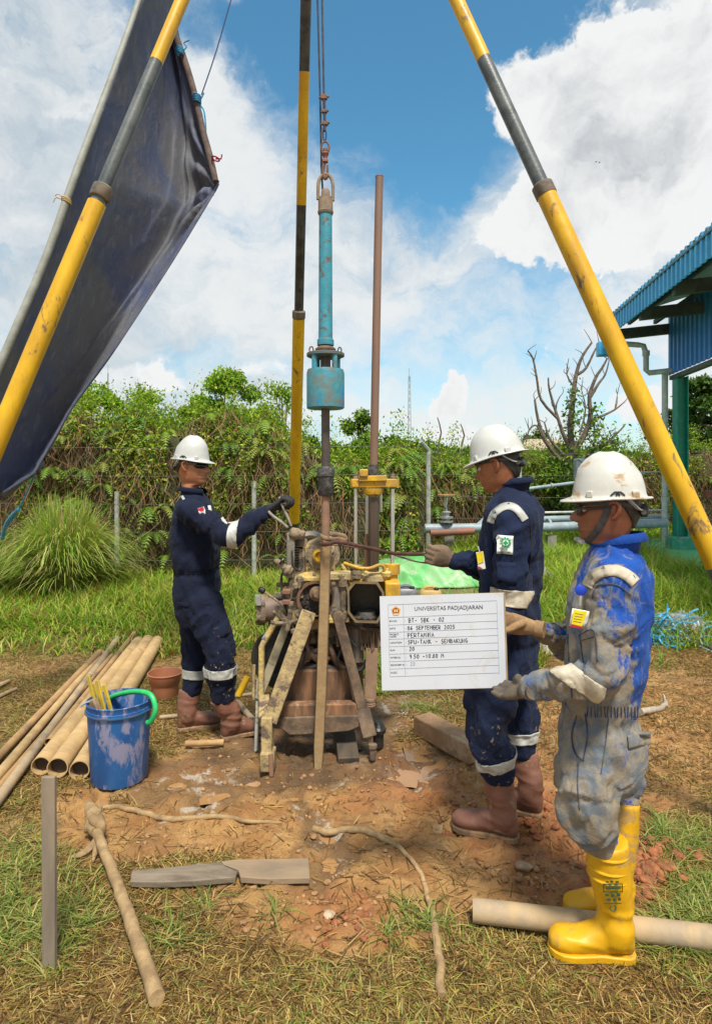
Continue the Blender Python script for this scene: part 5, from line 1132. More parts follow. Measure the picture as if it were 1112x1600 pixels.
    for i in range(8): m = MB(); m.box(q(464, 849 + i * 4, -.02), (.022, .03, .006)); part('rack_tooth', m, blackm)
    # control column with levers
    m = MB(); m.beam(q(455, 832, -.02), q(454, 902, -.02), .045, .05); part('control_column', m, mat('dark_mud_column', (.14, .13, .11), (.26, .23, .18), scale=16, soft=.15, rough=.7, bump=.7, bscale=70), bevel=.006)
    m = MB(); m.lathe(q(452, 832, -.03), (1, 0, -.2), [(0, .02), (.01, .032), (.05, .034), (.06, .028), (.085, .026), (.09, .015)], 16); part('lever_hub', m, castmud)
    for pts, r in (([(449, 824), (437, 814), (426, 806), (419, 799)], .009), ([(455, 822), (448, 805), (440, 788), (436, 776)], .0075)):
        m = MB(); m.tube([q(x, y, -.04) for x, y in pts], r, seg=10, smooth=3); part('control_lever', m, mat('worn_lever', (.30, .27, .23), (.2, .17, .14), scale=20, rough=.5))
    m = MB(); m.lathe(q(452, 893, -.05), (-.6, -.3, .55), [(0, .034), (.02, .036), (.035, .02), (.1, .017), (.11, .010)], 16); part('crank_arm', m, castmud)
    m = MB(); m.torus(q(440, 876, -.08), (1, .2, -.8), .02, .007, 16, 8); part('crank_ring', m, blackm)
    m = MB(); m.tube([q(456, 860, -.05), q(459, 885, -.06), q(470, 893, -.05)], .006, seg=6, smooth=3); part('cable', m, rubber)
    # --- swivel head block at right
    DY = -.02
    m = MB(); A = [(541, 922), (549, 908), (560, 903), (620, 903), (624, 912), (624, 972), (612, 984), (556, 984), (545, 976), (541, 962)]
    m.prism([q(x, y, DY + .12) for x, y in A], (0, .16, 0)); part('head_block', m, rigyel, bevel=.01)
    # octagonal mouth tube: open box
    out = [(542, 921), (553, 908), (590, 909), (600, 925), (600, 957), (590, 974), (555, 973), (543, 958)]; cx = 571; cy = 941
    o1 = [q(x, y, -.10) for x, y in out]; o2 = [q(x, y, .11) for x, y in out]; i1 = [q(cx + (x - cx) * .88, cy + (y - cy) * .88, -.10) for x, y in out]; i2 = [q(cx + (x - cx) * .85, cy + (y - cy) * .85, .09) for x, y in out]
    m = MB(); m.loft([o2, o1, i1, i2], cap=False); part('block_mouth', m, mat('mouth_mud', (.15, .115, .08), (.24, .17, .08), scale=9, rough=.7, bump=.4))
    m = MB(); m.add(i2, [tuple(range(8))]); m.add([p + Vector((0, .02, 0)) for p in i2], [tuple(range(8))]); m.loft([[q(cx + (x - cx) * .86, cy + (y - cy) * .86, .085) for x, y in out], [q(cx + (x - cx) * .875, cy + (y - cy) * .875, -.09) for x, y in out]], cap=False); part('oily_interior', m, blackm)
    m = MB(); m.lathe(q(572, 968, .03), (0, 0, 1), [(0, .07), (.02, .075), (.03, .06), (.05, .055)], 24); part('spindle_nut', m, mat('greasy_steel', (.16, .15, .13), (.03, .03, .03), scale=20, rough=.35, metal=.3))
    m = MB(); m.box(q(612, 937, .06), (.085, .2, .23)); part('yellow_flank', m, rigyel, bevel=.01)
    m = MB(); m.lathe(q(587, 905, .12), (0, 0, 1), [(0, .085), (.03, .085), (.03, .075), (.045, .07)], 30); o = part('top_flange', m, castyel)
    # cylinders left and right + yellow hose
    m = MB(); m.lathe(q(556, 903, .12), (0, 0, 1), [(0, .037), (.06, .037), (.062, .044), (.075, .044), (.078, .015)], 20); part('feed_cylinder', m, castmud)
    m = MB(); m.lathe(q(612, 905, .12), (0, 0, 1), [(0, .034), (.03, .034), (.032, .046), (.09, .047)], 20); part('feed_cylinder', m, rigyel)
    m = MB(); m.lathe(q(603, 900, .06), (0, 0, 1), [(0, .03), (.02, .033), (.03, .02), (.045, .018)], 14); part('hose_fitting', m, castyel)
    m = MB(); m.tube([q(538, 880, .06), q(546, 883, .04), q(556, 886, .03), q(563, 888, .03), q(578, 888, .03), q(592, 883, .03), q(599, 885, .04), q(601, 895, .05)], .0105, seg=10, smooth=4); part('yellow_hose', m, rigyel)
    m = MB(); m.lathe(q(541, 893, .07), (-.5, 0, 1), [(0, .02), (.03, .022), (.05, .014)], 10); part('hose_elbow', m, castyel)
    for (x, y0, y1, dy, r) in ((555.5, 764, 890, .12, 2.9), (613, 764, 893, .12, 3.2), (573, 772, 834, .22, 2.4), (595, 772, 800, .24, 2.0)):
        m = MB(); m.tube([q(x, y1, dy), q(x, y0, dy)], r * s, seg=16); part('chrome_rod', m, chrome)
    m = MB(); m.tube([q(571, 905, .22), q(573, 834, .22)], 3.6 * s, seg=14); part('rod_sleeve', m, rodrust)
    # kelly (hexagonal)
    m = MB(); m.lathe(q(583, 900, .13), (.006, 0, 1), [(0, 9.2 * s), (z(772) - z(900), 9.2 * s)], 6); part('kelly', m, mat('greasy_kelly', (.075, .05, .04), (.13, .09, .065), scale=7, soft=.2, rough=.35, stretch=(1, 1, .2), metal=.2), smooth=0)
    m = MB(); m.lathe(q(582, 897, .13), (0, 0, 1), [(0, .045), (.012, .045), (.014, .038)], 24); part('rubber_seal', m, rubber)
    # crosshead
    m = MB(); m.beam(q(549, 755, .12), q(619, 755, .12), .075, 14 * s); o = part('crosshead', m, rigyel, bevel=.006)
    m = MB(); m.lathe(q(583, 775, .13), (0, 0, 1), [(0, .035), (.012, .055), (.04, .062), (.045, .062)], 28); m.build('chuck_bowl', rigyel, o)
    m = MB(); m.beam(q(560, 748, .12), q(603, 747, .12), .11, 9 * s); m.build('top_plate', rigyel, o, bevel=.004)
    m = MB(); m.box(q(568, 739, .07), (.05, .035, .045)); m.build('lug', rigyel, o, bevel=.006)
    for x in (555.5, 614): m = MB(); m.lathe(q(x, 748, .12), (0, 0, 1), [(0, .019), (.012, .019), (.014, .012), (.03, .011)], 6); m.build('nut', castmud, o, smooth=0)
    for x in (553, 617): m = MB(); m.lathe(q(x, 762, .12), (0, 0, 1), [(0, .024), (14 * s, .024)], 20); m.build('rod_boss', rigyel, o)
    m = MB(); m.lathe(q(583, 746, .13), (0, 0, 1), [(0, .030), (.01, .033), (.055, .033), (.065, .029), (.075, .029)], 20); part('pipe_collar', m, MATS['black_coupling'])
    # things below the block
    m = MB(); m.lathe(q(557, 1035, .05), (.0, 0, 1), [(0, .025), (.01, .04), (.12, .042), (.25, .042)], 20); part('lower_cylinder', m, mat('cylinder_worn', (.20, .19, .17), (.26, .13, .08), scale=6, rough=.5, bump=.3))
    m = MB(); m.tube([q(546, 965, .0), q(543, 1000, .0), q(545, 1030, .02)], .008, seg=8); part('drain_rod', m, castmud)
    m = MB(); m.tube([q(528, 1010, -.02), q(527, 990, -.02), q(532, 976, -.02), q(545, 978, -.02), q(600, 988, -.04)], .0085, seg=8, smooth=4); part('small_pipe', m, castmud)
    m = MB(); m.box(q(590, 980, .1), (.2, .12, .04)); part('rusty_shelf', m, rodrust, bevel=.005); m = MB(); m.box(q(583, 997, .05), (.16, .05, .09)); part('mud_block', m, framegrey, bevel=.008)
    m = MB(); rs = random.Random(3)
    for i in range(46):
        x = 562 + i; m.tube([q(x, 984, .0 + rs.uniform(-.02, .02)), q(x + rs.uniform(-1, 1), 1010 + rs.uniform(0, 9), .0 + rs.uniform(-.03, .03))], .0042, seg=5)
    o = part('mud_fringe', m, framegrey); o['kind'] = 'stuff'
    m = MB(); m.beam(q(581, 1012, .0), q(578, 1092, -.02), .068, .04, up=(0, 1, 0)); m.lathe(q(578, 1104, -.02), (0, 0, 1), [(0, .028), (.01, .032), (.014, .028), (.02, .032), (.028, .028), (.034, .032), (.05, .03)], 14); part('hanging_post', m, mat('post_mud', (.33, .21, .13), (.24, .15, .10), scale=8, soft=.2, rough=.85, bump=.5), bevel=.004)
    m = MB(); m.beam(q(520, 965, .1), q(640, 975, .1), .12, .05); part('rear_beam', m, framegrey)
    # far side of the machine, mostly hidden
    m = MB(); m.box(q(500, 960, .42), (.62, .34, .22)); part('power_unit', m, framegrey, bevel=.02)
    for x in (455, 560): m = MB(); m.beam(q(x, 985, .5), q(x, 1095, .5), .06, .06, up=(0, 1, 0)); part('rear_leg', m, framegrey)
rig()
m = MB(); a = G(497, 1206); b_ = G(540, 1142); m.beam(a.lerp(b_, .5) + Vector((.09, 0, .03)) - Vector((.0, .16, .04)), a.lerp(b_, .5) + Vector((.05, .22, .07)), .115, .085); o = m.build('timber_sleeper', mat('oily_timber', (.055, .042, .032), (.10, .075, .05), scale=8, rough=.7, bump=.6, stretch=(1, .2, 1)), bevel=.006); tag(o, 'dark oily timber under the drilling machine beside the caked rod', 'timber')

# strap wrapped round the rod
def strap():
    root = thing('strap', 'reddish strap looped round the rod, pulled by the bowed man in navy', 'strap', tuple(P(510, 845, 3.42))); sm = mat('red_brown_strap', (.15, .06, .045), (.07, .035, .028), scale=12, rough=.8, bump=.5); st = mat('muddy_strap', (.30, .20, .10), (.2, .13, .08), scale=12, rough=.9, bump=.5)
    m = MB(); m.tube([P(502, 838, 3.38), P(508, 841, 3.33), P(517, 843, 3.34), P(530, 842, 3.36), P(541, 845, 3.36), P(538, 838, 3.44), P(520, 834, 3.50), P(506, 836, 3.46), P(502, 838, 3.38)], .0125, seg=8, flat=.4, up=(0, 1, 0), smooth=4); m.build('upper_loop', st, root)
    m = MB(); m.tube([P(503, 846, 3.37), P(502, 851, 3.36), P(512, 850, 3.32), P(524, 847, 3.34), P(538, 848, 3.34), P(560, 853, 3.28), P(585, 858, 3.2), P(610, 864, 3.1), P(640, 866, 2.98), P(663, 866, 2.89), P(672, 868, 2.87)], [.012, .012, .012, .011, .011, .010, .010, .009, .009, .008, .008], seg=8, flat=.4, up=(0, .5, 1), smooth=5); m.build('pulled_end', sm, root)
    m = MB(); m.tube([P(504, 853, 3.45), P(530, 852, 3.5), P(570, 858, 3.36), P(600, 862, 3.2), P(625, 870, 3.06), P(648, 877, 2.95), P(668, 880, 2.88)], .0075, seg=8, flat=.5, smooth=4); m.build('return_end', sm, root)
strap()

# ================================================================ loose things on the ground
tanpipe = mat('muddy_pvc_pipe', (.54, .37, .17), (.40, .26, .12), scale=7, soft=.2, rough=.75, bump=.35, c3=(.24, .16, .09), thr3=.60, scale3=7)
tanpipe2 = mat('brown_core_pipe', (.44, .27, .11), (.32, .19, .09), scale=7, soft=.2, rough=.75, bump=.4, c3=(.2, .13, .08), thr3=.62)
greypipe = mat('greyish_pipe', (.30, .235, .165), (.44, .31, .17), scale=6, soft=.15, rough=.75, bump=.4, c3=(.22, .17, .12), thr3=.6)
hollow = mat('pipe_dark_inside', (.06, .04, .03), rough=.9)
def gpipe(name, label, a, b, r, mt, group=None, za=None, zb=None, hollow_end=True, cat='pipe'):
    A = G(*a, z=r if za is None else za); B = G(*b, z=r if zb is None else zb); d = (B - A).normalized(); root = thing(name, label, cat, tuple(A), group)
    m = MB(); m.lathe(A, d, [(.05, r * .9), (.0, r * .9), (0, r), ((B - A).length, r), ((B - A).length, r * .9), ((B - A).length - .05, r * .9)], 24, cap=False); m.build('pipe_wall', mt, root)
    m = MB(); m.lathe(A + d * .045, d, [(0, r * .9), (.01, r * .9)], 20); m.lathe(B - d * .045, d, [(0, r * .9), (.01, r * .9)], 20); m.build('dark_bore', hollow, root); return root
pg = 'muddy pipes laid side by side on the grass'
gpipe('casing_pipe', 'fat muddy casing pipe nearest the blue bucket, rightmost of the pipe row', (124, 1204), (246, 1002), .050, tanpipe, pg)
gpipe('casing_pipe', 'fat muddy casing pipe second from the bucket, between two other fat ones', (90, 1200), (231, 1001), .052, tanpipe, pg)
gpipe('casing_pipe', 'fat muddy casing pipe with the muddiest open end, third from the bucket', (64, 1197), (216, 1003), .048, tanpipe, pg)
gpipe('rod_pipe', 'thin brown rod ending open halfway down the pipe row', (76, 1160), (210, 990), .022, tanpipe2, pg, za=.05)
gpipe('rod_pipe', 'thin pale grey muddy rod running out at the picture edge, lowest of the thin ones', (-12, 1262), (184, 998), .026, greypipe, pg, za=.03)
gpipe('rod_pipe', 'thin tan rod in the middle of the thin rods at the left edge', (-14, 1225), (160, 1020), .025, tanpipe, pg, za=.04)
gpipe('rod_pipe', 'topmost thin brown rod of the pipe row at the left edge', (-30, 1212), (156, 1018), .023, tanpipe2, pg, za=.03, zb=.06)
gpipe('rod_pipe', 'thin brown rod tucked between the pale rod and the fat pipes', (-10, 1240), (175, 1024), .018, tanpipe2, pg, za=.02)
for (a, b, r, lab) in (((-30, 1088), (14, 1064), .02, 'upper of the two short sticks at the left picture edge beyond the pipes'), ((-30, 1104), (26, 1076), .016, 'lower of the two short sticks at the left picture edge beyond the pipes')):
    A = G(*a, z=r); B = G(*b, z=r); m = MB(); m.tube([A, A.lerp(B, .5) + Vector((0, .02, .005)), B], [r, r * .9, r * .7], seg=8, smooth=3); o = m.build('stick', mat('light_stick', (.42, .31, .17), (.3, .2, .12), scale=14, rough=.85, bump=.5)); tag(o, lab, 'stick')
gpipe('big_pipe', 'big muddy grey pipe lying behind the yellow boots', (738, 1422), (1150, 1470), .038, greypipe, za=.04, zb=.04)

def bucket():
    c = G(187, 1214); r = 1526.75 / (1214 - 741); Yb = c.y; root = thing('blue_bucket', 'scuffed blue bucket with green hose handle, full of tools', 'bucket', tuple(c)); s = Yb / F
    bm_ = mat('scuffed_blue_plastic', (.010, .065, .24), (.02, .12, .34), scale=6, soft=.2, rough=.45, bump=.2, c3=(.24, .24, .36), thr3=.53, scale3=13, stretch=(1, 1, .4), var=.2)
    h = (1222 - 1100) * s; m = MB(); m.lathe(c, (0, 0, 1), [(0, 41 * s), (.01, 42 * s), (h - .05, 47 * s), (h - .045, 49 * s), (h - .03, 49 * s), (h - .028, 47.5 * s), (h - .01, 48 * s), (h, 49.5 * s), (h + .003, 47.5 * s), (h - .02, 46 * s), (.03, 40 * s), (.025, .001)], 44, cap=False); m.add([c + Vector((41 * s * math.cos(a), 41 * s * math.sin(a), .0)) for a in np.linspace(0, 6.283, 30)[:-1]], [tuple(range(29))]); m.build('tub', bm_, root)
    m = MB(); m.lathe(c + Vector((0, 0, h - .05)), (0, 0, 1), [(0, 47.6 * s), (.002, 50.5 * s), (.008, 50.5 * s), (.010, 47.6 * s)], 44, cap=False); m.build('rim_band', mat('rim_dark_blue', (.02, .09, .20), (.1, .1, .12), scale=10, rough=.5), root)
    T = c + Vector((0, 0, h)); gm = mat('green_hose', (.02, .42, .11), (.04, .5, .16), scale=10, rough=.35)
    m = MB(); q = lambda x, y, dy: P(x, y, Yb + dy); m.tube([q(231, 1129, -.05), q(236, 1127, -.06), q(243, 1110, -.07), q(238, 1089, -.05), q(226, 1082, -.02), q(205, 1081, .03), q(180, 1087, .10), q(160, 1098, .16)], .0135, seg=12, smooth=5); m.build('green_handle', gm, root)
    m = MB(); m.tube([q(160, 1098, .16), q(146, 1104, .14), q(142, 1112, .08)], .003, seg=6, smooth=3); m.tube([q(231, 1129, -.05), q(228, 1126, -.03)], .004, seg=6); m.build('wire_bail', steel, root)
    ym = mat('yellow_plastic', (.62, .42, .02), (.45, .33, .06), scale=9, rough=.4, c3=(.2, .14, .08), thr3=.64, scale3=20)
    for i, (x0, y0, x1, y1, dy, lab) in enumerate(((138, 1055, 160, 1130, .04, 'leftmost of the yellow slats leaning in the blue bucket'), (152, 1063, 172, 1128, .0, 'second yellow slat from the left in the blue bucket'), (163, 1070, 183, 1126, -.03, 'rightmost yellow slat leaning in the blue bucket'), (146, 1068, 168, 1132, .07, 'yellow slat half hidden behind the others in the blue bucket'))):
        m = MB(); m.beam(q(x0, y0, dy), q(x1 + 3, y1 + 30, dy - .02), .020, .010, up=(.4, 1, 0)); o = m.build('yellow_folding_rule', ym, bevel=.002); tag(o, lab, 'slat', 'yellow slats in the blue bucket')
    tr = thing('trowel', 'muddy wooden handled tool stuck in the blue bucket', 'tool', tuple(q(150, 1100, -.02))); m = MB(); m.beam(q(143, 1093, -.03), q(160, 1136, -.04), .055, .03, up=(.4, 1, 0), taper=1.2); m.build('wooden_head', mat('muddy_wood', (.30, .21, .13), (.22, .15, .09), scale=9, rough=.85, bump=.4), tr, bevel=.006)
    m = MB(); m.tube([q(126, 1104, -.06), q(134, 1098, -.05), q(146, 1096, -.03)], .006, seg=8, smooth=3); m.build('blade', steel, tr)
bucket()
def red_bucket():
    c = G(258, 1088); s = c.y / F; root = thing('orange_bowl', 'muddy terracotta orange plastic tub behind the boots of the man in sunglasses', 'tub', tuple(c)); om = mat('orange_plastic', (.42, .13, .055), (.34, .17, .10), scale=6, soft=.2, rough=.5, c3=(.34, .24, .16), thr3=.62)
    h = 37 * s; m = MB(); m.lathe(c, (0, 0, 1), [(0, 19 * s), (.005, 19.5 * s), (h * .55, 21.5 * s), (h * .6, 23.5 * s), (h, 26 * s), (h + .004, 25 * s), (h * .62, 22.5 * s), (.01, 18.5 * s), (.01, .001)], 36, cap=False); m.build('tub_wall', om, root)
    m = MB(); m.torus(c + Vector((0, 0, h)), (0, 0, 1), 25.8 * s, .005, 40, 8); m.build('rim', om, root)
red_bucket()
# timber block, plank, lath, sticks, hoses
wood1 = mat('grey_wood', (.21, .155, .105), (.30, .21, .13), scale=9, soft=.2, rough=.85, bump=.7, bscale=60, stretch=(.3, 1, 1), c3=(.42, .36, .28), thr3=.62)
def slab_of_wood(name, label, cat, pts, z0, z1, mt):
    root = None; m = MB(); b0 = [G(x, y, z0) for x, y in pts]; b0 = [Vector((p.x, p.y, z0)) for p in b0]; m.prism(b0, (0, 0, z1 - z0)); o = m.build(name, mt, bevel=.004); tag(o, label, cat); return o
a = G(655, 1146); b2 = G(742, 1196); m = MB(); m.beam(a + Vector((.02, .05, .045)), b2 + Vector((.02, .05, .045)), .13, .11); o = m.build('timber_block', mat('muddy_timber', (.34, .205, .11), (.20, .12, .065), scale=8, soft=.2, rough=.85, bump=.9, bscale=50, c3=(.40, .28, .17), thr3=.6), bevel=.008); tag(o, 'squared muddy timber lying between the drilling machine and the man in navy', 'timber')
plank = thing('broken_plank', 'long weathered grey plank with a broken notch lying in front of the mud', 'plank', tuple(G(340, 1375)))
gz0 = .012
def flat(pts, z0, th, par, nm, mt):
    m = MB(); m.prism([Vector((G(x, y, z0).x, G(x, y, z0).y, z0)) for x, y in pts], (0, 0, th)); return m.build(nm, mt, par, bevel=.003)
flat([(204, 1387), (206, 1369), (260, 1365), (300, 1360), (345, 1356), (352, 1363), (371, 1371), (368, 1380), (300, 1386), (250, 1388)], .006, .024, plank, 'left_board', mat('pale_weathered_wood', (.235, .185, .135), (.10, .075, .052), scale=10, soft=.15, rough=.8, bump=.6, stretch=(.25, 1, 1)))
flat([(345, 1355), (368, 1352), (482, 1350), (484, 1381), (420, 1383), (376, 1380), (372, 1368), (350, 1360)], .007, .024, plank, 'right_board', wood1)
m = MB(); Yl = 1.98; m.beam(P(78, 1505, Yl), P(77, 1213, Yl + .03), .021 * 2, .018, up=(0, 1, 0)); o = m.build('wooden_lath', mat('dark_lath', (.17, .14, .105), (.26, .20, .14), scale=8, rough=.85, bump=.5, stretch=(1, 1, .2)), bevel=.002); tag(o, 'grey wooden lath standing upright at the lower left', 'lath')
m = MB(); bz = P(78, 1505, Yl); m.beam((bz.x, Yl, -.05), (bz.x, Yl, bz.z + .002), .042, .018, up=(0, 1, 0))
o2 = m.build('stake_end', MATS['dark_lath'], o)
mr = mat('mud_wrapped_pole', (.40, .27, .13), (.22, .14, .07), scale=14, soft=.2, rough=.9, bump=.8, bscale=45)
pole = thing('muddy_pole', 'muddy pole with a lumpy cloth knot at its far end, lower left', 'pole', tuple(G(160, 1290)))
m = MB(); cp, cr = catmull([G(148, 1290, .05), G(163, 1330, .04), G(185, 1385, .03), G(208, 1450, .03), G(246, 1560, .03)], [.022, .020, .021, .022, .024], 16); m.tube([p + Vector((.004 * mnoise.noise(Vector((i * .15, 1, 1))), 0, .003 * mnoise.noise(Vector((i * .2, 4, 1))))) for i, p in enumerate(cp)], [c * (1 + .16 * mnoise.noise(Vector((i * .35, 2, 8)))) for i, c in enumerate(cr)], seg=12); m.build('shaft', mr, pole)
m = MB(); m.tube([G(138, 1252, .05), G(141, 1262, .055), G(147, 1275, .055), G(150, 1290, .055), G(152, 1300, .05)], [.006, .024, .034, .038, .026], seg=14, smooth=3); m.tube([G(138, 1268, .07), G(146, 1280, .09), G(158, 1290, .07), G(160, 1302, .04)], [.008, .02, .022, .012], seg=10, smooth=3); m.tube([G(158, 1262, .05), G(150, 1276, .085), G(140, 1290, .06), G(134, 1300, .03)], [.008, .018, .02, .008], seg=10, smooth=3); m.torus(G(150, 1290, .055), (.1, 1, 0), .036, .010, 18, 8); me = m.build('cloth_knot', mr, pole)
m = MB(); m.tube([G(154, 1305, .05), G(140, 1325, .02), G(125, 1335, .01), G(112, 1338, .008)], [.012, .016, .014, .006], seg=8, flat=.5, smooth=4); m.tube([G(156, 1310, .05), G(150, 1328, .02), G(146, 1345, .01)], [.012, .012, .005], seg=8, smooth=3); m.build('cloth_tail', mr, pole)
def snake(name, label, pts, r, mt, cat='hose', sink=.3):
    cp, cr = catmull([G(x, y, 0) for x, y in pts], list(r), 9); zg = ground_z(np.array([p.x for p in cp]), np.array([p.y for p in cp])); out = []; zs = np.convolve(np.pad(zg, 3, mode='edge'), np.ones(7) / 7, 'valid')
    for i, (p, rr) in enumerate(zip(cp, cr)): out.append(Vector((p.x + .008 * mnoise.noise(Vector((i * .31, 1, 2))), p.y + .010 * mnoise.noise(Vector((i * .27, 7, 2))), zs[i] + rr * (1 - sink) + .004 * mnoise.noise(Vector((i * .4, 3, 3))))))
    m = MB(); m.tube(out, [c * (1 + .22 * mnoise.noise(Vector((i * .5, 5, 5)))) for i, c in enumerate(cr)], seg=10); o = m.build(name, mt); tag(o, label, cat)
snake('buried_hose', 'muddy hose half sunk in the mud from the cloth knot towards the machine', [(160, 1262), (185, 1261), (230, 1270), (270, 1282), (330, 1284), (390, 1282), (440, 1286)], [.011, .012, .013, .013, .011, .009, .006], mr, sink=.35)
snake('bent_hose', 'muddy hose curling from the mud down to the bottom edge', [(488, 1290), (530, 1296), (585, 1306), (620, 1326), (648, 1356), (666, 1390), (676, 1430), (684, 1490), (690, 1560)], [.014, .015, .014, .010, .009, .010, .013, .014, .014], mr, sink=.25)
snake('crooked_branch', 'pale crooked branch at the right beyond the dirty blue coverall', [(1000, 1120), (1020, 1117), (1036, 1112), (1040, 1100), (1036, 1088)], [.022, .02, .016, .012, .006], mat('pale_branch', (.42, .35, .27), (.3, .24, .18), scale=10, rough=.9, bump=.5), cat='branch', sink=-.2)
gpipe('pipe_stub', 'short muddy pipe stub standing beside the front foot of the machine', (419, 1185), (419, 1184), .02, tanpipe)
o = [x for x in bpy.data.objects if x.name.startswith('pipe_stub')][0]
for ch in list(o.children): bpy.data.objects.remove(ch)
pb = G(419, 1186); m = MB(); m.lathe(pb, (0, 0, 1), [(-.02, .019), (.10, .019), (.105, .026), (.135, .026), (.135, .020), (.11, .018)], 18, cap=False); m.build('pipe_wall', greypipe, o); m = MB(); m.lathe(pb + Vector((0, 0, .1)), (0, 0, 1), [(0, .018), (.01, .018)], 16); m.build('dark_bore', hollow, o)
for (a, b, r, mt, lab, nm) in (((250, 1121), (330, 1113), .013, greypipe, 'thin white pipe lying behind the boots of the man in sunglasses', 'thin_pipe'), ((290, 1162), (350, 1160), .018, tanpipe2, 'muddy stick end just in front of the boots of the man in sunglasses', 'stick_end'),
    ((372, 1098), (398, 1128), .020, greypipe, 'pale pipe between the near boot and the machine leg', 'thin_pipe'), ((330, 1092), (398, 1084), .012, greypipe, 'thin pale rod behind the near boot', 'thin_rod')):
    A = G(*a, z=r); B = G(*b, z=r); m = MB(); m.tube([A, A.lerp(B, .3), A.lerp(B, .7), B], [r, r, r * .95, r * 1.1], seg=10); o = m.build(nm, mt); tag(o, lab, 'pipe' if 'pipe' in nm else 'stick')
m = MB(); m.tube([P(372, 1087, 3.95), P(387, 1057, 3.98)], .021, seg=14); o = m.build('yellow_tube', mat('bright_yellow_tube', (.70, .42, .01), (.6, .36, .02), scale=6, rough=.4)); tag(o, 'bright yellow tube end sticking up behind the near boot', 'tube')

# green tarpaulin heap, jerrycans, rope heap, rag
def heap(name, label, cat, px, py, rx, ry, hgt, mt, seed, n=70, fold=14, kind=None):
    c = G(px, py); rX = rx * c.y / F; rY = ry; rs = random.Random(seed); V = []; Fq = []
    for j in range(n + 1):
        for i in range(n + 1):
            u = (i / n * 2 - 1); v = (j / n * 2 - 1); r = max(abs(u), abs(v)); x = u * rX * (1 + .12 * mnoise.noise(Vector((u * 2, v * 2, seed)))); y = v * rY * (1 + .15 * mnoise.noise(Vector((u * 2, v * 2, seed + 5))))
            h = (1 - r ** 2.2) * hgt * (.55 + .6 * mnoise.noise(Vector((u * 2.2, v * 2.2, seed + 9))) + .35) + (1 - r ** 4) * hgt * .5 * (1 - abs(mnoise.noise(Vector((u * fold * .3 + v * 2, v * fold * .12 + u, seed + 2)))) * 2.2) + .01
            V.append((c.x + x, c.y + y, max(-.01, h)))
    for j in range(n):
        for i in range(n): Fq.append((j * (n + 1) + i, j * (n + 1) + i + 1, (j + 1) * (n + 1) + i + 1, (j + 1) * (n + 1) + i))
    o = np_mesh(name, np.array(V), Fq, mt, smooth=True, at=tuple(c)); tag(o, label, cat, kind=kind); so = o.modifiers.new('t', 'SOLIDIFY'); so.thickness = .004; return o
heap('green_tarpaulin', 'crumpled light green tarpaulin lying in the grass behind the strap', 'tarpaulin', 665, 905, 100, .75, .25, mat('light_green_sheet', (.09, .38, .10), (.26, .46, .22), scale=3, soft=.12, rough=.5, c3=(.42, .46, .34), thr3=.6), 3)
heap('white_rag', 'small white crumpled rag between the man in navy and the man in blue', 'rag', 853, 1020, 12, .10, .12, mat('white_rag_cloth', (.62, .60, .56), (.4, .36, .3), scale=12, rough=.9), 8, n=26)
heap('grey_sack', 'grey limp sack on the grass behind the back of the man in navy', 'sack', 852, 925, 12, .16, .22, mat('grey_sack_cloth', (.36, .36, .33), (.26, .25, .22), scale=9, rough=.9), 12, n=26)
heap('grey_sheet', 'dark grey plastic sheet inside the blue rope heap at the right', 'sheet', 1062, 990, 46, .30, .14, mat('grey_film', (.16, .18, .21), (.3, .33, .36), scale=9, rough=.35), 15, n=40)
def ropeheap():
    c = G(1050, 1000); root = thing('blue_rope_heap', 'tangled heap of bright blue string beside the back of the dirty coverall', 'rope heap', tuple(c)); m = MB(); rs = random.Random(5)
    for i in range(150):
        a = rs.uniform(0, 6.28); r = rs.random() ** .6; ox = c.x - .12 + r * .42 * math.cos(a); oy = c.y + r * .22 * math.sin(a); hz_ = .26 * max(0, 1 - r) ** .8 + .02; pts = []; p = Vector((ox, oy, hz_ * rs.random() + .01)); d = Vector((rs.gauss(1.3, .8), rs.gauss(0, .6), rs.gauss(-.15, .4))).normalized()
        for k in range(5): pts.append(p.copy()); d = (d + Vector((rs.gauss(0, .4), rs.gauss(0, .4), rs.gauss(-.12, .35)))).normalized(); p = p + d * .075; p.z = max(.01, p.z)
        m.tube(pts, rs.choice([.004, .006, .009]), seg=5, flat=.5, smooth=2)
    m.build('string', mat('bright_blue_string', (.02, .30, .58), (.10, .42, .66), scale=12, rough=.45), root)
    m = MB(); m.tube([G(1060, 985, .1), G(1085, 1000, .03), G(1112, 1012, .02), G(1150, 1030, .02)], .008, seg=6, smooth=4); m.tube([G(1070, 995, .08), G(1090, 1008, .02), G(1120, 1022, .01)], .006, seg=6, smooth=4); m.build('loose_end', mat('pale_blue_string', (.3, .45, .52), rough=.6), root)
ropeheap()
def jerrycan(label, px, py, Y, w, mt, cap_m):
    t = P(px, py, Y); root = thing('jerrycan', label, 'jerrycan', (t.x, Y, 0)); hh = t.z; m = MB(); rings = []
    for z_, k in ((0, .9), (.01, 1), (hh - .05, 1), (hh - .015, .94), (hh, .8)): rings.append([(t.x + w * k * math.copysign(abs(math.cos(a)) ** .5, math.cos(a)), Y + w * .7 * k * math.copysign(abs(math.sin(a)) ** .5, math.sin(a)), z_) for a in np.linspace(0, 2 * math.pi, 25)[:-1]])
    m.loft(rings); m.build('can_body', mt, root)
    m = MB(); m.tube([(t.x - w * .6, Y, hh - .01), (t.x - w * .45, Y, hh + .02), (t.x + w * .2, Y, hh + .025), (t.x + w * .55, Y, hh - .01)], .016, seg=8, smooth=3); m.build('handle', mt, root)
    m = MB(); m.lathe((t.x + w * .5, Y - w * .3, hh - .01), (0, 0, 1), [(0, .025), (.03, .025), (.035, .02)], 14); m.build('cap', cap_m, root)
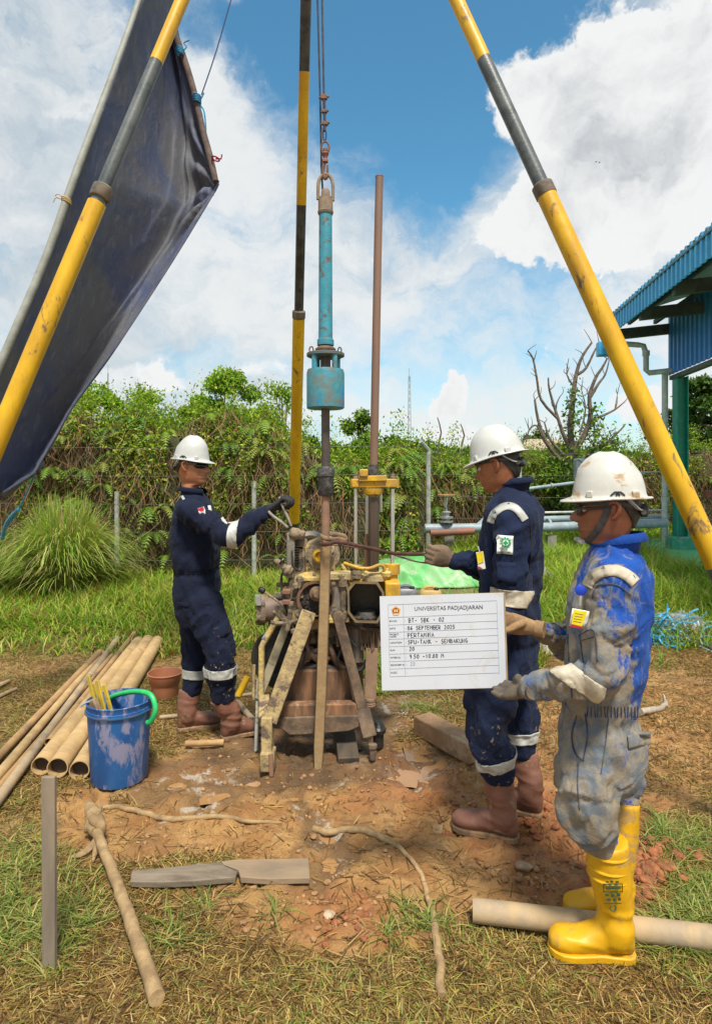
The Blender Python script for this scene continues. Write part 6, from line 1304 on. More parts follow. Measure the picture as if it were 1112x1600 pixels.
jerrycan('yellow jerrycan top showing just over the white board', 672, 921, 6.4, .115, mat('yellow_can', (.55, .35, .08), (.4, .27, .1), scale=6, rough=.5), blackm)
jerrycan('dark grey jerrycan beside the yellow one, top showing over the board', 634, 919, 6.5, .12, mat('dark_can', (.10, .11, .13), (.2, .2, .22), scale=6, rough=.4), blackm)

# ================================================================ people
def capsule_chain(m, pts, rr, seg=14, sub=5, flat=1.0, up=None, power=2.0):
    """closed limb with rounded ends"""
    pts = [Vector(p) for p in pts]; d0 = (pts[0] - pts[1]).normalized(); d1 = (pts[-1] - pts[-2]).normalized()
    cp, cr = catmull(pts, list(rr), sub)
    A = [(cp[0] + d0 * cr[0] * k, cr[0] * math.sqrt(max(.02, 1 - k * k))) for k in (.95, .7, .35)]; B = [(cp[-1] + d1 * cr[-1] * k, cr[-1] * math.sqrt(max(.02, 1 - k * k))) for k in (.35, .7, .95)]
    P_ = [a[0] for a in A] + cp + [b[0] for b in B]; R_ = [a[1] for a in A] + cr + [b[1] for b in B]
    m.tube(P_, R_, seg=seg, flat=flat, up=up, power=power)
def mixrot(yaw, pitch=0, roll=0):
    """x forward, y left, z up; pitch > 0 looks down"""
    return Matrix.Rotation(yaw, 3, 'Z') @ Matrix.Rotation(pitch, 3, 'Y') @ Matrix.Rotation(roll, 3, 'X')

def skin_material(name, base):
    m = bpy.data.materials.new(name); m.use_nodes = True; n = NT(m.node_tree); bs = m.node_tree.nodes['Principled BSDF']
    at = n.new('ShaderNodeAttribute', attribute_name='Col'); v = n.new('ShaderNodeTexCoord').outputs['Object']
    c = n.mix(n.ramp(n.noise(v, 22, 6, .6), .35, .7), base, tuple(x * y for x, y in zip(base, (.80, .74, .72))))
    mm = n.new('ShaderNodeVectorMath', operation='MULTIPLY'); n.put(mm.inputs[0], c); n.put(mm.inputs[1], at.outputs['Color'])
    n.put(bs.inputs['Base Color'], mm.outputs[0]); bs.inputs['Roughness'].default_value = .45; bs.inputs['Subsurface Weight'].default_value = .12; bs.inputs['Subsurface Radius'].default_value = (.6, .25, .12); bs.inputs['Subsurface Scale'].default_value = .01
    b = n.new('ShaderNodeBump'); b.inputs['Strength'].default_value = .25; b.inputs['Distance'].default_value = .001; n.put(b.inputs['Height'], n.noise(v, 420, 3, .6)); n.put(bs.inputs['Normal'], b.outputs[0]); return m
hair_m = mat('black_hair', (.012, .010, .009), (.03, .025, .022), scale=60, rough=.5, bump=.8, bscale=260, stretch=(1, 1, .3))

FP = [(.113, .000, .000, .000), (.108, .040, .045, .032), (.095, .066, .070, .052), (.075, .082, .084, .066), (.055, .091, .091, .073), (.040, .0935, .094, .0755), (.028, .0950, .095, .0765), (.018, .0940, .0955, .077), (.008, .0880, .0955, .0765),
      (.000, .0860, .095, .076), (-.008, .0870, .0935, .0755), (-.016, .0890, .092, .0745), (-.024, .0895, .090, .0735), (-.032, .0890, .088, .072), (-.040, .0900, .085, .0705), (-.047, .0935, .082, .069), (-.053, .0965, .078, .067), (-.0585, .0920, .075, .0655), (-.064, .0960, .072, .064),
      (-.071, .0930, .068, .062), (-.078, .0875, .065, .0595), (-.086, .0880, .063, .056), (-.094, .0895, .061, .051), (-.102, .0850, .060, .0465), (-.109, .0730, .060, .0455), (-.115, .0560, .060, .0475), (-.121, .0420, .060, .0495), (-.130, .0330, .060, .051), (-.145, .0280, .062, .052), (-.165, .026, .066, .055), (-.19, .026, .072, .062), (-.215, .03, .08, .085)]
def head_mesh(HM, ho, BM, bo, skin, root, torso_rings, scale=1.0):
    """head and neck lofted continuously into the shoulders and trunk"""
    NS = 56; rings = []; cols = []
    def nose(z):
        if z > .012 or z < -.046: return 0
        return .0315 * math.sin(min(1, (.012 - z) / .046) * math.pi / 2) ** 1.3 * (1 if z > -.034 else max(0, (z + .046) / .012) ** .6)
    for (z, f, b, w) in FP:
        ring = []; cc = []
        for k in range(NS):
            th = 2 * math.pi * k / NS; th = th - .42 * math.sin(th) * (1 if z > -.11 else 0); c, s = math.cos(th), math.sin(th)
            xf = f if c > 0 else b; ex = .92 if c > 0 else 1.0
            x = math.copysign(abs(c) ** ex, c) * xf; y = s * w
            nw = .10 + (.10 if z < -.022 else 0) * min(1, (-.022 - z) / .012) if z < -.022 else .10
            x += nose(z) * math.exp(-(s / (nw * 1.55)) ** 2) * (c > 0)
            if c > 0:    # eye sockets, cheekbones, lips
                x -= .010 * math.exp(-((z - .002) / .011) ** 2) * math.exp(-((abs(s) - .42) / .17) ** 2)
                x += .005 * math.exp(-((z + .022) / .014) ** 2) * math.exp(-((abs(s) - .55) / .2) ** 2)
                x -= .006 * math.exp(-((z + .052) / .022) ** 2) * math.exp(-((abs(s) - .62) / .2) ** 2)
            t = sstep(-.105, -.20, z) if z < -.105 else 0.0
            ph = ho + HM @ (Vector((x, y, z)) * scale); pb = bo + BM @ Vector((x, y, z + .02)); ring.append(ph.lerp(pb, float(t) if z < -.15 else float(t) * .6)); 
            lip = math.exp(-((z + .0585) / .0075) ** 2) * math.exp(-(s / .30) ** 4) * (c > 0); lo = 1 - .38 * lip; brow = math.exp(-((z - .021) / .0045) ** 2) * math.exp(-((abs(s) - .42) / .24) ** 4) * (c > 0); 
            cc.append((lo * (1 - .85 * brow), lo * (1 - .25 * lip) * (1 - .87 * brow), lo * (1 - .2 * lip) * (1 - .87 * brow)))
        rings.append(ring); cols.append(cc)
    for (c3, hd, hw) in torso_rings:
        rings.append([c3 + BM @ Vector((hd * math.cos(2 * math.pi * k / NS), hw * math.sin(2 * math.pi * k / NS), 0)) for k in range(NS)]); cols.append([(1, 1, 1)] * NS)
    m = MB(); m.loft(rings); base = [c for r in cols for c in r]
    # ears
    for sg in (-1, 1):
        k0 = len(m.v); pts = []; ear = []
        E = lambda x, y, z: ho + HM @ (Vector((x, y * sg, z)) * scale)
        m.tube([E(-.002, .072, -.030), E(-.010, .078, -.026), E(-.020, .086, -.008), E(-.022, .090, .010), E(-.012, .091, .022), E(.002, .084, .022), E(.008, .076, .012)], [.006, .0075, .007, .006, .006, .006, .004], seg=8, smooth=3)
        m.tube([E(-.004, .070, -.022), E(-.008, .078, -.006), E(-.010, .080, .010), E(-.006, .076, .018)], [.010, .012, .012, .008], seg=8, flat=.5, up=tuple(HM @ Vector((0, 1, 0))), smooth=3)
        base += [(.95, .86, .84)] * (len(m.v) - k0)
    o = m.build('body', skin, root, smooth=75); a = o.data.color_attributes.new('Col', 'FLOAT_COLOR', 'POINT'); c = np.ones((len(m.v), 4), dtype=np.float32); c[:, :3] = np.array(base); a.data.foreach_set('color', c.ravel())
    # eyes
    for sg in (-1, 1):
        e = MB(); cpt = ho + HM @ (Vector((.0755, .030 * sg, .001)) * scale); ax = HM @ Vector((1, .12 * sg, 0)); e.lathe(cpt - ax * .011, ax, [(-.0, .002), (.002, .008), (.008, .0112), (.016, .010), (.021, .0055), (.022, .002)], 16)
        eo = e.build('eye', mat('eye_white', (.55, .5, .45), rough=.2, var=0), o)
        e = MB(); e.lathe(cpt + ax * .0100, ax, [(0, .0058), (.0012, .0055), (.0018, .003)], 14); e.build('iris', mat('iris_dark', (.02, .012, .008), rough=.1, var=0), eo)
        e = MB(); e.tube([ho + HM @ (Vector((.086, y * sg, z)) * scale) for y, z in ((.017, .003), (.024, .0085), (.032, .0085), (.040, .004))], .0028, seg=6, smooth=3); e.build('eyelid', skin, o)
    return o
def hair(HM, ho, root, short=True, low=-.055):
    m = MB(); rings = []
    for z, b, w in ((.07, .088, .072), (.05, .096, .0785), (.03, .100, .081), (.01, .101, .082), (-.01, .099, .0815), (-.03, .096, .079), (low, .088, .070), (low - .02, .078, .055)):
        ring = []
        fr = {True: (1.95 if z > .0 else 2.0 + (-z) * 9)}[True]
        for k in range(25):
            th = fr + (2 * math.pi - 2 * fr) * k / 24; wob = 1 + .012 * math.sin(k * 5 + z * 300); ring.append(ho + HM @ Vector((math.cos(th) * b * wob, math.sin(th) * w * wob, z)))
        rings.append(ring)
    inner = [[ho + HM @ ((HM.transposed() @ (p - ho)) * .93) for p in r] for r in rings]
    m.loft(rings, cap=False, closed=False); m.loft([list(reversed(r)) for r in inner], cap=False, closed=False)
    n = len(rings); 
    m.loft([rings[-1], inner[-1]], cap=False, closed=False)
    m.loft([[r[0] for r in rings], [r[0] for r in inner]], cap=False, closed=False); m.loft([[r[-1] for r in rings], [r[-1] for r in inner]], cap=False, closed=False)
    m.build('hair', hair_m, root, smooth=80)
helmet_white = mat('helmet_white', (.53, .54, .525), (.46, .47, .455), scale=6, soft=.2, rough=.38, coat=.12, var=.03)
helmet_dirty = mat('helmet_dirty', (.56, .56, .53), (.48, .46, .41), scale=8, soft=.2, rough=.35, coat=.15, var=.04, c3=(.40, .26, .13), thr3=.595, scale3=11, stretch=(1, .6, .9))
logo_black = mat('logo_black', (.02, .02, .02), rough=.4); strapg = mat('dark_strap', (.03, .032, .034), (.07, .065, .06), scale=40, rough=.7)
def helmet(HM, ho, root, mt, L=.27, Wd=.215, Hh=.145, z0=.034, tilt=0.0, ratchet=True):
    """ridged shell with all round brim, longer peak in front"""
    HM2 = HM @ Matrix.Rotation(tilt, 3, 'Y'); o0 = ho + HM @ Vector((-.004, 0, z0))
    ax, ay = L * .5 - .022, Wd * .5 - .012; NS = 64; rings = []
    prof = [(1.0, 0.0), (.995, .08), (.97, .2), (.93, .34), (.87, .48), (.79, .61), (.68, .73), (.54, .84), (.38, .925), (.19, .98), (.02, 1.0)]
    def brim(th): c = math.cos(th); return .011 + .026 * max(0, c) ** 1.6 + .006 * max(0, -c) ** 2
    def pt(th, k, h, ext=0.0, dz=0.0):
        c, s = math.cos(th), math.sin(th); x = (ax * k + ext) * c; y = (ay * k + ext * .85) * s
        rid = 0
        if h > .15 and k > .05:
            for yy, wd, am in ((0, .016, .006), (.036, .010, .0035), (-.036, .010, .0035)): rid += am * math.exp(-((y - yy) / wd) ** 2) * sstep(.2, .55, h) * (1 - .2 * h)
        z = h * Hh + float(rid) + dz; return o0 + HM2 @ Vector((x + (.004 if h > .5 else 0), y, z))
    TH = [2 * math.pi * k / NS for k in range(NS)]
    rings.append([pt(t, .955, 0, -.004, .0) for t in TH]); rings.append([pt(t, 1, 0, brim(t) * .9, -.010 * max(0, math.cos(t)) - .004) for t in TH]); rings.append([pt(t, 1, 0, brim(t) + .002, -.010 * max(0, math.cos(t)) - .001) for t in TH])
    rings.append([pt(t, 1, 0, brim(t), -.010 * max(0, math.cos(t)) + .003) for t in TH]); rings.append([pt(t, 1, .02, .003, .001) for t in TH])
    for k, h in prof[1:]: rings.append([pt(t, k, h) for t in TH])
    m = MB(); m.loft(rings, cap=False); m.add([pt(t, .02, 1.0) for t in TH], [tuple(range(NS))])
    inn = [[pt(t, .955, 0, -.004, 0) for t in TH]] + [[pt(t, k * .955, h * .95) for t in TH] for k, h in prof[1:]]; m.loft([list(reversed(r)) for r in inn], cap=False); m.add([pt(t, .02, .94) for t in TH], [tuple(range(NS))])
    sh = m.build('helmet', mt, root, smooth=50, fixn=False)
    for sg in (-1, 1):
        for th, w in ((.95, .020), (2.2, .026)):
            c = o0 + HM2 @ Vector(((ax + .002) * math.cos(th), (ay + .003) * math.sin(th) * sg, .014)); b = MB(); ang = math.atan2(math.sin(th) * sg / ay, math.cos(th) / ax); b.box(c, (.010, w, .022), HM2 @ Matrix.Rotation(ang, 3, 'Z')); b.build('side_lug', mt, sh, bevel=.003)
        # trapezoid badge
        for i, (a, bq) in enumerate((((-.030, .008), (-.018, .019)), ((-.018, .019), (.0, .019)), ((.0, .019), (.012, .008)), ((-.014, .007), (-.009, .018)), ((-.004, .007), (-.009, .018)))):
            f = lambda p: o0 + HM2 @ Vector((p[0] - .004, (ay * math.sqrt(max(0, 1 - ((p[0] - .004) / ax) ** 2)) + .0022) * sg, p[1] + .002)); b = MB(); b.beam(f(a), f(bq), .0045, .003, up=tuple(HM2 @ Vector((0, sg, 0)))); b.build('badge', logo_black, sh)
    # head band and ratchet
    b = MB(); b.tube([ho + HM @ Vector((.098 * math.cos(t) - .002, .0815 * math.sin(t), .026 - .026 * max(0, -math.cos(t)))) for t in np.linspace(-2.3, 2.3, 9)] , .006, seg=6, flat=2, smooth=2)
    b.tube([ho + HM @ Vector((-.099, y, -.012)) for y in (-.05, 0, .05)], .009, seg=8, smooth=2); b.build('head_band', strapg, sh)
    b = MB(); b.lathe(ho + HM @ Vector((-.100, 0, -.010)), HM @ Vector((-1, 0, 0)), [(0, .022), (.016, .022), (.020, .016)], 12); b.build('ratchet_knob', strapg, sh, smooth=0)
    for sg in (-1, 1): b = MB(); b.tube([ho + HM @ Vector((-.05, .088 * sg, .03)), ho + HM @ Vector((-.08, .06 * sg, .0)), ho + HM @ Vector((-.1, .03 * sg, -.008))], .009, seg=6, flat=.4, smooth=2); b.build('band_arm', mat('band_grey', (.4, .42, .4), rough=.5), sh)
    return sh

class Suit:
    """one piece coverall grown from torso rings and limbs, then wrinkled"""
    def __init__(s): s.m = MB(); s.bones = []; s.joints = []
    def torso(s, rings, BM):
        rr = []
        for (c, hd, hw, p) in rings:
            r = []
            for k in range(36):
                w = 2 * math.pi * k / 36; cw, sw = math.cos(w), math.sin(w); cw = math.copysign(abs(cw) ** (2 / p), cw); sw = math.copysign(abs(sw) ** (2 / p), sw); r.append(Vector(c) + BM @ Vector((cw * hd, sw * hw, 0)))
            rr.append(r)
        s.m.loft(rr); s.bones.append(('torso', Vector(rings[0][0]), Vector(rings[-1][0]), .17))
    def limb(s, name, pts, rr, flat=1.0, up=None):
        pts = [Vector(p) for p in pts]; capsule_chain(s.m, pts, rr, seg=18, sub=5, flat=flat, up=up)
        for i in range(len(pts) - 1): s.bones.append((name, pts[i], pts[i + 1], (rr[i] + rr[i + 1]) / 2))
        for p in pts[1:-1]: s.joints.append(p)
    def finish(s, name, root, mt, voxel=.009, amp=.010, seed=0, dirt=None, waist=None, slim=None):
        me = remeshed(s.m, voxel, smooth=6, factor=.5); V = verts(me).astype(float); N = norms(me).astype(float)
        best = np.full(len(V), 1e9); U = np.zeros(len(V)); bid = np.zeros(len(V), int); T = np.zeros_like(V)
        for i, (nm, a, b, r) in enumerate(s.bones):
            a = np.array(a); b = np.array(b); d = b - a; L = np.linalg.norm(d); d /= L; t = np.clip((V - a) @ d, 0, L); q = a + t[:, None] * d; dist = np.linalg.norm(V - q, axis=1) - r
            m_ = dist < best; best[m_] = dist[m_]; U[m_] = t[m_] + i * 3.1; bid[m_] = i; T[m_] = d
        J = np.zeros(len(V))
        for j in s.joints: J = np.maximum(J, np.exp(-(np.linalg.norm(V - np.array(j), axis=1) / .12) ** 2))
        x, y, z = V.T
        rid = lambda n: 1 - 2 * np.abs(n)
        # folds run roughly across the limb, drifting diagonally
        f1 = rid(vnoise(U * 9 + 5.0 * x + seed, (x + 1.3 * y) * 8, z * 4 + 7)); f2 = rid(vnoise(U * 19 + 9 * x, (x - y) * 13 + seed, z * 9)); f3 = fbm(x * 6 + seed, y * 6, z * 4, oct=3)
        f4 = rid(vnoise(x * 16 + z * 8 + seed, y * 16 - z * 6, z * 4))
        w = .50 + 1.0 * J; d = amp * (w * (.85 * (np.clip(f1, -.3, 1) - .2) + .42 * f2) + 1.0 * f3 + .38 * f4 - .45 * w * np.exp(-((1 - f2) / .22) ** 2)) - (.0075 if slim is None else slim)
        if waist is not None:
            g = np.exp(-((z - waist[0]) / waist[1]) ** 2) * (bid == 0); d = d + g * (-.010 + .006 * np.sin((x * 1.0 + y * 1.3) * 190 + 2 * f3))
        V2 = V + N * d[:, None]; me.vertices.foreach_set('co', V2.astype(np.float32).ravel()); me.update(); col = None
        if dirt is not None: k = np.clip(dirt(V2, N, f1, f3), 0, 1); col = np.stack([k, k, k], 1)
        s.V = V2; s.bid = bid; s.me = me; me_copy = me.copy(); s.raw = me_copy
        o = put_mesh(name, me, mt, root, col=col if col is not None else np.zeros((len(V), 3))); s.obj = o; return o
    def band(s, name, limbname, centre, axis, half, mt, root, lift=.003, other=None):
        """a strip of tape that follows the cloth: the slice of the suit between two planes"""
        bm = bmesh.new(); bm.from_mesh(s.raw); bm.verts.ensure_lookup_table()
        ids = [i for i, b in enumerate(s.bones) if b[0] == limbname]; c = Vector(centre); ax = Vector(axis).normalized(); rel = s.V - np.array(c); rb = min(s.bones[i][3] for i in ids); perp = np.linalg.norm(rel - np.outer(rel @ np.array(ax), np.array(ax)), axis=1); ok = perp < (other or rb * 1.75)
        dist = (s.V - np.array(c)) @ np.array(ax); ok &= (np.abs(dist) < half + .03) 
        bmesh.ops.delete(bm, geom=[v for v in bm.verts if not ok[v.index]], context='VERTS')
        for sg in (-1, 1):
            bmesh.ops.bisect_plane(bm, geom=bm.verts[:] + bm.edges[:] + bm.faces[:], plane_co=c + ax * half * sg, plane_no=ax * sg, clear_outer=True)
        bm.normal_update()
        for v in bm.verts: v.co += v.normal * lift
        me = bpy.data.meshes.new(name); bm.to_mesh(me); bm.free()
        if len(me.vertices) < 3: return None
        o = put_mesh(name, me, mt, root); so = o.modifiers.new('t', 'SOLIDIFY'); so.thickness = .002; so.offset = 1; return o
    def yoke(s, name, planes, mt, root, near, rad, lift=.004):
        """slice by arbitrary planes (point, outward normal)"""
        bm = bmesh.new(); bm.from_mesh(s.raw); nr = np.array(near); ok = np.linalg.norm(s.V - nr, axis=1) < rad; bm.verts.ensure_lookup_table()
        bmesh.ops.delete(bm, geom=[v for v in bm.verts if not ok[v.index]], context='VERTS')
        for c, nn in planes: bmesh.ops.bisect_plane(bm, geom=bm.verts[:] + bm.edges[:] + bm.faces[:], plane_co=Vector(c), plane_no=Vector(nn).normalized(), clear_outer=True)
        bm.normal_update()
        for v in bm.verts: v.co += v.normal * lift
        me = bpy.data.meshes.new(name); bm.to_mesh(me); bm.free()
        if len(me.vertices) < 3: return None
        o = put_mesh(name, me, mt, root); so = o.modifiers.new('t', 'SOLIDIFY'); so.thickness = .002; so.offset = 1; return o
    def surf(s, p, d):
        """point of the cloth hit from p along d"""
        from mathutils.bvhtree import BVHTree
        if not hasattr(s, 'bvh'):
            s.bvh = BVHTree.FromPolygons([Vector(v) for v in s.V], [tuple(pl.vertices) for pl in s.raw.polygons])
        return s.bvh.ray_cast(Vector(p), Vector(d).normalized())
def cloth(name, c1, c2, dirtc=None, rough=.85, dirt2=None):
    m = bpy.data.materials.new(name); m.use_nodes = True; n = NT(m.node_tree); bs = m.node_tree.nodes['Principled BSDF']; v = n.new('ShaderNodeTexCoord').outputs['Object']
    col = n.mix(n.ramp(n.noise(v, 5, 7, .65, .5), .35, .65), c1, c2); fl = n.ramp(n.noise(v, 120, 3, .6), .70, .76)
    if dirtc is not None:
        at = n.new('ShaderNodeAttribute', attribute_name='Col'); nz = n.noise(v, 7, 9, .72, .8); f = n.ramp(n.math('ADD', at.outputs['Fac'], n.math('MULTIPLY_ADD', nz, 2.6, -1.3)), .36, .60)
        dc = n.mix(n.ramp(n.noise(v, 13, 8, .7, .6), .38, .62), dirtc, dirt2 or dirtc); col = n.mix(n.math('MULTIPLY', f, .93), col, dc)
        f2 = n.ramp(n.noise(n.scale(v, (1, 1, .5)), 16, 8, .7, 1.0), .55, .66); col = n.mix(n.math('MULTIPLY', f2, .45), col, dirtc)
    else:
        col = n.mix(n.math('MULTIPLY', fl, .25), col, (.3, .26, .2))
        at = n.new('ShaderNodeAttribute', attribute_name='Col'); f = n.math('MULTIPLY', at.outputs['Fac'], n.ramp(n.noise(v, 34, 6, .7), .60, .66)); col = n.mix(f, col, (.42, .30, .18))
    n.put(bs.inputs['Base Color'], col); bs.inputs['Roughness'].default_value = rough; bs.inputs['Specular IOR Level'].default_value = .2; bs.inputs['Sheen Weight'].default_value = .03; bs.inputs['Sheen Roughness'].default_value = .5
    b = n.new('ShaderNodeBump'); b.inputs['Strength'].default_value = .8; b.inputs['Distance'].default_value = .009
    n.put(b.inputs['Height'], n.math('MULTIPLY_ADD', n.noise(v, 520, 2, .5), .10, n.noise(n.scale(v, (1, 1, .8)), 26, 7, .62, .9))); n.put(bs.inputs['Normal'], b.outputs[0]); return m
navy = cloth('navy_cloth', (.0055, .0085, .024), (.0085, .013, .036)); navy2 = cloth('navy_cloth_faded', (.008, .014, .040), (.013, .022, .060))
royal = cloth('royal_blue_cloth', (.008, .050, .28), (.014, .08, .36), dirtc=(.29, .235, .15), dirt2=(.14, .16, .17))
tape = mat('reflective_tape', (.50, .51, .48), (.40, .40, .37), scale=14, soft=.2, rough=.45, bump=.3, bscale=50, var=.06); tape_dirty = mat('dirty_tape', (.52, .47, .37), (.36, .30, .21), scale=11, soft=.2, rough=.6, bump=.4, bscale=60)

def boot(root, heel, toe, leg_top, mt, sole_m, r_top=.062, shaft_h=.30, Lf=None, r_ank=.048, foot_w=.046, name='boot', lean=(0, 0)):
    heel = Vector(heel); toe = Vector(toe); heel.z = 0; toe.z = 0; f = (toe - heel).normalized(); L = (toe - heel).length; s = Vector((-f.y, f.x, 0)); top = Vector(leg_top)
    m = MB(); A = heel + f * (L * .23)
    pts = [top, top.lerp(A + Vector((0, 0, .13)), .5), A + Vector((0, 0, .16)), A + Vector((0, 0, .10)), A + Vector((0, 0, .055))]
    m.tube(pts, [r_top, r_top * .97, r_ank * 1.08, r_ank * 1.12, r_ank * 1.02], seg=24, smooth=4)
    def sec(t, w, h, z0=.02): c = heel + f * (L * t); return [c + s * (w * math.copysign(abs(math.cos(a)) ** .8, math.cos(a))) + Vector((0, 0, z0 + h * .5 + h * .5 * math.sin(a))) for a in np.linspace(0, 2 * math.pi, 21)[:-1]]
    m.loft([sec(.02, foot_w * .45, .05, .02), sec(.06, foot_w * .72, .085, .015), sec(.16, foot_w * .82, .12, .012), sec(.32, foot_w * .82, .125, .012), sec(.46, foot_w * .86, .095, .012), sec(.62, foot_w * 1.0, .075, .012), sec(.78, foot_w * 1.05, .066, .012), sec(.90, foot_w * .92, .058, .014), sec(.97, foot_w * .62, .045, .017), sec(1.0, foot_w * .3, .028, .022)])
    me = remeshed(m, .007, smooth=4); V = verts(me).astype(float); N = norms(me).astype(float); x, y, z = V.T
    crease = (1 - 2 * np.abs(vnoise(z * 26 + x * 4, x * 7, y * 7 + heel.x * 9))) * np.exp(-((z - .12) / .09) ** 2) * .0055 + .004 * fbm(x * 14, y * 14, z * 10, oct=3); V += N * crease[:, None]; me.vertices.foreach_set('co', V.astype(np.float32).ravel()); me.update()
    b = put_mesh(name, me, mt, root)
    m = MB(); out = []
    for t, w in ((0, .35), (.03, .68), (.10, .84), (.25, .84), (.4, .80), (.55, .93), (.72, 1.08), (.85, 1.04), (.94, .78), (.99, .42), (1.012, .0)): out.append((t, w * foot_w * 1.06))
    poly = [heel + f * (L * t) + s * w for t, w in out] + [heel + f * (L * t) - s * w for t, w in reversed(out[:-1])]
    m.prism([p + Vector((0, 0, .0)) for p in poly], (0, 0, .024)); hp = [p for p in poly if (p - heel).dot(f) < L * .28]
    so = m.build('sole', sole_m, b, bevel=.004, smooth=50)
    return b, top, A, f
def hand(root, W_, M, curls, thumb, mt, scale=1.0, side=1, cuff=None, cuff_m=None, vox=.0042, spread=.0):
    """gloved hand: x along the fingers, z out of the back of the hand, thumb towards +y*side"""
    m = MB(); O = Vector(W_); T = lambda x, y, z: O + M @ (Vector((x, y * side, z)) * scale)
    m.loft([[T(x, w * math.cos(a), zc + h * math.sin(a)) for a in np.linspace(0, 2 * math.pi, 17)[:-1]] for x, w, h, zc in ((-.045, .026, .021, 0), (-.02, .028, .021, 0), (.0, .032, .020, 0), (.03, .040, .019, 0), (.06, .043, .0175, .001), (.085, .041, .0155, .001), (.095, .036, .012, 0))])
    names = [(.030, .074, .0112), (.010, .082, .0118), (-.011, .076, .0112), (-.031, .060, .0098)]
    for i, (y0, L, r) in enumerate(names):
        a, b, c = curls[i]; p = T(.070, y0, 0); ang = 0; pts = [p, T(.090, y0 * 1.04, .0)]; x, z = .090, .0
        for seg, cu in zip((.47, .30, .23), (a, b, c)):
            ang += cu; x += math.cos(ang) * L * seg; z -= math.sin(ang) * L * seg; pts.append(T(x, y0 * (1.04 + spread), z))
        capsule_chain(m, pts, [r * scale, r * 1.02 * scale, r * .97 * scale, r * .9 * scale, r * .78 * scale], seg=10, sub=3)
    pts = [T(*p) for p in [(.008, .020, -.006)] + list(thumb)]; capsule_chain(m, pts, [.016 * scale, .0150 * scale, .0128 * scale, .0108 * scale][:len(pts)], seg=10, sub=3)
    me = remeshed(m, vox, smooth=2); V = verts(me).astype(float); N = norms(me).astype(float); x, y, z = V.T; V += N * (.0014 * fbm(x * 60, y * 60, z * 60, oct=2))[:, None]; me.vertices.foreach_set('co', V.astype(np.float32).ravel()); me.update()
    g = put_mesh('glove', me, mt, root)
    b = MB(); b.tube([T(-.062, 0, 0), T(-.046, 0, 0), T(-.03, 0, 0)], [.031 * scale, .030 * scale, .0305 * scale], seg=18, flat=.85, up=tuple(M @ Vector((0, 0, 1)))); b.build('glove_cuff', cuff_m or mt, g)
    return g
FIST = [(1.25, 1.5, .9)] * 4
def collar(root, c, BM, r0, r1, h, mt, open_=.5, tilt=0.25, front=.0):
    m = MB(); ra = []; rb = []; rc = []
    for k in range(33):
        th = open_ + (2 * math.pi - 2 * open_) * k / 32; fr = math.cos(th); cc, ss = math.cos(th), math.sin(th)
        ra.append(Vector(c) + BM @ Vector((cc * r0, ss * r0 * 1.12, -.015 - .030 * max(0, fr)))); rb.append(Vector(c) + BM @ Vector((cc * r1 - .012 + .01 * fr, ss * r1 * 1.0, h * (1 - .22 * fr)))); rc.append(Vector(c) + BM @ Vector((cc * (r1 + .014) - .012 + .012 * fr, ss * (r1 + .016), h * (.30 - .3 * fr) )))
    m.loft([ra, rb, rc], cap=False, closed=False); o = m.build('collar', mt, root, smooth=60); so = o.modifiers.new('t', 'SOLIDIFY'); so.thickness = .004; return o
def patch(name, suit, centre, view, upv, w, h, mt, root, off=.003, n=5):
    """cloth patch laid on the suit surface"""
    v = Vector(view).normalized(); u = Vector(upv); u = (u - v * u.dot(v)).normalized(); r = u.cross(v).normalized() * -1; c = Vector(centre); pts = []
    for j in range(n + 1):
        for i in range(n + 1):
            p = c + r * (w * (i / n - .5)) + u * (h * (.5 - j / n)); hit = suit.surf(p - v * .3, v); q = hit[0] if hit[0] is not None and abs((hit[0] - c).dot(v)) < .1 else None; pts.append((p, q))
    ds = [(q - c).dot(v) for p, q in pts if q is not None]; md = sorted(ds)[len(ds) // 2] if ds else 0
    vs = [(q if q is not None and abs((q - c).dot(v) - md) < .03 else p + v * md) - v * off for p, q in pts]; m = MB(); m.add(vs, [(j * (n + 1) + i, j * (n + 1) + i + 1, (j + 1) * (n + 1) + i + 1, (j + 1) * (n + 1) + i) for j in range(n) for i in range(n)])
    o = m.build(name, mt, root, fixn=False, smooth=60); so = o.modifiers.new('t', 'SOLIDIFY'); so.thickness = .0016; so.offset = 0; md_pt = c + v * (md - off - .0015)
    if mt is royal: ca = o.data.color_attributes.new('Col', 'FLOAT_COLOR', 'POINT'); ca.data.foreach_set('color', np.full(len(m.v) * 4, .52, dtype=np.float32))
    return o, md_pt, r, u, v
def ribbon(S, name, pts, width, mt, root, off=.0035):
    """tape or seam sewn onto the cloth along a line"""
    p, _ = catmull([Vector((x, y, 0)) for x, y in pts], [1] * len(pts), 7); rows = []; cam0 = Vector((0, 0, H))
    for i, c in enumerate(p):
        t = (p[min(i + 1, len(p) - 1)] - p[max(i - 1, 0)]).normalized(); nn = Vector((-t.y, t.x, 0)); row = []
        for k in (-.5, -.17, .17, .5):
            a = c + nn * (width * k); d = (P(a.x, a.y, 1.0) - cam0).normalized(); hit = S.surf(cam0 + d * .5, d); row.append(None if hit[0] is None else hit[0] + (hit[1].normalized() * (1 if hit[1].dot(d) < 0 else -1) * .6 - d * .4) * off)
        if all(r is not None for r in row): rows.append(row)
    if len(rows) < 2: return
    m = MB(); m.loft(rows, cap=False, closed=False); o = m.build(name, mt, root, fixn=False, smooth=70); so = o.modifiers.new('t', 'SOLIDIFY'); so.thickness = .0016; so.offset = 0; return o
seam_navy = mat('seam_navy', (.004, .006, .015), rough=.9); seam_blue = mat('seam_blue', (.006, .03, .14), (.10, .09, .07), scale=30, rough=.9)
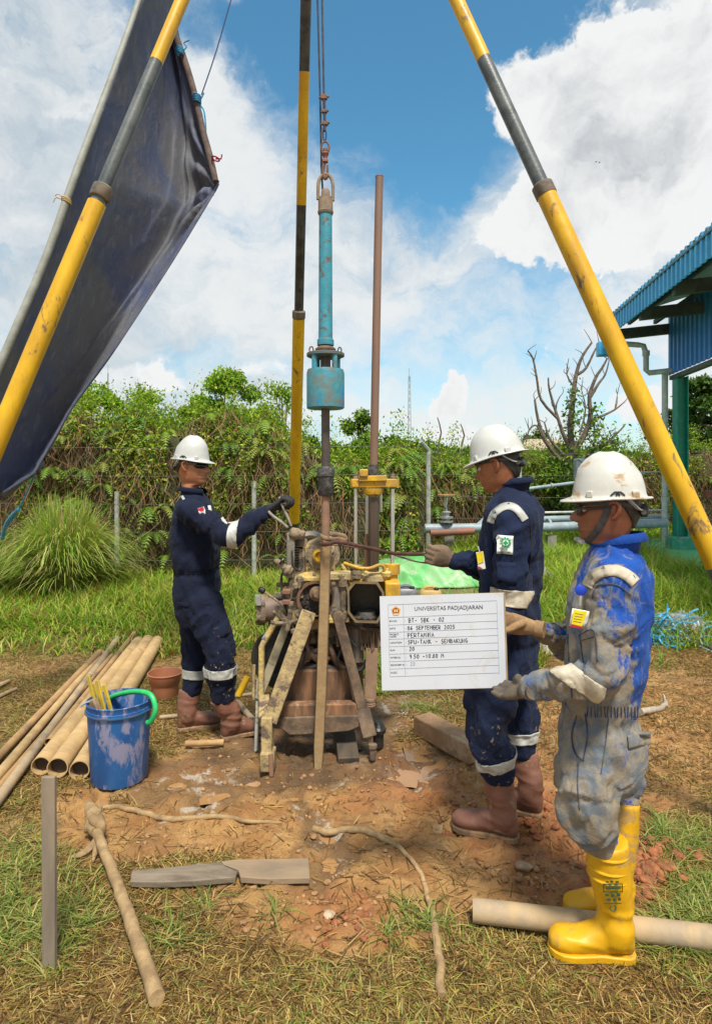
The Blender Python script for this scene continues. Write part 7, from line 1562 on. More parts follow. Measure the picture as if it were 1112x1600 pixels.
def decal(name, poly, c, r, u, v, mt, root, lift=.0):
    m = MB(); ps = [c + r * x + u * y - v * lift for x, y in poly]; m.prism(ps, tuple(v * .0008)); return m.build(name, mt, root, smooth=0)
leather = mat('red_brown_leather', (.23, .10, .065), (.16, .07, .045), scale=7, soft=.2, rough=.55, bump=.5, bscale=70, c3=(.38, .26, .16), thr3=.60, scale3=8)
muddysole = mat('muddy_sole', (.30, .18, .09), (.16, .10, .06), scale=18, rough=.9, bump=.7)
yboot = mat('yellow_rubber', (.68, .37, .004), (.56, .29, .008), scale=5, soft=.2, rough=.48, c3=(.36, .23, .09), thr3=.575, scale3=9, bump=.3, bscale=50, var=.06)

# ---------------------------------------------------------------- 1: man in sunglasses working the levers
def worker1():
    YC = 3.80; root = thing('person', 'man in navy coverall, white helmet and sunglasses gripping the machine levers with black gloves', 'person', tuple(G(325, 1150))); root['group'] = 'workers in white helmets'
    q = lambda px, py, Y=YC: P(px, py, Y); BM = mixrot(R(-6)); HM = mixrot(R(-9), R(2)); ho = q(300, 728)
    S = Suit(); s = YC / F
    S.torso([(q(303, 766), .050, .060, 2), (q(303, 775), .075, .105, 2), (q(304, 786), .100, .165, 2.2), (q(305, 805), .122, .195, 2.4), (q(305, 835), .138, .190, 2.5), (q(306, 868), .134, .178, 2.4), (q(307, 895), .128, .168, 2.3), (q(308, 925), .134, .178, 2.3), (q(311, 955), .134, .182, 2.3), (q(313, 975), .110, .165, 2.2)], BM)
    sh = q(296, 800, 3.60); el = q(360, 836, 3.50); wr = q(419, 799, 3.60)
    S.limb('arm_near', [sh, sh.lerp(el, .5) + Vector((0, 0, -.012)), el, el.lerp(wr, .55), wr], [.085, .074, .066, .056, .046])
    sh2 = q(312, 800, 3.98); el2 = q(362, 830, 3.97); wr2 = q(401, 803, 3.82); S.limb('arm_far', [sh2, el2, wr2], [.080, .062, .045])
    hp = q(318, 945, 3.70); kn = q(345, 1018, 3.66); cu = q(347, 1086, 3.67); S.limb('leg_near', [hp, hp.lerp(kn, .55), kn, kn.lerp(cu, .5), cu], [.120, .108, .094, .090, .082])
    hp2 = q(306, 950, 3.90); kn2 = q(306, 1022, 3.86); cu2 = q(301, 1076, 3.84); S.limb('leg_far', [hp2, kn2, cu2], [.115, .085, .068])
    S.finish('coverall', root, navy, voxel=.0095, amp=.017, seed=3, dirt=lambda V, N, a, b: sstep(.75, .45, V[:, 2]) * (V[:, 0] > P(330, 0, 3.7).x), waist=(q(0, 892).z, .02), slim=.013)
    body = head_mesh(HM, ho, BM, q(303, 735), skin_material('skin_tan', (.42, .175, .09)), root, [(q(303, 790), .08, .14), (q(305, 840), .10, .15), (q(306, 900), .09, .13), (q(309, 950), .10, .14)])
    hair(HM, ho, root, low=-.04); helmet(HM, ho, root, helmet_white, L=.258, Wd=.21, Hh=.148, z0=.036, tilt=R(3))
    # sunglasses
    g = MB(); gm_ = mat('dark_lens', (.01, .01, .012), rough=.08, var=0)
    for sg in (-1, 1):
        g = MB(); pts = []
        for (a, zt, zb) in ((.12, .010, -.006), (.35, .015, -.012), (.62, .016, -.014), (.88, .014, -.012), (1.1, .010, -.004)):
            pts.append((ho + HM @ Vector((.097 * math.cos(a), .080 * math.sin(a) * sg, zt)), ho + HM @ Vector((.101 * math.cos(a), .081 * math.sin(a) * sg, (zt + zb) / 2)), ho + HM @ Vector((.096 * math.cos(a), .080 * math.sin(a) * sg, zb))))
        g.loft([list(p) for p in pts], cap=False, closed=False); lo = g.build('lens', gm_, root, smooth=80); so = lo.modifiers.new('t', 'SOLIDIFY'); so.thickness = .003; so.offset = 0
        g = MB(); g.tube([ho + HM @ Vector((.060, .076 * sg, .012)), ho + HM @ Vector((.02, .082 * sg, .014)), ho + HM @ Vector((-.015, .084 * sg, .010))], .003, seg=6, flat=2); g.build('temple', mat('olive_frame', (.10, .10, .03), (.04, .04, .03), scale=20, rough=.3), lo)
    g = MB(); g.tube([ho + HM @ Vector((.099, -.012, .010)), ho + HM @ Vector((.106, 0, .012)), ho + HM @ Vector((.099, .012, .010))], .003, seg=6); g.build('nose_bridge', gm_, root)
    collar(root, q(304, 771), BM, .070, .068, .036, navy, open_=.45)
    ln = (wr - el).normalized(); c = q(365, 834, 3.50); S.band('arm_tape', 'arm_near', q(365, 833, 3.5), Vector((1, 0, -.06)), .025, tape, root, other=.11); S.band('arm_tape', 'arm_far', el2.lerp(wr2, .05), (wr2 - el2), .023, tape, root, other=.11)
    S.band('leg_tape', 'leg_near', q(346, 1048, 3.66), cu - kn, .027, tape, root); S.band('leg_tape', 'leg_far', q(303, 1052, 3.85), cu2 - kn2, .027, tape, root)
    ribbon(S, 'shoulder_tape', [(271, 797), (275, 788), (281, 781), (288, 777)], 6.5, tape, root)
    for sm in ([(283, 905), (285, 930), (287, 948)], [(297, 880), (299, 920), (303, 960)]): ribbon(S, 'seam', sm, 1.0, seam_navy, root, off=.0015)
    ribbon(S, 'seam', [(271, 893), (290, 896), (320, 895), (341, 890)], 1.0, seam_navy, root, off=.0015)
    o, cp, r, u, v = patch('flag_patch', S, q(322, 797, 3.62), (0, 1, 0), (-.35, 0, 1), .034, .042, mat('flag_white', (.75, .72, .72), rough=.7), root, off=.009, n=2); decal('flag_red', [(-.017, .001), (.017, .001), (.017, .020), (-.017, .020)], cp, r, u, v, mat('flag_red', (.60, .02, .05), rough=.7), o, lift=.006)
    patch('pocket_flap', S, q(286, 945, 3.62), (0, 1, 0), (0, 0, 1), .075, .022, navy, root, off=.006)
    m = MB(); m.tube([q(327, 790, 3.66), q(329, 800, 3.63)], .010, seg=6, flat=.3); m.build('grey_tag', tape, root)
    # hands on the levers
    gk = mat('black_knit', (.018, .018, .020), (.03, .03, .032), scale=30, rough=.9, bump=.8, bscale=300); oc = mat('orange_cuff', (.50, .13, .05), rough=.8)
    M = Matrix(((.83, .0, -.55), (.10, -.98, .0), (.52, .10, .84))).transposed(); d = (wr - el).normalized(); xh = (q(446, 779, 3.58) - q(424, 797, 3.60)).normalized(); yh = Vector((0, 1, 0)); yh = (yh - xh * xh.dot(yh)).normalized(); zh = xh.cross(yh)
    M = Matrix((xh, yh, zh)).transposed(); hand(root, q(424, 795, 3.60), M, [(1.1, 1.4, .9)] * 4, [(.030, .044, -.020), (.055, .040, -.040), (.066, .018, -.048)], gk, scale=1.15, side=1, cuff_m=oc)
    xh = (q(428, 790, 3.72) - q(401, 800, 3.80)).normalized(); yh = Vector((0, 1, .2)); yh = (yh - xh * xh.dot(yh)).normalized(); zh = xh.cross(yh); hand(root, q(403, 799, 3.80), Matrix((xh, yh, zh)).transposed(), [(1.1, 1.4, .9)] * 4, [(.030, .044, -.020), (.055, .040, -.038), (.066, .02, -.046)], gk, side=1)
    boot(root, G(346, 1157), G(409, 1140), q(344, 1088, 3.68), leather, muddysole, r_top=.066, r_ank=.052, foot_w=.050)
    boot(root, G(276, 1142), G(347, 1132), q(297, 1078, 3.85), leather, muddysole, r_top=.066, r_ank=.052, foot_w=.050)
worker1()

# ---------------------------------------------------------------- 2: man in navy pulling the strap
def worker2():
    YC = 2.80; root = thing('person', 'man in navy coverall with bowed head pulling the strap with a knitted glove', 'person', tuple(G(770, 1300))); root['group'] = 'workers in white helmets'
    q = lambda px, py, Y=YC: P(px, py, Y); BM = mixrot(R(158)); HM = mixrot(R(152), R(13)); ho = q(778, 727)
    S = Suit()
    S.torso([(q(797, 752), .055, .064, 2), (q(800, 765), .080, .110, 2), (q(802, 778), .105, .165, 2.2), (q(803, 796), .128, .200, 2.4), (q(800, 835), .140, .195, 2.5), (q(797, 880), .140, .182, 2.4), (q(794, 930), .136, .172, 2.3), (q(791, 975), .140, .172, 2.3), (q(786, 1020), .150, .180, 2.3), (q(782, 1055), .145, .178, 2.3), (q(782, 1080), .12, .16, 2.2)], BM)
    sh = q(803, 812, 2.60); el = q(796, 948, 2.56); wr = q(742, 1010, 2.46)
    S.limb('arm_near', [sh, sh.lerp(el, .5) + Vector((-.006, 0, 0)), el, el.lerp(wr, .55), wr], [.088, .080, .068, .056, .046])
    sh2 = q(786, 818, 3.0); el2 = q(770, 886, 3.02); wr2 = q(712, 877, 2.90); S.limb('arm_far', [sh2, el2, el2.lerp(wr2, .5), wr2], [.080, .070, .058, .047])
    hp = q(772, 1050, 2.70); kn = q(761, 1135, 2.66); cu = q(777, 1208, 2.68); S.limb('leg_near', [hp, hp.lerp(kn, .5), kn, kn.lerp(cu, .5), cu], [.122, .108, .094, .086, .068])
    hp2 = q(802, 1050, 2.92); kn2 = q(812, 1120, 2.90); cu2 = q(815, 1172, 2.89); S.limb('leg_far', [hp2, kn2, cu2], [.112, .078, .062])
    S.finish('coverall', root, navy2, voxel=.0085, amp=.017, seed=11, dirt=lambda V, N, a, b: sstep(.62, .5, V[:, 2]) * .6, waist=(q(0, 1000).z, .02))
    head_mesh(HM, ho, BM, q(797, 735), skin_material('skin_brown', (.34, .13, .062)), root, [(q(800, 800), .08, .14), (q(797, 860), .10, .15), (q(792, 960), .09, .13), (q(788, 1040), .10, .14)])
    hair(HM, ho, root, low=-.05); helmet(HM, ho, root, helmet_white, L=.29, Wd=.225, Hh=.150, z0=.034, tilt=R(1))
    collar(root, q(798, 760), BM, .072, .070, .036, navy2, open_=.45)
    S.band('arm_tape', 'arm_near', q(795, 934, 2.57), el - sh, .034, tape_dirty, root, other=.115)
    S.band('leg_tape', 'leg_near', q(766, 1188, 2.67), (cu - kn), .026, tape, root); S.band('leg_tape', 'leg_far', q(814, 1148, 2.9), (cu2 - kn2), .025, tape, root)
    # shoulder stripe running over the yoke
    ribbon(S, 'shoulder_tape', [(766, 817), (771, 804), (781, 795), (792, 791), (804, 794), (813, 803), (820, 813)], 11.5, tape, root)
    ribbon(S, 'shoulder_tape', [(834, 764), (842, 770), (849, 781)], 4.5, tape, root)
    for sm in ([(826, 800), (829, 850), (826, 900), (820, 960)], [(771, 830), (768, 870), (770, 920)], [(779, 870), (778, 905), (790, 912), (801, 905), (800, 872)]): ribbon(S, 'seam', sm, 1.2, seam_navy, root, off=.0015)
    # safety badge
    o, cp, r, u, v = patch('badge_patch', S, q(788, 851, 2.52), (0, 1, 0), (.05, 0, 1), .062, .074, mat('badge_white', (.72, .74, .70), rough=.7), root)
    gmt = mat('badge_green', (.01, .30, .10), rough=.7); N = 11; gear = []
    for k in range(N):
        for a, rr in ((-.14, .0165), (-.10, .0225), (.10, .0225), (.14, .0165)): w = 2 * math.pi * k / N + a * 1.3; gear.append((rr * math.cos(w), rr * math.sin(w) + .009))
    decal('green_gear', gear, cp, r, u, v, gmt, o, lift=.007); decal('gear_hole', [(.0125 * math.cos(w), .0125 * math.sin(w) + .009) for w in np.linspace(0, 6.283, 25)[:-1]], cp, r, u, v, MATS['badge_white'], o, lift=.0085)
    cr = .0032; L = .0095; decal('green_cross', [(-cr, cr + .009), (-cr, L + .009), (cr, L + .009), (cr, cr + .009), (L, cr + .009), (L, -cr + .009), (cr, -cr + .009), (cr, -L + .009), (-cr, -L + .009), (-cr, -cr + .009), (-L, -cr + .009), (-L, cr + .009)], cp, r, u, v, gmt, o, lift=.0098)
    text('lettering', 'SAFETY FIRST', cp - u * .030 - v * .0075, r, u, .0095, logo_black, o, align='CENTER')
    # id card and pocket details
    v = Vector((.05, 1, 0)).normalized(); u = Vector((-.14, 0, 1)).normalized(); r = Vector((1, -.05, .14)).normalized(); cp = q(751, 876, 2.60); m = MB(); m.prism([cp + r * a + u * b + v * .004 for a, b in ((-.015, -.036), (.015, -.036), (.015, .036), (-.015, .036))], tuple(v * .002)); o = m.build('id_card', mat('id_white', (.75, .74, .7), rough=.3), root); m = MB(); m.tube([cp + u * .034 + v * .004, cp + u * .055 + v * .03], .003, seg=6); m.build('card_clip', steel, o); decal('yellow_field', [(-.014, -.012), (.010, -.006), (.014, .034), (-.014, .034)], cp, r, u, v, mat('id_yellow', (.75, .60, .01), rough=.3), o, lift=-.001); decal('red_foot', [(-.014, -.034), (.004, -.034), (-.014, -.02)], cp, r, u, v, mat('id_red', (.4, .02, .06), rough=.3), o, lift=-.001)
    patch('sleeve_pocket', S, q(790, 895, 2.52), (0, 1, 0), (0, 0, 1), .075, .085, navy2, root, off=.004)
    for (x, y, w) in ((768, 962, 0),): pass
    kn_m = mat('brown_knit', (.22, .15, .10), (.16, .11, .07), scale=20, rough=.95, bump=1.0, bscale=260, stretch=(1, 1, 1))
    xh = (q(672, 868, 2.84) - q(708, 876, 2.90)).normalized(); yh = Vector((0, -.85, .5)); yh = (yh - xh * xh.dot(yh)).normalized(); zh = xh.cross(yh) * -1
    # back of the hand up and towards the camera, thumb on top
    yh = Vector((-.1, -.25, .95)); yh = (yh - xh * xh.dot(yh)).normalized(); zh = Vector((0, -1, 0)); zh = (zh - xh * xh.dot(zh) - yh * yh.dot(zh)).normalized(); M = Matrix((xh, yh, zh)).transposed()
    hand(root, q(704, 875, 2.89), M, [(1.0, 1.5, 1.0)] * 4, [(.035, .040, -.010), (.062, .040, -.022), (.088, .034, -.026)], kn_m, scale=1.05, side=1)
    dk = mat('dirty_dark_knit', (.10, .075, .055), (.16, .12, .08), scale=20, rough=.95, bump=1.0, bscale=260)
    xh = (wr - el).normalized(); yh = Vector((0, -1, 0)); yh = (yh - xh * xh.dot(yh)).normalized(); zh = xh.cross(yh); hand(root, wr + xh * .03, Matrix((xh, yh, zh)).transposed(), [(.5, .7, .4)] * 4, [(.035, .045, -.010), (.06, .055, -.022), (.08, .055, -.03)], dk)
    boot(root, G(810, 1314), G(706, 1290), q(777, 1212, 2.70), leather, muddysole, r_top=.064, r_ank=.052, foot_w=.052)
    boot(root, G(848, 1277), G(762, 1256), q(817, 1176, 2.91), leather, muddysole, r_top=.064, r_ank=.052, foot_w=.052)

# ---------------------------------------------------------------- 3: man holding the board
def worker3():
    YC = 2.08; root = thing('person', 'man in mud smeared royal blue coverall, stained helmet and yellow boots holding the white board', 'person', tuple(G(950, 1480))); root['group'] = 'workers in white helmets'
    q = lambda px, py, Y=YC: P(px, py, Y); BM = mixrot(R(162)); HM = mixrot(R(166), R(2)); ho = q(949, 794, 2.06)
    S = Suit()
    S.torso([(q(956, 842), .055, .066, 2), (q(957, 856), .078, .110, 2), (q(957, 872), .102, .160, 2.2), (q(956, 895), .122, .188, 2.4), (q(952, 940), .134, .185, 2.5), (q(948, 985), .134, .175, 2.4), (q(943, 1040), .128, .162, 2.3), (q(938, 1090), .120, .152, 2.3), (q(936, 1113), .122, .155, 2.3), (q(938, 1150), .138, .170, 2.3), (q(942, 1190), .135, .168, 2.3), (q(944, 1220), .11, .14, 2.2)], BM)
    sh = q(961, 916, 1.90); el = q(936, 1055, 1.87); wr = q(826, 1077, 1.95)
    S.limb('arm_near', [sh, sh.lerp(el, .5), el, el.lerp(wr, .5), wr], [.078, .073, .066, .054, .044])
    sh2 = q(930, 922, 2.26); el2 = q(898, 1005, 2.30); wr2 = q(833, 982, 2.18); S.limb('arm_far', [sh2, sh2.lerp(el2, .5), el2, el2.lerp(wr2, .5), wr2], [.074, .068, .062, .054, .044])
    hp = q(925, 1180, 2.02); kn = q(918, 1262, 1.97); cu = q(940, 1312, 2.0); S.limb('leg_near', [hp, hp.lerp(kn, .5), kn, cu], [.108, .099, .090, .062])
    hp2 = q(960, 1180, 2.20); kn2 = q(972, 1215, 2.22); cu2 = q(972, 1247, 2.22); S.limb('leg_far', [hp2, kn2, cu2], [.095, .062, .052])
    fwd = np.array(BM @ Vector((1, 0, 0)))
    def dirt(V, N, a, b):
        x, y, z = V.T; f = (V - np.array(q(945, 1000))) @ fwd; k = sstep(-.10, .06, f) * .70; k = np.maximum(k, sstep(1.05, .70, z) * .62); k = np.maximum(k, .56 * (y < 1.93) * sstep(1.36, 1.26, z)); k += .15 * b + .10 * a; k += .12 * sstep(1.25, .98, z) * (y < 1.98) * sstep(-.2, 0, f)
        back = sstep(-.02, -.12, f) * sstep(.75, 1.0, z); return k * (1 - .9 * back) - .25 * sstep(1.22, 1.34, z)
    S.finish('coverall', root, royal, voxel=.0072, amp=.018, seed=23, dirt=dirt, waist=(q(0, 1112).z, .022), slim=.0125)
    head_mesh(HM, ho, BM, q(958, 815), skin_material('skin_dark', (.26, .095, .048)), root, [(q(956, 900), .08, .13), (q(950, 980), .10, .14), (q(940, 1090), .09, .12), (q(942, 1180), .10, .13)])
    hair(HM, ho, root, low=-.045); hs = helmet(HM, ho, root, helmet_dirty, L=.272, Wd=.218, Hh=.150, z0=.034, tilt=R(-1))
    collar(root, q(957, 852), BM, .074, .072, .040, royal, open_=.45)
    # chin strap, cup, glasses
    m = MB(); m.tube([ho + HM @ Vector((.010, .078, .038)), ho + HM @ Vector((.012, .079, .0)), ho + HM @ Vector((.030, .070, -.045)), ho + HM @ Vector((.055, .050, -.085)), ho + HM @ Vector((.074, .024, -.110))], .011, seg=8, flat=.18, up=tuple(HM @ Vector((0, 1, 0))), smooth=4); m.build('chin_strap', strapg, hs)
    m = MB(); m.tube([ho + HM @ Vector((.010, -.078, .038)), ho + HM @ Vector((.030, -.070, -.045)), ho + HM @ Vector((.055, -.050, -.085)), ho + HM @ Vector((.074, -.024, -.110))], .011, seg=8, flat=.18, up=tuple(HM @ Vector((0, 1, 0))), smooth=4); m.build('chin_strap', strapg, hs)
    m = MB(); m.tube([ho + HM @ Vector((.082, .030, -.108)), ho + HM @ Vector((.096, 0, -.100)), ho + HM @ Vector((.082, -.030, -.108))], .014, seg=10, flat=.5, smooth=3); m.build('chin_cup', mat('cup_white', (.6, .6, .58), (.3, .28, .25), scale=30, rough=.5), hs)
    gl = MB(); 
    for sg in (-1, 1):
        gl = MB(); gl.tube([ho + HM @ Vector((.101, .010 * sg, .006)), ho + HM @ Vector((.100, .030 * sg, .010)), ho + HM @ Vector((.090, .052 * sg, .006)), ho + HM @ Vector((.070, .070 * sg, .004)), ho + HM @ Vector((.02, .080 * sg, .006)), ho + HM @ Vector((-.01, .082 * sg, .004))], .0026, seg=6, flat=1.6, smooth=3); fr_ = gl.build('glasses_frame', logo_black, root)
        gl = MB(); gl.loft([[ho + HM @ Vector((.100, .010 * sg, .004)), ho + HM @ Vector((.098, .010 * sg, -.016))], [ho + HM @ Vector((.099, .030 * sg, .008)), ho + HM @ Vector((.097, .030 * sg, -.020))], [ho + HM @ Vector((.089, .052 * sg, .005)), ho + HM @ Vector((.087, .052 * sg, -.014))]], cap=False, closed=False)
        gmat = mat('tinted_glass', (.04, .03, .03), rough=.05, var=0); lo = gl.build('lens', gmat, fr_, smooth=80); so = lo.modifiers.new('t', 'SOLIDIFY'); so.thickness = .0015
    # tapes
    S.band('arm_tape', 'arm_near', q(903, 1062, 1.87), Vector((-.62, 0, -1)), .027, tape_dirty, root, other=.082); S.band('arm_tape', 'arm_far', q(872, 942, 2.28), (q(830, 960, 2.1) - q(872, 935, 2.28)), .028, tape_dirty, root, other=.09)
    ribbon(S, 'shoulder_tape', [(917, 917), (923, 905), (935, 896), (950, 892), (965, 893), (980, 900), (992, 911)], 17, tape_dirty, root)
    for sm in ([(925, 935), (930, 918), (945, 913), (965, 915), (985, 930)], [(886, 990), (889, 1040), (893, 1090)]): ribbon(S, 'seam', sm, 1.6, seam_blue, root, off=.002)
    for k in range(16): ribbon(S, 'waist_gather', [(918 + k * 5.2, 1104), (917 + k * 5.2 + (k % 3), 1121)], 1.3, seam_blue, root, off=.0015)
    # id card with blue reel
    m = MB(); c = q(906, 922, 1.93); hit = S.surf(c - Vector((0, .3, 0)), (0, 1, 0)); cy = hit[0].y if hit[0] else c.y; m.lathe((c.x, cy, c.z), (-.2, -1, 0), [(0, .016), (.010, .016), (.013, .010)], 20); reel = m.build('badge_reel', mat('reel_blue', (.01, .05, .5), rough=.3), root)
    m = MB(); m.tube([(c.x - .002, cy - .012, c.z - .015), (c.x - .006, cy - .014, c.z - .045)], .004, seg=6, flat=.4); m.build('reel_clip', steel, reel)
    o, cp, r, u, v = patch('id_card', S, q(899, 963, 1.93), (0, 1, 0), (.18, 0, 1), .052, .054, MATS['id_white'], root, off=.012, n=3); decal('yellow_field', [(-.025, -.018), (.008, -.020), (.015, .026), (-.025, .026)], cp, r, u, v, MATS['id_yellow'], o, lift=.009); decal('red_foot', [(-.025, -.027), (.010, -.027), (.008, -.021), (-.025, -.019)], cp, r, u, v, MATS['id_red'], o, lift=.009)
    for k in range(4): decal('print_line', [(-.020, .016 - k * .008), (.004, .016 - k * .008), (.004, .0145 - k * .008), (-.020, .0145 - k * .008)], cp, r, u, v, mat('print_grey', (.12, .12, .1), rough=.5), o, lift=.0098)
    for sm in ([(905, 992), (927, 986), (933, 1034)], [(905, 992), (910, 1030), (914, 1044)], [(906, 1001), (928, 995)]): ribbon(S, 'seam', sm, 1.4, seam_blue, root, off=.002)
    patch('hip_pocket_flap', S, q(984, 1146, 2.0), (-.1, 1, 0), (0, 0, 1), .085, .040, royal, root, off=.006)
    ribbon(S, 'pocket_seam', [(900, 1118), (893, 1150), (899, 1178), (912, 1188)], 2.2, seam_blue, root, off=.002); ribbon(S, 'pocket_seam', [(914, 1115), (917, 1150), (911, 1185)], 2.0, seam_blue, root, off=.002); ribbon(S, 'seam', [(903, 1190), (902, 1230), (905, 1265)], 1.3, seam_blue, root, off=.002); ribbon(S, 'seam', [(950, 1122), (945, 1165), (938, 1210)], 1.3, seam_blue, root, off=.002)
    # hands pinching the board
    g1 = mat('tan_knit_glove', (.38, .235, .12), (.30, .18, .09), scale=20, rough=.95, bump=1.0, bscale=280); g2 = mat('dark_dirty_glove', (.085, .070, .058), (.15, .115, .08), scale=16, rough=.9, bump=.8, bscale=200)
    xh = (q(788, 972, 2.215) - q(830, 980, 2.165)).normalized(); zh = Vector((0, 1, .1)); zh = (zh - xh * xh.dot(zh)).normalized(); yh = zh.cross(xh)
    # fingers run behind the board, thumb in front of it
    hand(root, q(824, 979, 2.175), Matrix((xh, yh, zh)).transposed(), [(.12, .2, .1), (.1, .18, .1), (.12, .2, .1), (.15, .2, .1)], [(.028, .012, -.045), (.055, -.004, -.068), (.088, -.012, -.092)], g1, scale=.92, side=(1 if yh.z > 0 else -1))
    xh = (q(778, 1078, 2.12) - q(822, 1078, 1.96)).normalized(); zh = Vector((0, .75, -.6)); zh = (zh - xh * xh.dot(zh)).normalized(); yh = zh.cross(xh)
    hand(root, q(818, 1079, 1.985), Matrix((xh, yh, zh)).transposed(), [(.12, .25, .2), (.1, .25, .2), (.12, .25, .2), (.15, .25, .2)], [(.040, .030, -.022), (.065, .042, -.020), (.092, .040, -.010)], g2, scale=.95, side=(1 if yh.z > 0 else -1))
    b, top, A, f = boot(root, G(991, 1496), G(856, 1484), q(946, 1312, 2.02), yboot, yboot, r_top=.066, r_ank=.050, foot_w=.050)
    for dz, rr in ((.345, .069), (.30, .067), (.27, .066)):
        t = (dz - A.z) / (top.z - A.z); m = MB(); c = Vector((A.x + (top.x - A.x) * t, A.y + (top.y - A.y) * t, dz)); m.torus(c, (0, 0, 1), rr - .004, .005, 30, 8); m.build('boot_rib', yboot, b)
    gp = mat('boot_print', (.02, .07, .03), rough=.5); cx, cy, Yb = 957, 1392, 2.02 - .068
    def mark(x0, y0, x1, y1): m = MB(); a = P(x0, y0, Yb); c = P(x1, y1, Yb); m.box(((a.x + c.x) / 2, a.y, (a.z + c.z) / 2), (abs(c.x - a.x), .003, abs(c.z - a.z))); m.build('boot_print', gp, b)
    for (x0, y0, x1, y1) in ((942, 1381, 972, 1382), (942, 1393, 972, 1394), (942, 1381, 943, 1394), (971, 1381, 972, 1394), (946, 1377, 950, 1379), (953, 1376, 957, 1379), (961, 1377, 966, 1379), (945, 1397, 950, 1400), (954, 1397, 959, 1401), (963, 1396, 968, 1400), (947, 1404, 953, 1407), (957, 1404, 961, 1408), (965, 1403, 969, 1407), (946, 1386, 968, 1389), (943, 1411, 970, 1411.8)): mark(x0, y0, x1, y1)
    m = MB(); c = P(957, 1419, Yb); m.torus(c, (0, 1, 0), .009, .0018, 18, 6); m.build('boot_print', gp, b)
    boot(root, G(990, 1440), G(880, 1428), q(971, 1250, 2.22), yboot, yboot, r_top=.060, r_ank=.048, foot_w=.048)

def text(name, s, pos, r, u, size, mt, parent, align='LEFT', sx=1.0, off=None):
    cu = bpy.data.curves.new(name, 'FONT'); cu.body = s; cu.size = size; cu.align_x = align; cu.align_y = 'CENTER'; cu.extrude = .0003; cu.materials.append(mt); o = bpy.data.objects.new(name, cu); COL.objects.link(o)
    n = r.cross(u).normalized(); M = Matrix((r.normalized() * sx, u.normalized(), n)).transposed(); o.matrix_world = Matrix.Translation(Vector(pos) - wloc(parent)) @ M.to_4x4(); o.parent = parent
    dg = bpy.context.evaluated_depsgraph_get(); me = bpy.data.meshes.new_from_object(o.evaluated_get(dg)); mw = o.matrix_basis.copy(); bpy.data.objects.remove(o)
    ob = bpy.data.objects.new(name, me); COL.objects.link(ob); ob.matrix_basis = mw; ob.parent = parent; return ob
worker2(); worker3()

# ---------------------------------------------------------------- board
GL = {'A': [[(0, 0), (.5, 1), (1, 0)], [(.2, .4), (.8, .4)]], 'B': [[(0, 0), (0, 1), (.7, .95), (.75, .6), (.05, .52), (.85, .45), (.85, .05), (0, 0)]], 'C': [[(.9, .85), (.5, 1), (.05, .6), (.1, .15), (.5, 0), (.9, .1)]], 'E': [[(.9, 1), (0, 1), (0, 0), (.9, 0)], [(0, .5), (.7, .5)]], 'G': [[(.9, .85), (.4, 1), (.0, .5), (.4, 0), (.9, .1), (.9, .45), (.5, .45)]],
      'I': [[(.5, 0), (.5, 1)]], 'K': [[(0, 0), (0, 1)], [(.8, 1), (.05, .5), (.85, 0)]], 'M': [[(0, 0), (.1, 1), (.5, .4), (.9, 1), (1, 0)]], 'N': [[(0, 0), (.05, 1), (.9, 0), (.95, 1)]], 'P': [[(0, 0), (0, 1), (.8, .9), (.75, .5), (0, .45)]], 'R': [[(0, 0), (0, 1), (.8, .9), (.7, .5), (0, .45), (.9, 0)]], 'S': [[(.9, .9), (.4, 1), (.05, .75), (.85, .35), (.6, .0), (0, .08)]],
      'T': [[(0, 1), (1, 1)], [(.5, 1), (.5, 0)]], 'U': [[(0, 1), (.05, .1), (.5, 0), (.95, .1), (1, 1)]], '-': [[(.15, .45), (.85, .45)]], '.': [[(.4, .02), (.5, .06)]], '0': [[(.5, 1), (.1, .7), (.1, .2), (.5, 0), (.9, .25), (.85, .8), (.5, 1)]], '1': [[(.3, .7), (.6, 1), (.5, 0)]], '2': [[(.05, .8), (.5, 1), (.85, .75), (.05, 0), (.95, .02)]], '5': [[(.9, 1), (.2, 1), (.1, .55), (.7, .6), (.85, .2), (.1, 0)]],
      '6': [[(.8, 1), (.2, .6), (.1, .15), (.5, 0), (.85, .25), (.6, .5), (.15, .35)]], '9': [[(.8, .65), (.4, .45), (.1, .75), (.5, 1), (.85, .8), (.8, .3), (.5, 0)]], ' ': []}
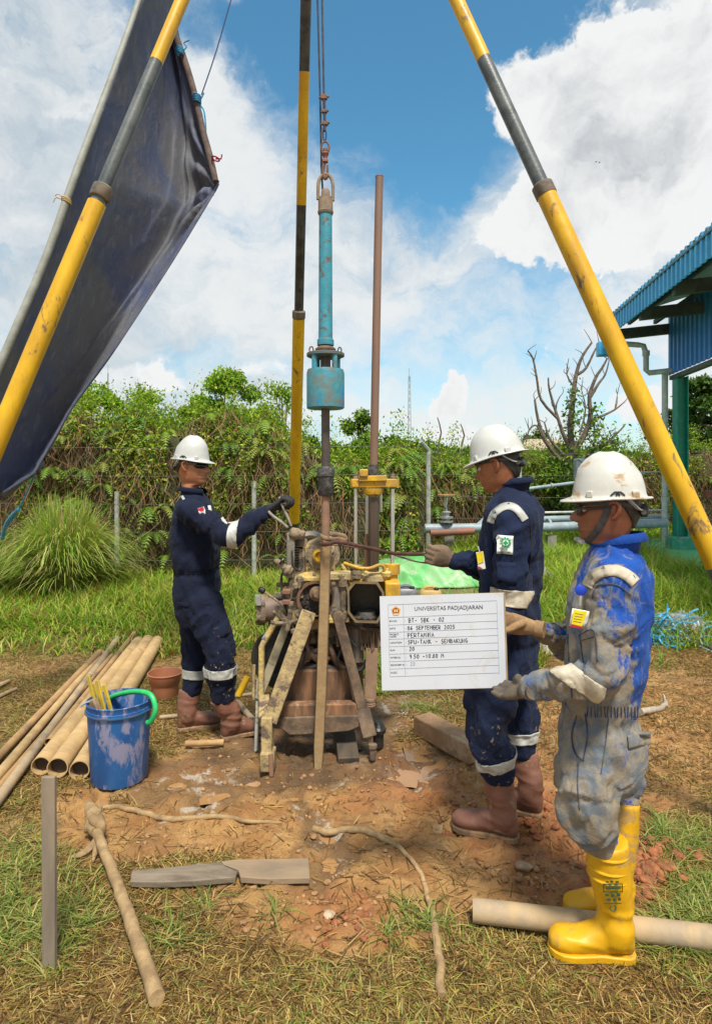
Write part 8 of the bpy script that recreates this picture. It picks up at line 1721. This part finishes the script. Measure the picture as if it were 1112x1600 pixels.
def board():
    Yb = 2.13; TL = P(593, 932, Yb); TR = P(788.5, 926, Yb + .01); BRt = P(793.5, 1075, Yb - .01); BL = P(596.5, 1080, Yb - .02); root = thing('white_board', 'white laminated form board held in front of the machine with handwritten borehole data', 'board', tuple((TL + BRt) / 2))
    nrm = (TR - TL).cross(BL - TL).normalized(); nrm = nrm if nrm.y < 0 else -nrm
    m = MB(); m.prism([TL, TR, BRt, BL], tuple(-nrm * .009)); m.build('backing', mat('board_back', (.36, .25, .14), (.28, .2, .12), scale=10, rough=.7), root)
    W_ = lambda x, y: TL.lerp(TR, x).lerp(BL.lerp(BRt, x), y)
    m = MB(); m.prism([W_(-.0, .0) + nrm * .0015, W_(.985, .0) + nrm * .0015, W_(.985, .993) + nrm * .0015, W_(0, .993) + nrm * .0015], tuple(-nrm * .0015)); m.build('sheet', mat('laminated_paper', (.58, .61, .68), (.53, .56, .63), scale=5, soft=.3, rough=.35, coat=.15, var=.02, c3=(.52, .52, .52), thr3=.60, scale3=7), root)
    ln = mat('print_line', (.22, .25, .32), rough=.6, var=0); ink = mat('marker_ink', (.012, .013, .02), rough=.5, var=0)
    def seg(a, b, w, mt, nm='rule', par=root): m = MB(); m.beam(W_(*a) + nrm * .0021, W_(*b) + nrm * .0021, w, .0006, up=tuple(nrm)); return m.build(nm, mt, par, smooth=0)
    rows = [.088, .222, .300, .375, .442, .520, .592, .670, .745, .820, .892]; rows = [.09, .23, .31, .385, .46, .535, .61, .685, .765, .835, .905]
    ys = [.09, .225, .305, .382, .455, .533, .612, .690, .768, .848, .918][:10]
    yb = ys[-1]
    for y in ys: seg((.065, y), (.93, y - .01), .0007, ln)
    for x in (.065, .185, .93): seg((x, .09), (x, yb), .0007, ln)
    # printed words
    r = (TR - TL).normalized(); u = (TL - BL).normalized(); tx = mat('print_dark', (.03, .035, .05), rough=.5, var=0)
    text('printed_heading', 'UNIVERSITAS PADJADJARAN', W_(.545, .145) + nrm * .002, r, u, .0195, tx, root, 'CENTER', sx=.94)
    labs = ['BH-NO', 'DATE', 'PROJECT\nNAME', 'LOCATION', 'RUN', 'INTERVAL', 'RECOVERY %', 'N.SCC']; rr = [(ys[i + 1] + ys[i + 2]) / 2 for i in range(8)]
    for l, y in zip(labs, rr): text('printed_label', l, W_(.072, y) + nrm * .002, r, u, .0078, tx, root)
    for y in rr: text('printed_label', ':', W_(.196, y) + nrm * .002, r, u, .009, tx, root)
    rs = random.Random(2)
    def write(s, x, y, h, mt, w=.0024, adv=.024):
        m = MB()
        for ch in s:
            for st in GL.get(ch, []):
                pts = [W_(x + (px_ * .017) * (h / .042) + rs.uniform(-.0016, .0016), y - (py_ - .5) * h + rs.uniform(-.002, .002)) + nrm * .0022 for px_, py_ in st]; m.tube(pts, w * .5, seg=5, flat=.3, up=tuple(nrm))
            x += adv * (.5 if ch in '.I' else 1) * (h / .042)
        o = m.build('handwriting', mt, root)
    write('BT- SBK - 02', .225, rr[0] - .003, .042, ink); write('06 SEPTEMBER 2025', .215, rr[1], .040, ink, adv=.0235); write('PERTAMINA', .215, rr[2], .044, ink); write('SPU-TANK - SEMBAKUNG', .215, rr[3] - .003, .042, ink); write('20', .225, rr[4] - .01, .040, ink); write('9.50 -10.00 M', .225, rr[5] - .008, .040, ink)
    write('20', .23, rr[6] - .01, .036, mat('rubbed_ink', (.36, .38, .44), rough=.6, var=0))
    sm = mat('ink_smudge', (.55, .575, .64), (.62, .645, .71), scale=25, soft=.2, rough=.4)
    # seal
    c = W_(.125, .158); m = MB(); m.prism([c + nrm * .0024 + r * (.0165 * math.sin(2 * math.pi * k / 5)) + u * (.0165 * math.cos(2 * math.pi * k / 5)) for k in range(5)], tuple(-nrm * .001)); o = m.build('seal', mat('seal_orange', (.62, .28, .03), rough=.4), root, smooth=0)
    m = MB(); m.prism([c + nrm * .0030 + r * (.0105 * math.sin(a)) + u * (.0105 * math.cos(a)) for a in np.linspace(0, 6.283, 21)[:-1]], tuple(-nrm * .0005)); m.build('seal_disc', mat('seal_brown', (.25, .06, .02), rough=.4), o, smooth=0)
    for x0 in (-.0055, .0015):
        m = MB(); m.prism([c + nrm * .0036 + r * a + u * b for a, b in ((x0, -.004), (x0 + .004, -.004), (x0 + .004, .006), (x0, .004))], tuple(-nrm * .0005)); m.build('seal_mark', mat('seal_cream', (.75, .6, .4), rough=.4), o, smooth=0)
    m = MB(); m.prism([c + nrm * .0036 + r * a + u * b for a, b in ((-.008, -.0125), (.008, -.0125), (.008, -.0085), (-.008, -.0085))], tuple(-nrm * .0005)); m.build('seal_ribbon', MATS['seal_cream'], o, smooth=0)
board()
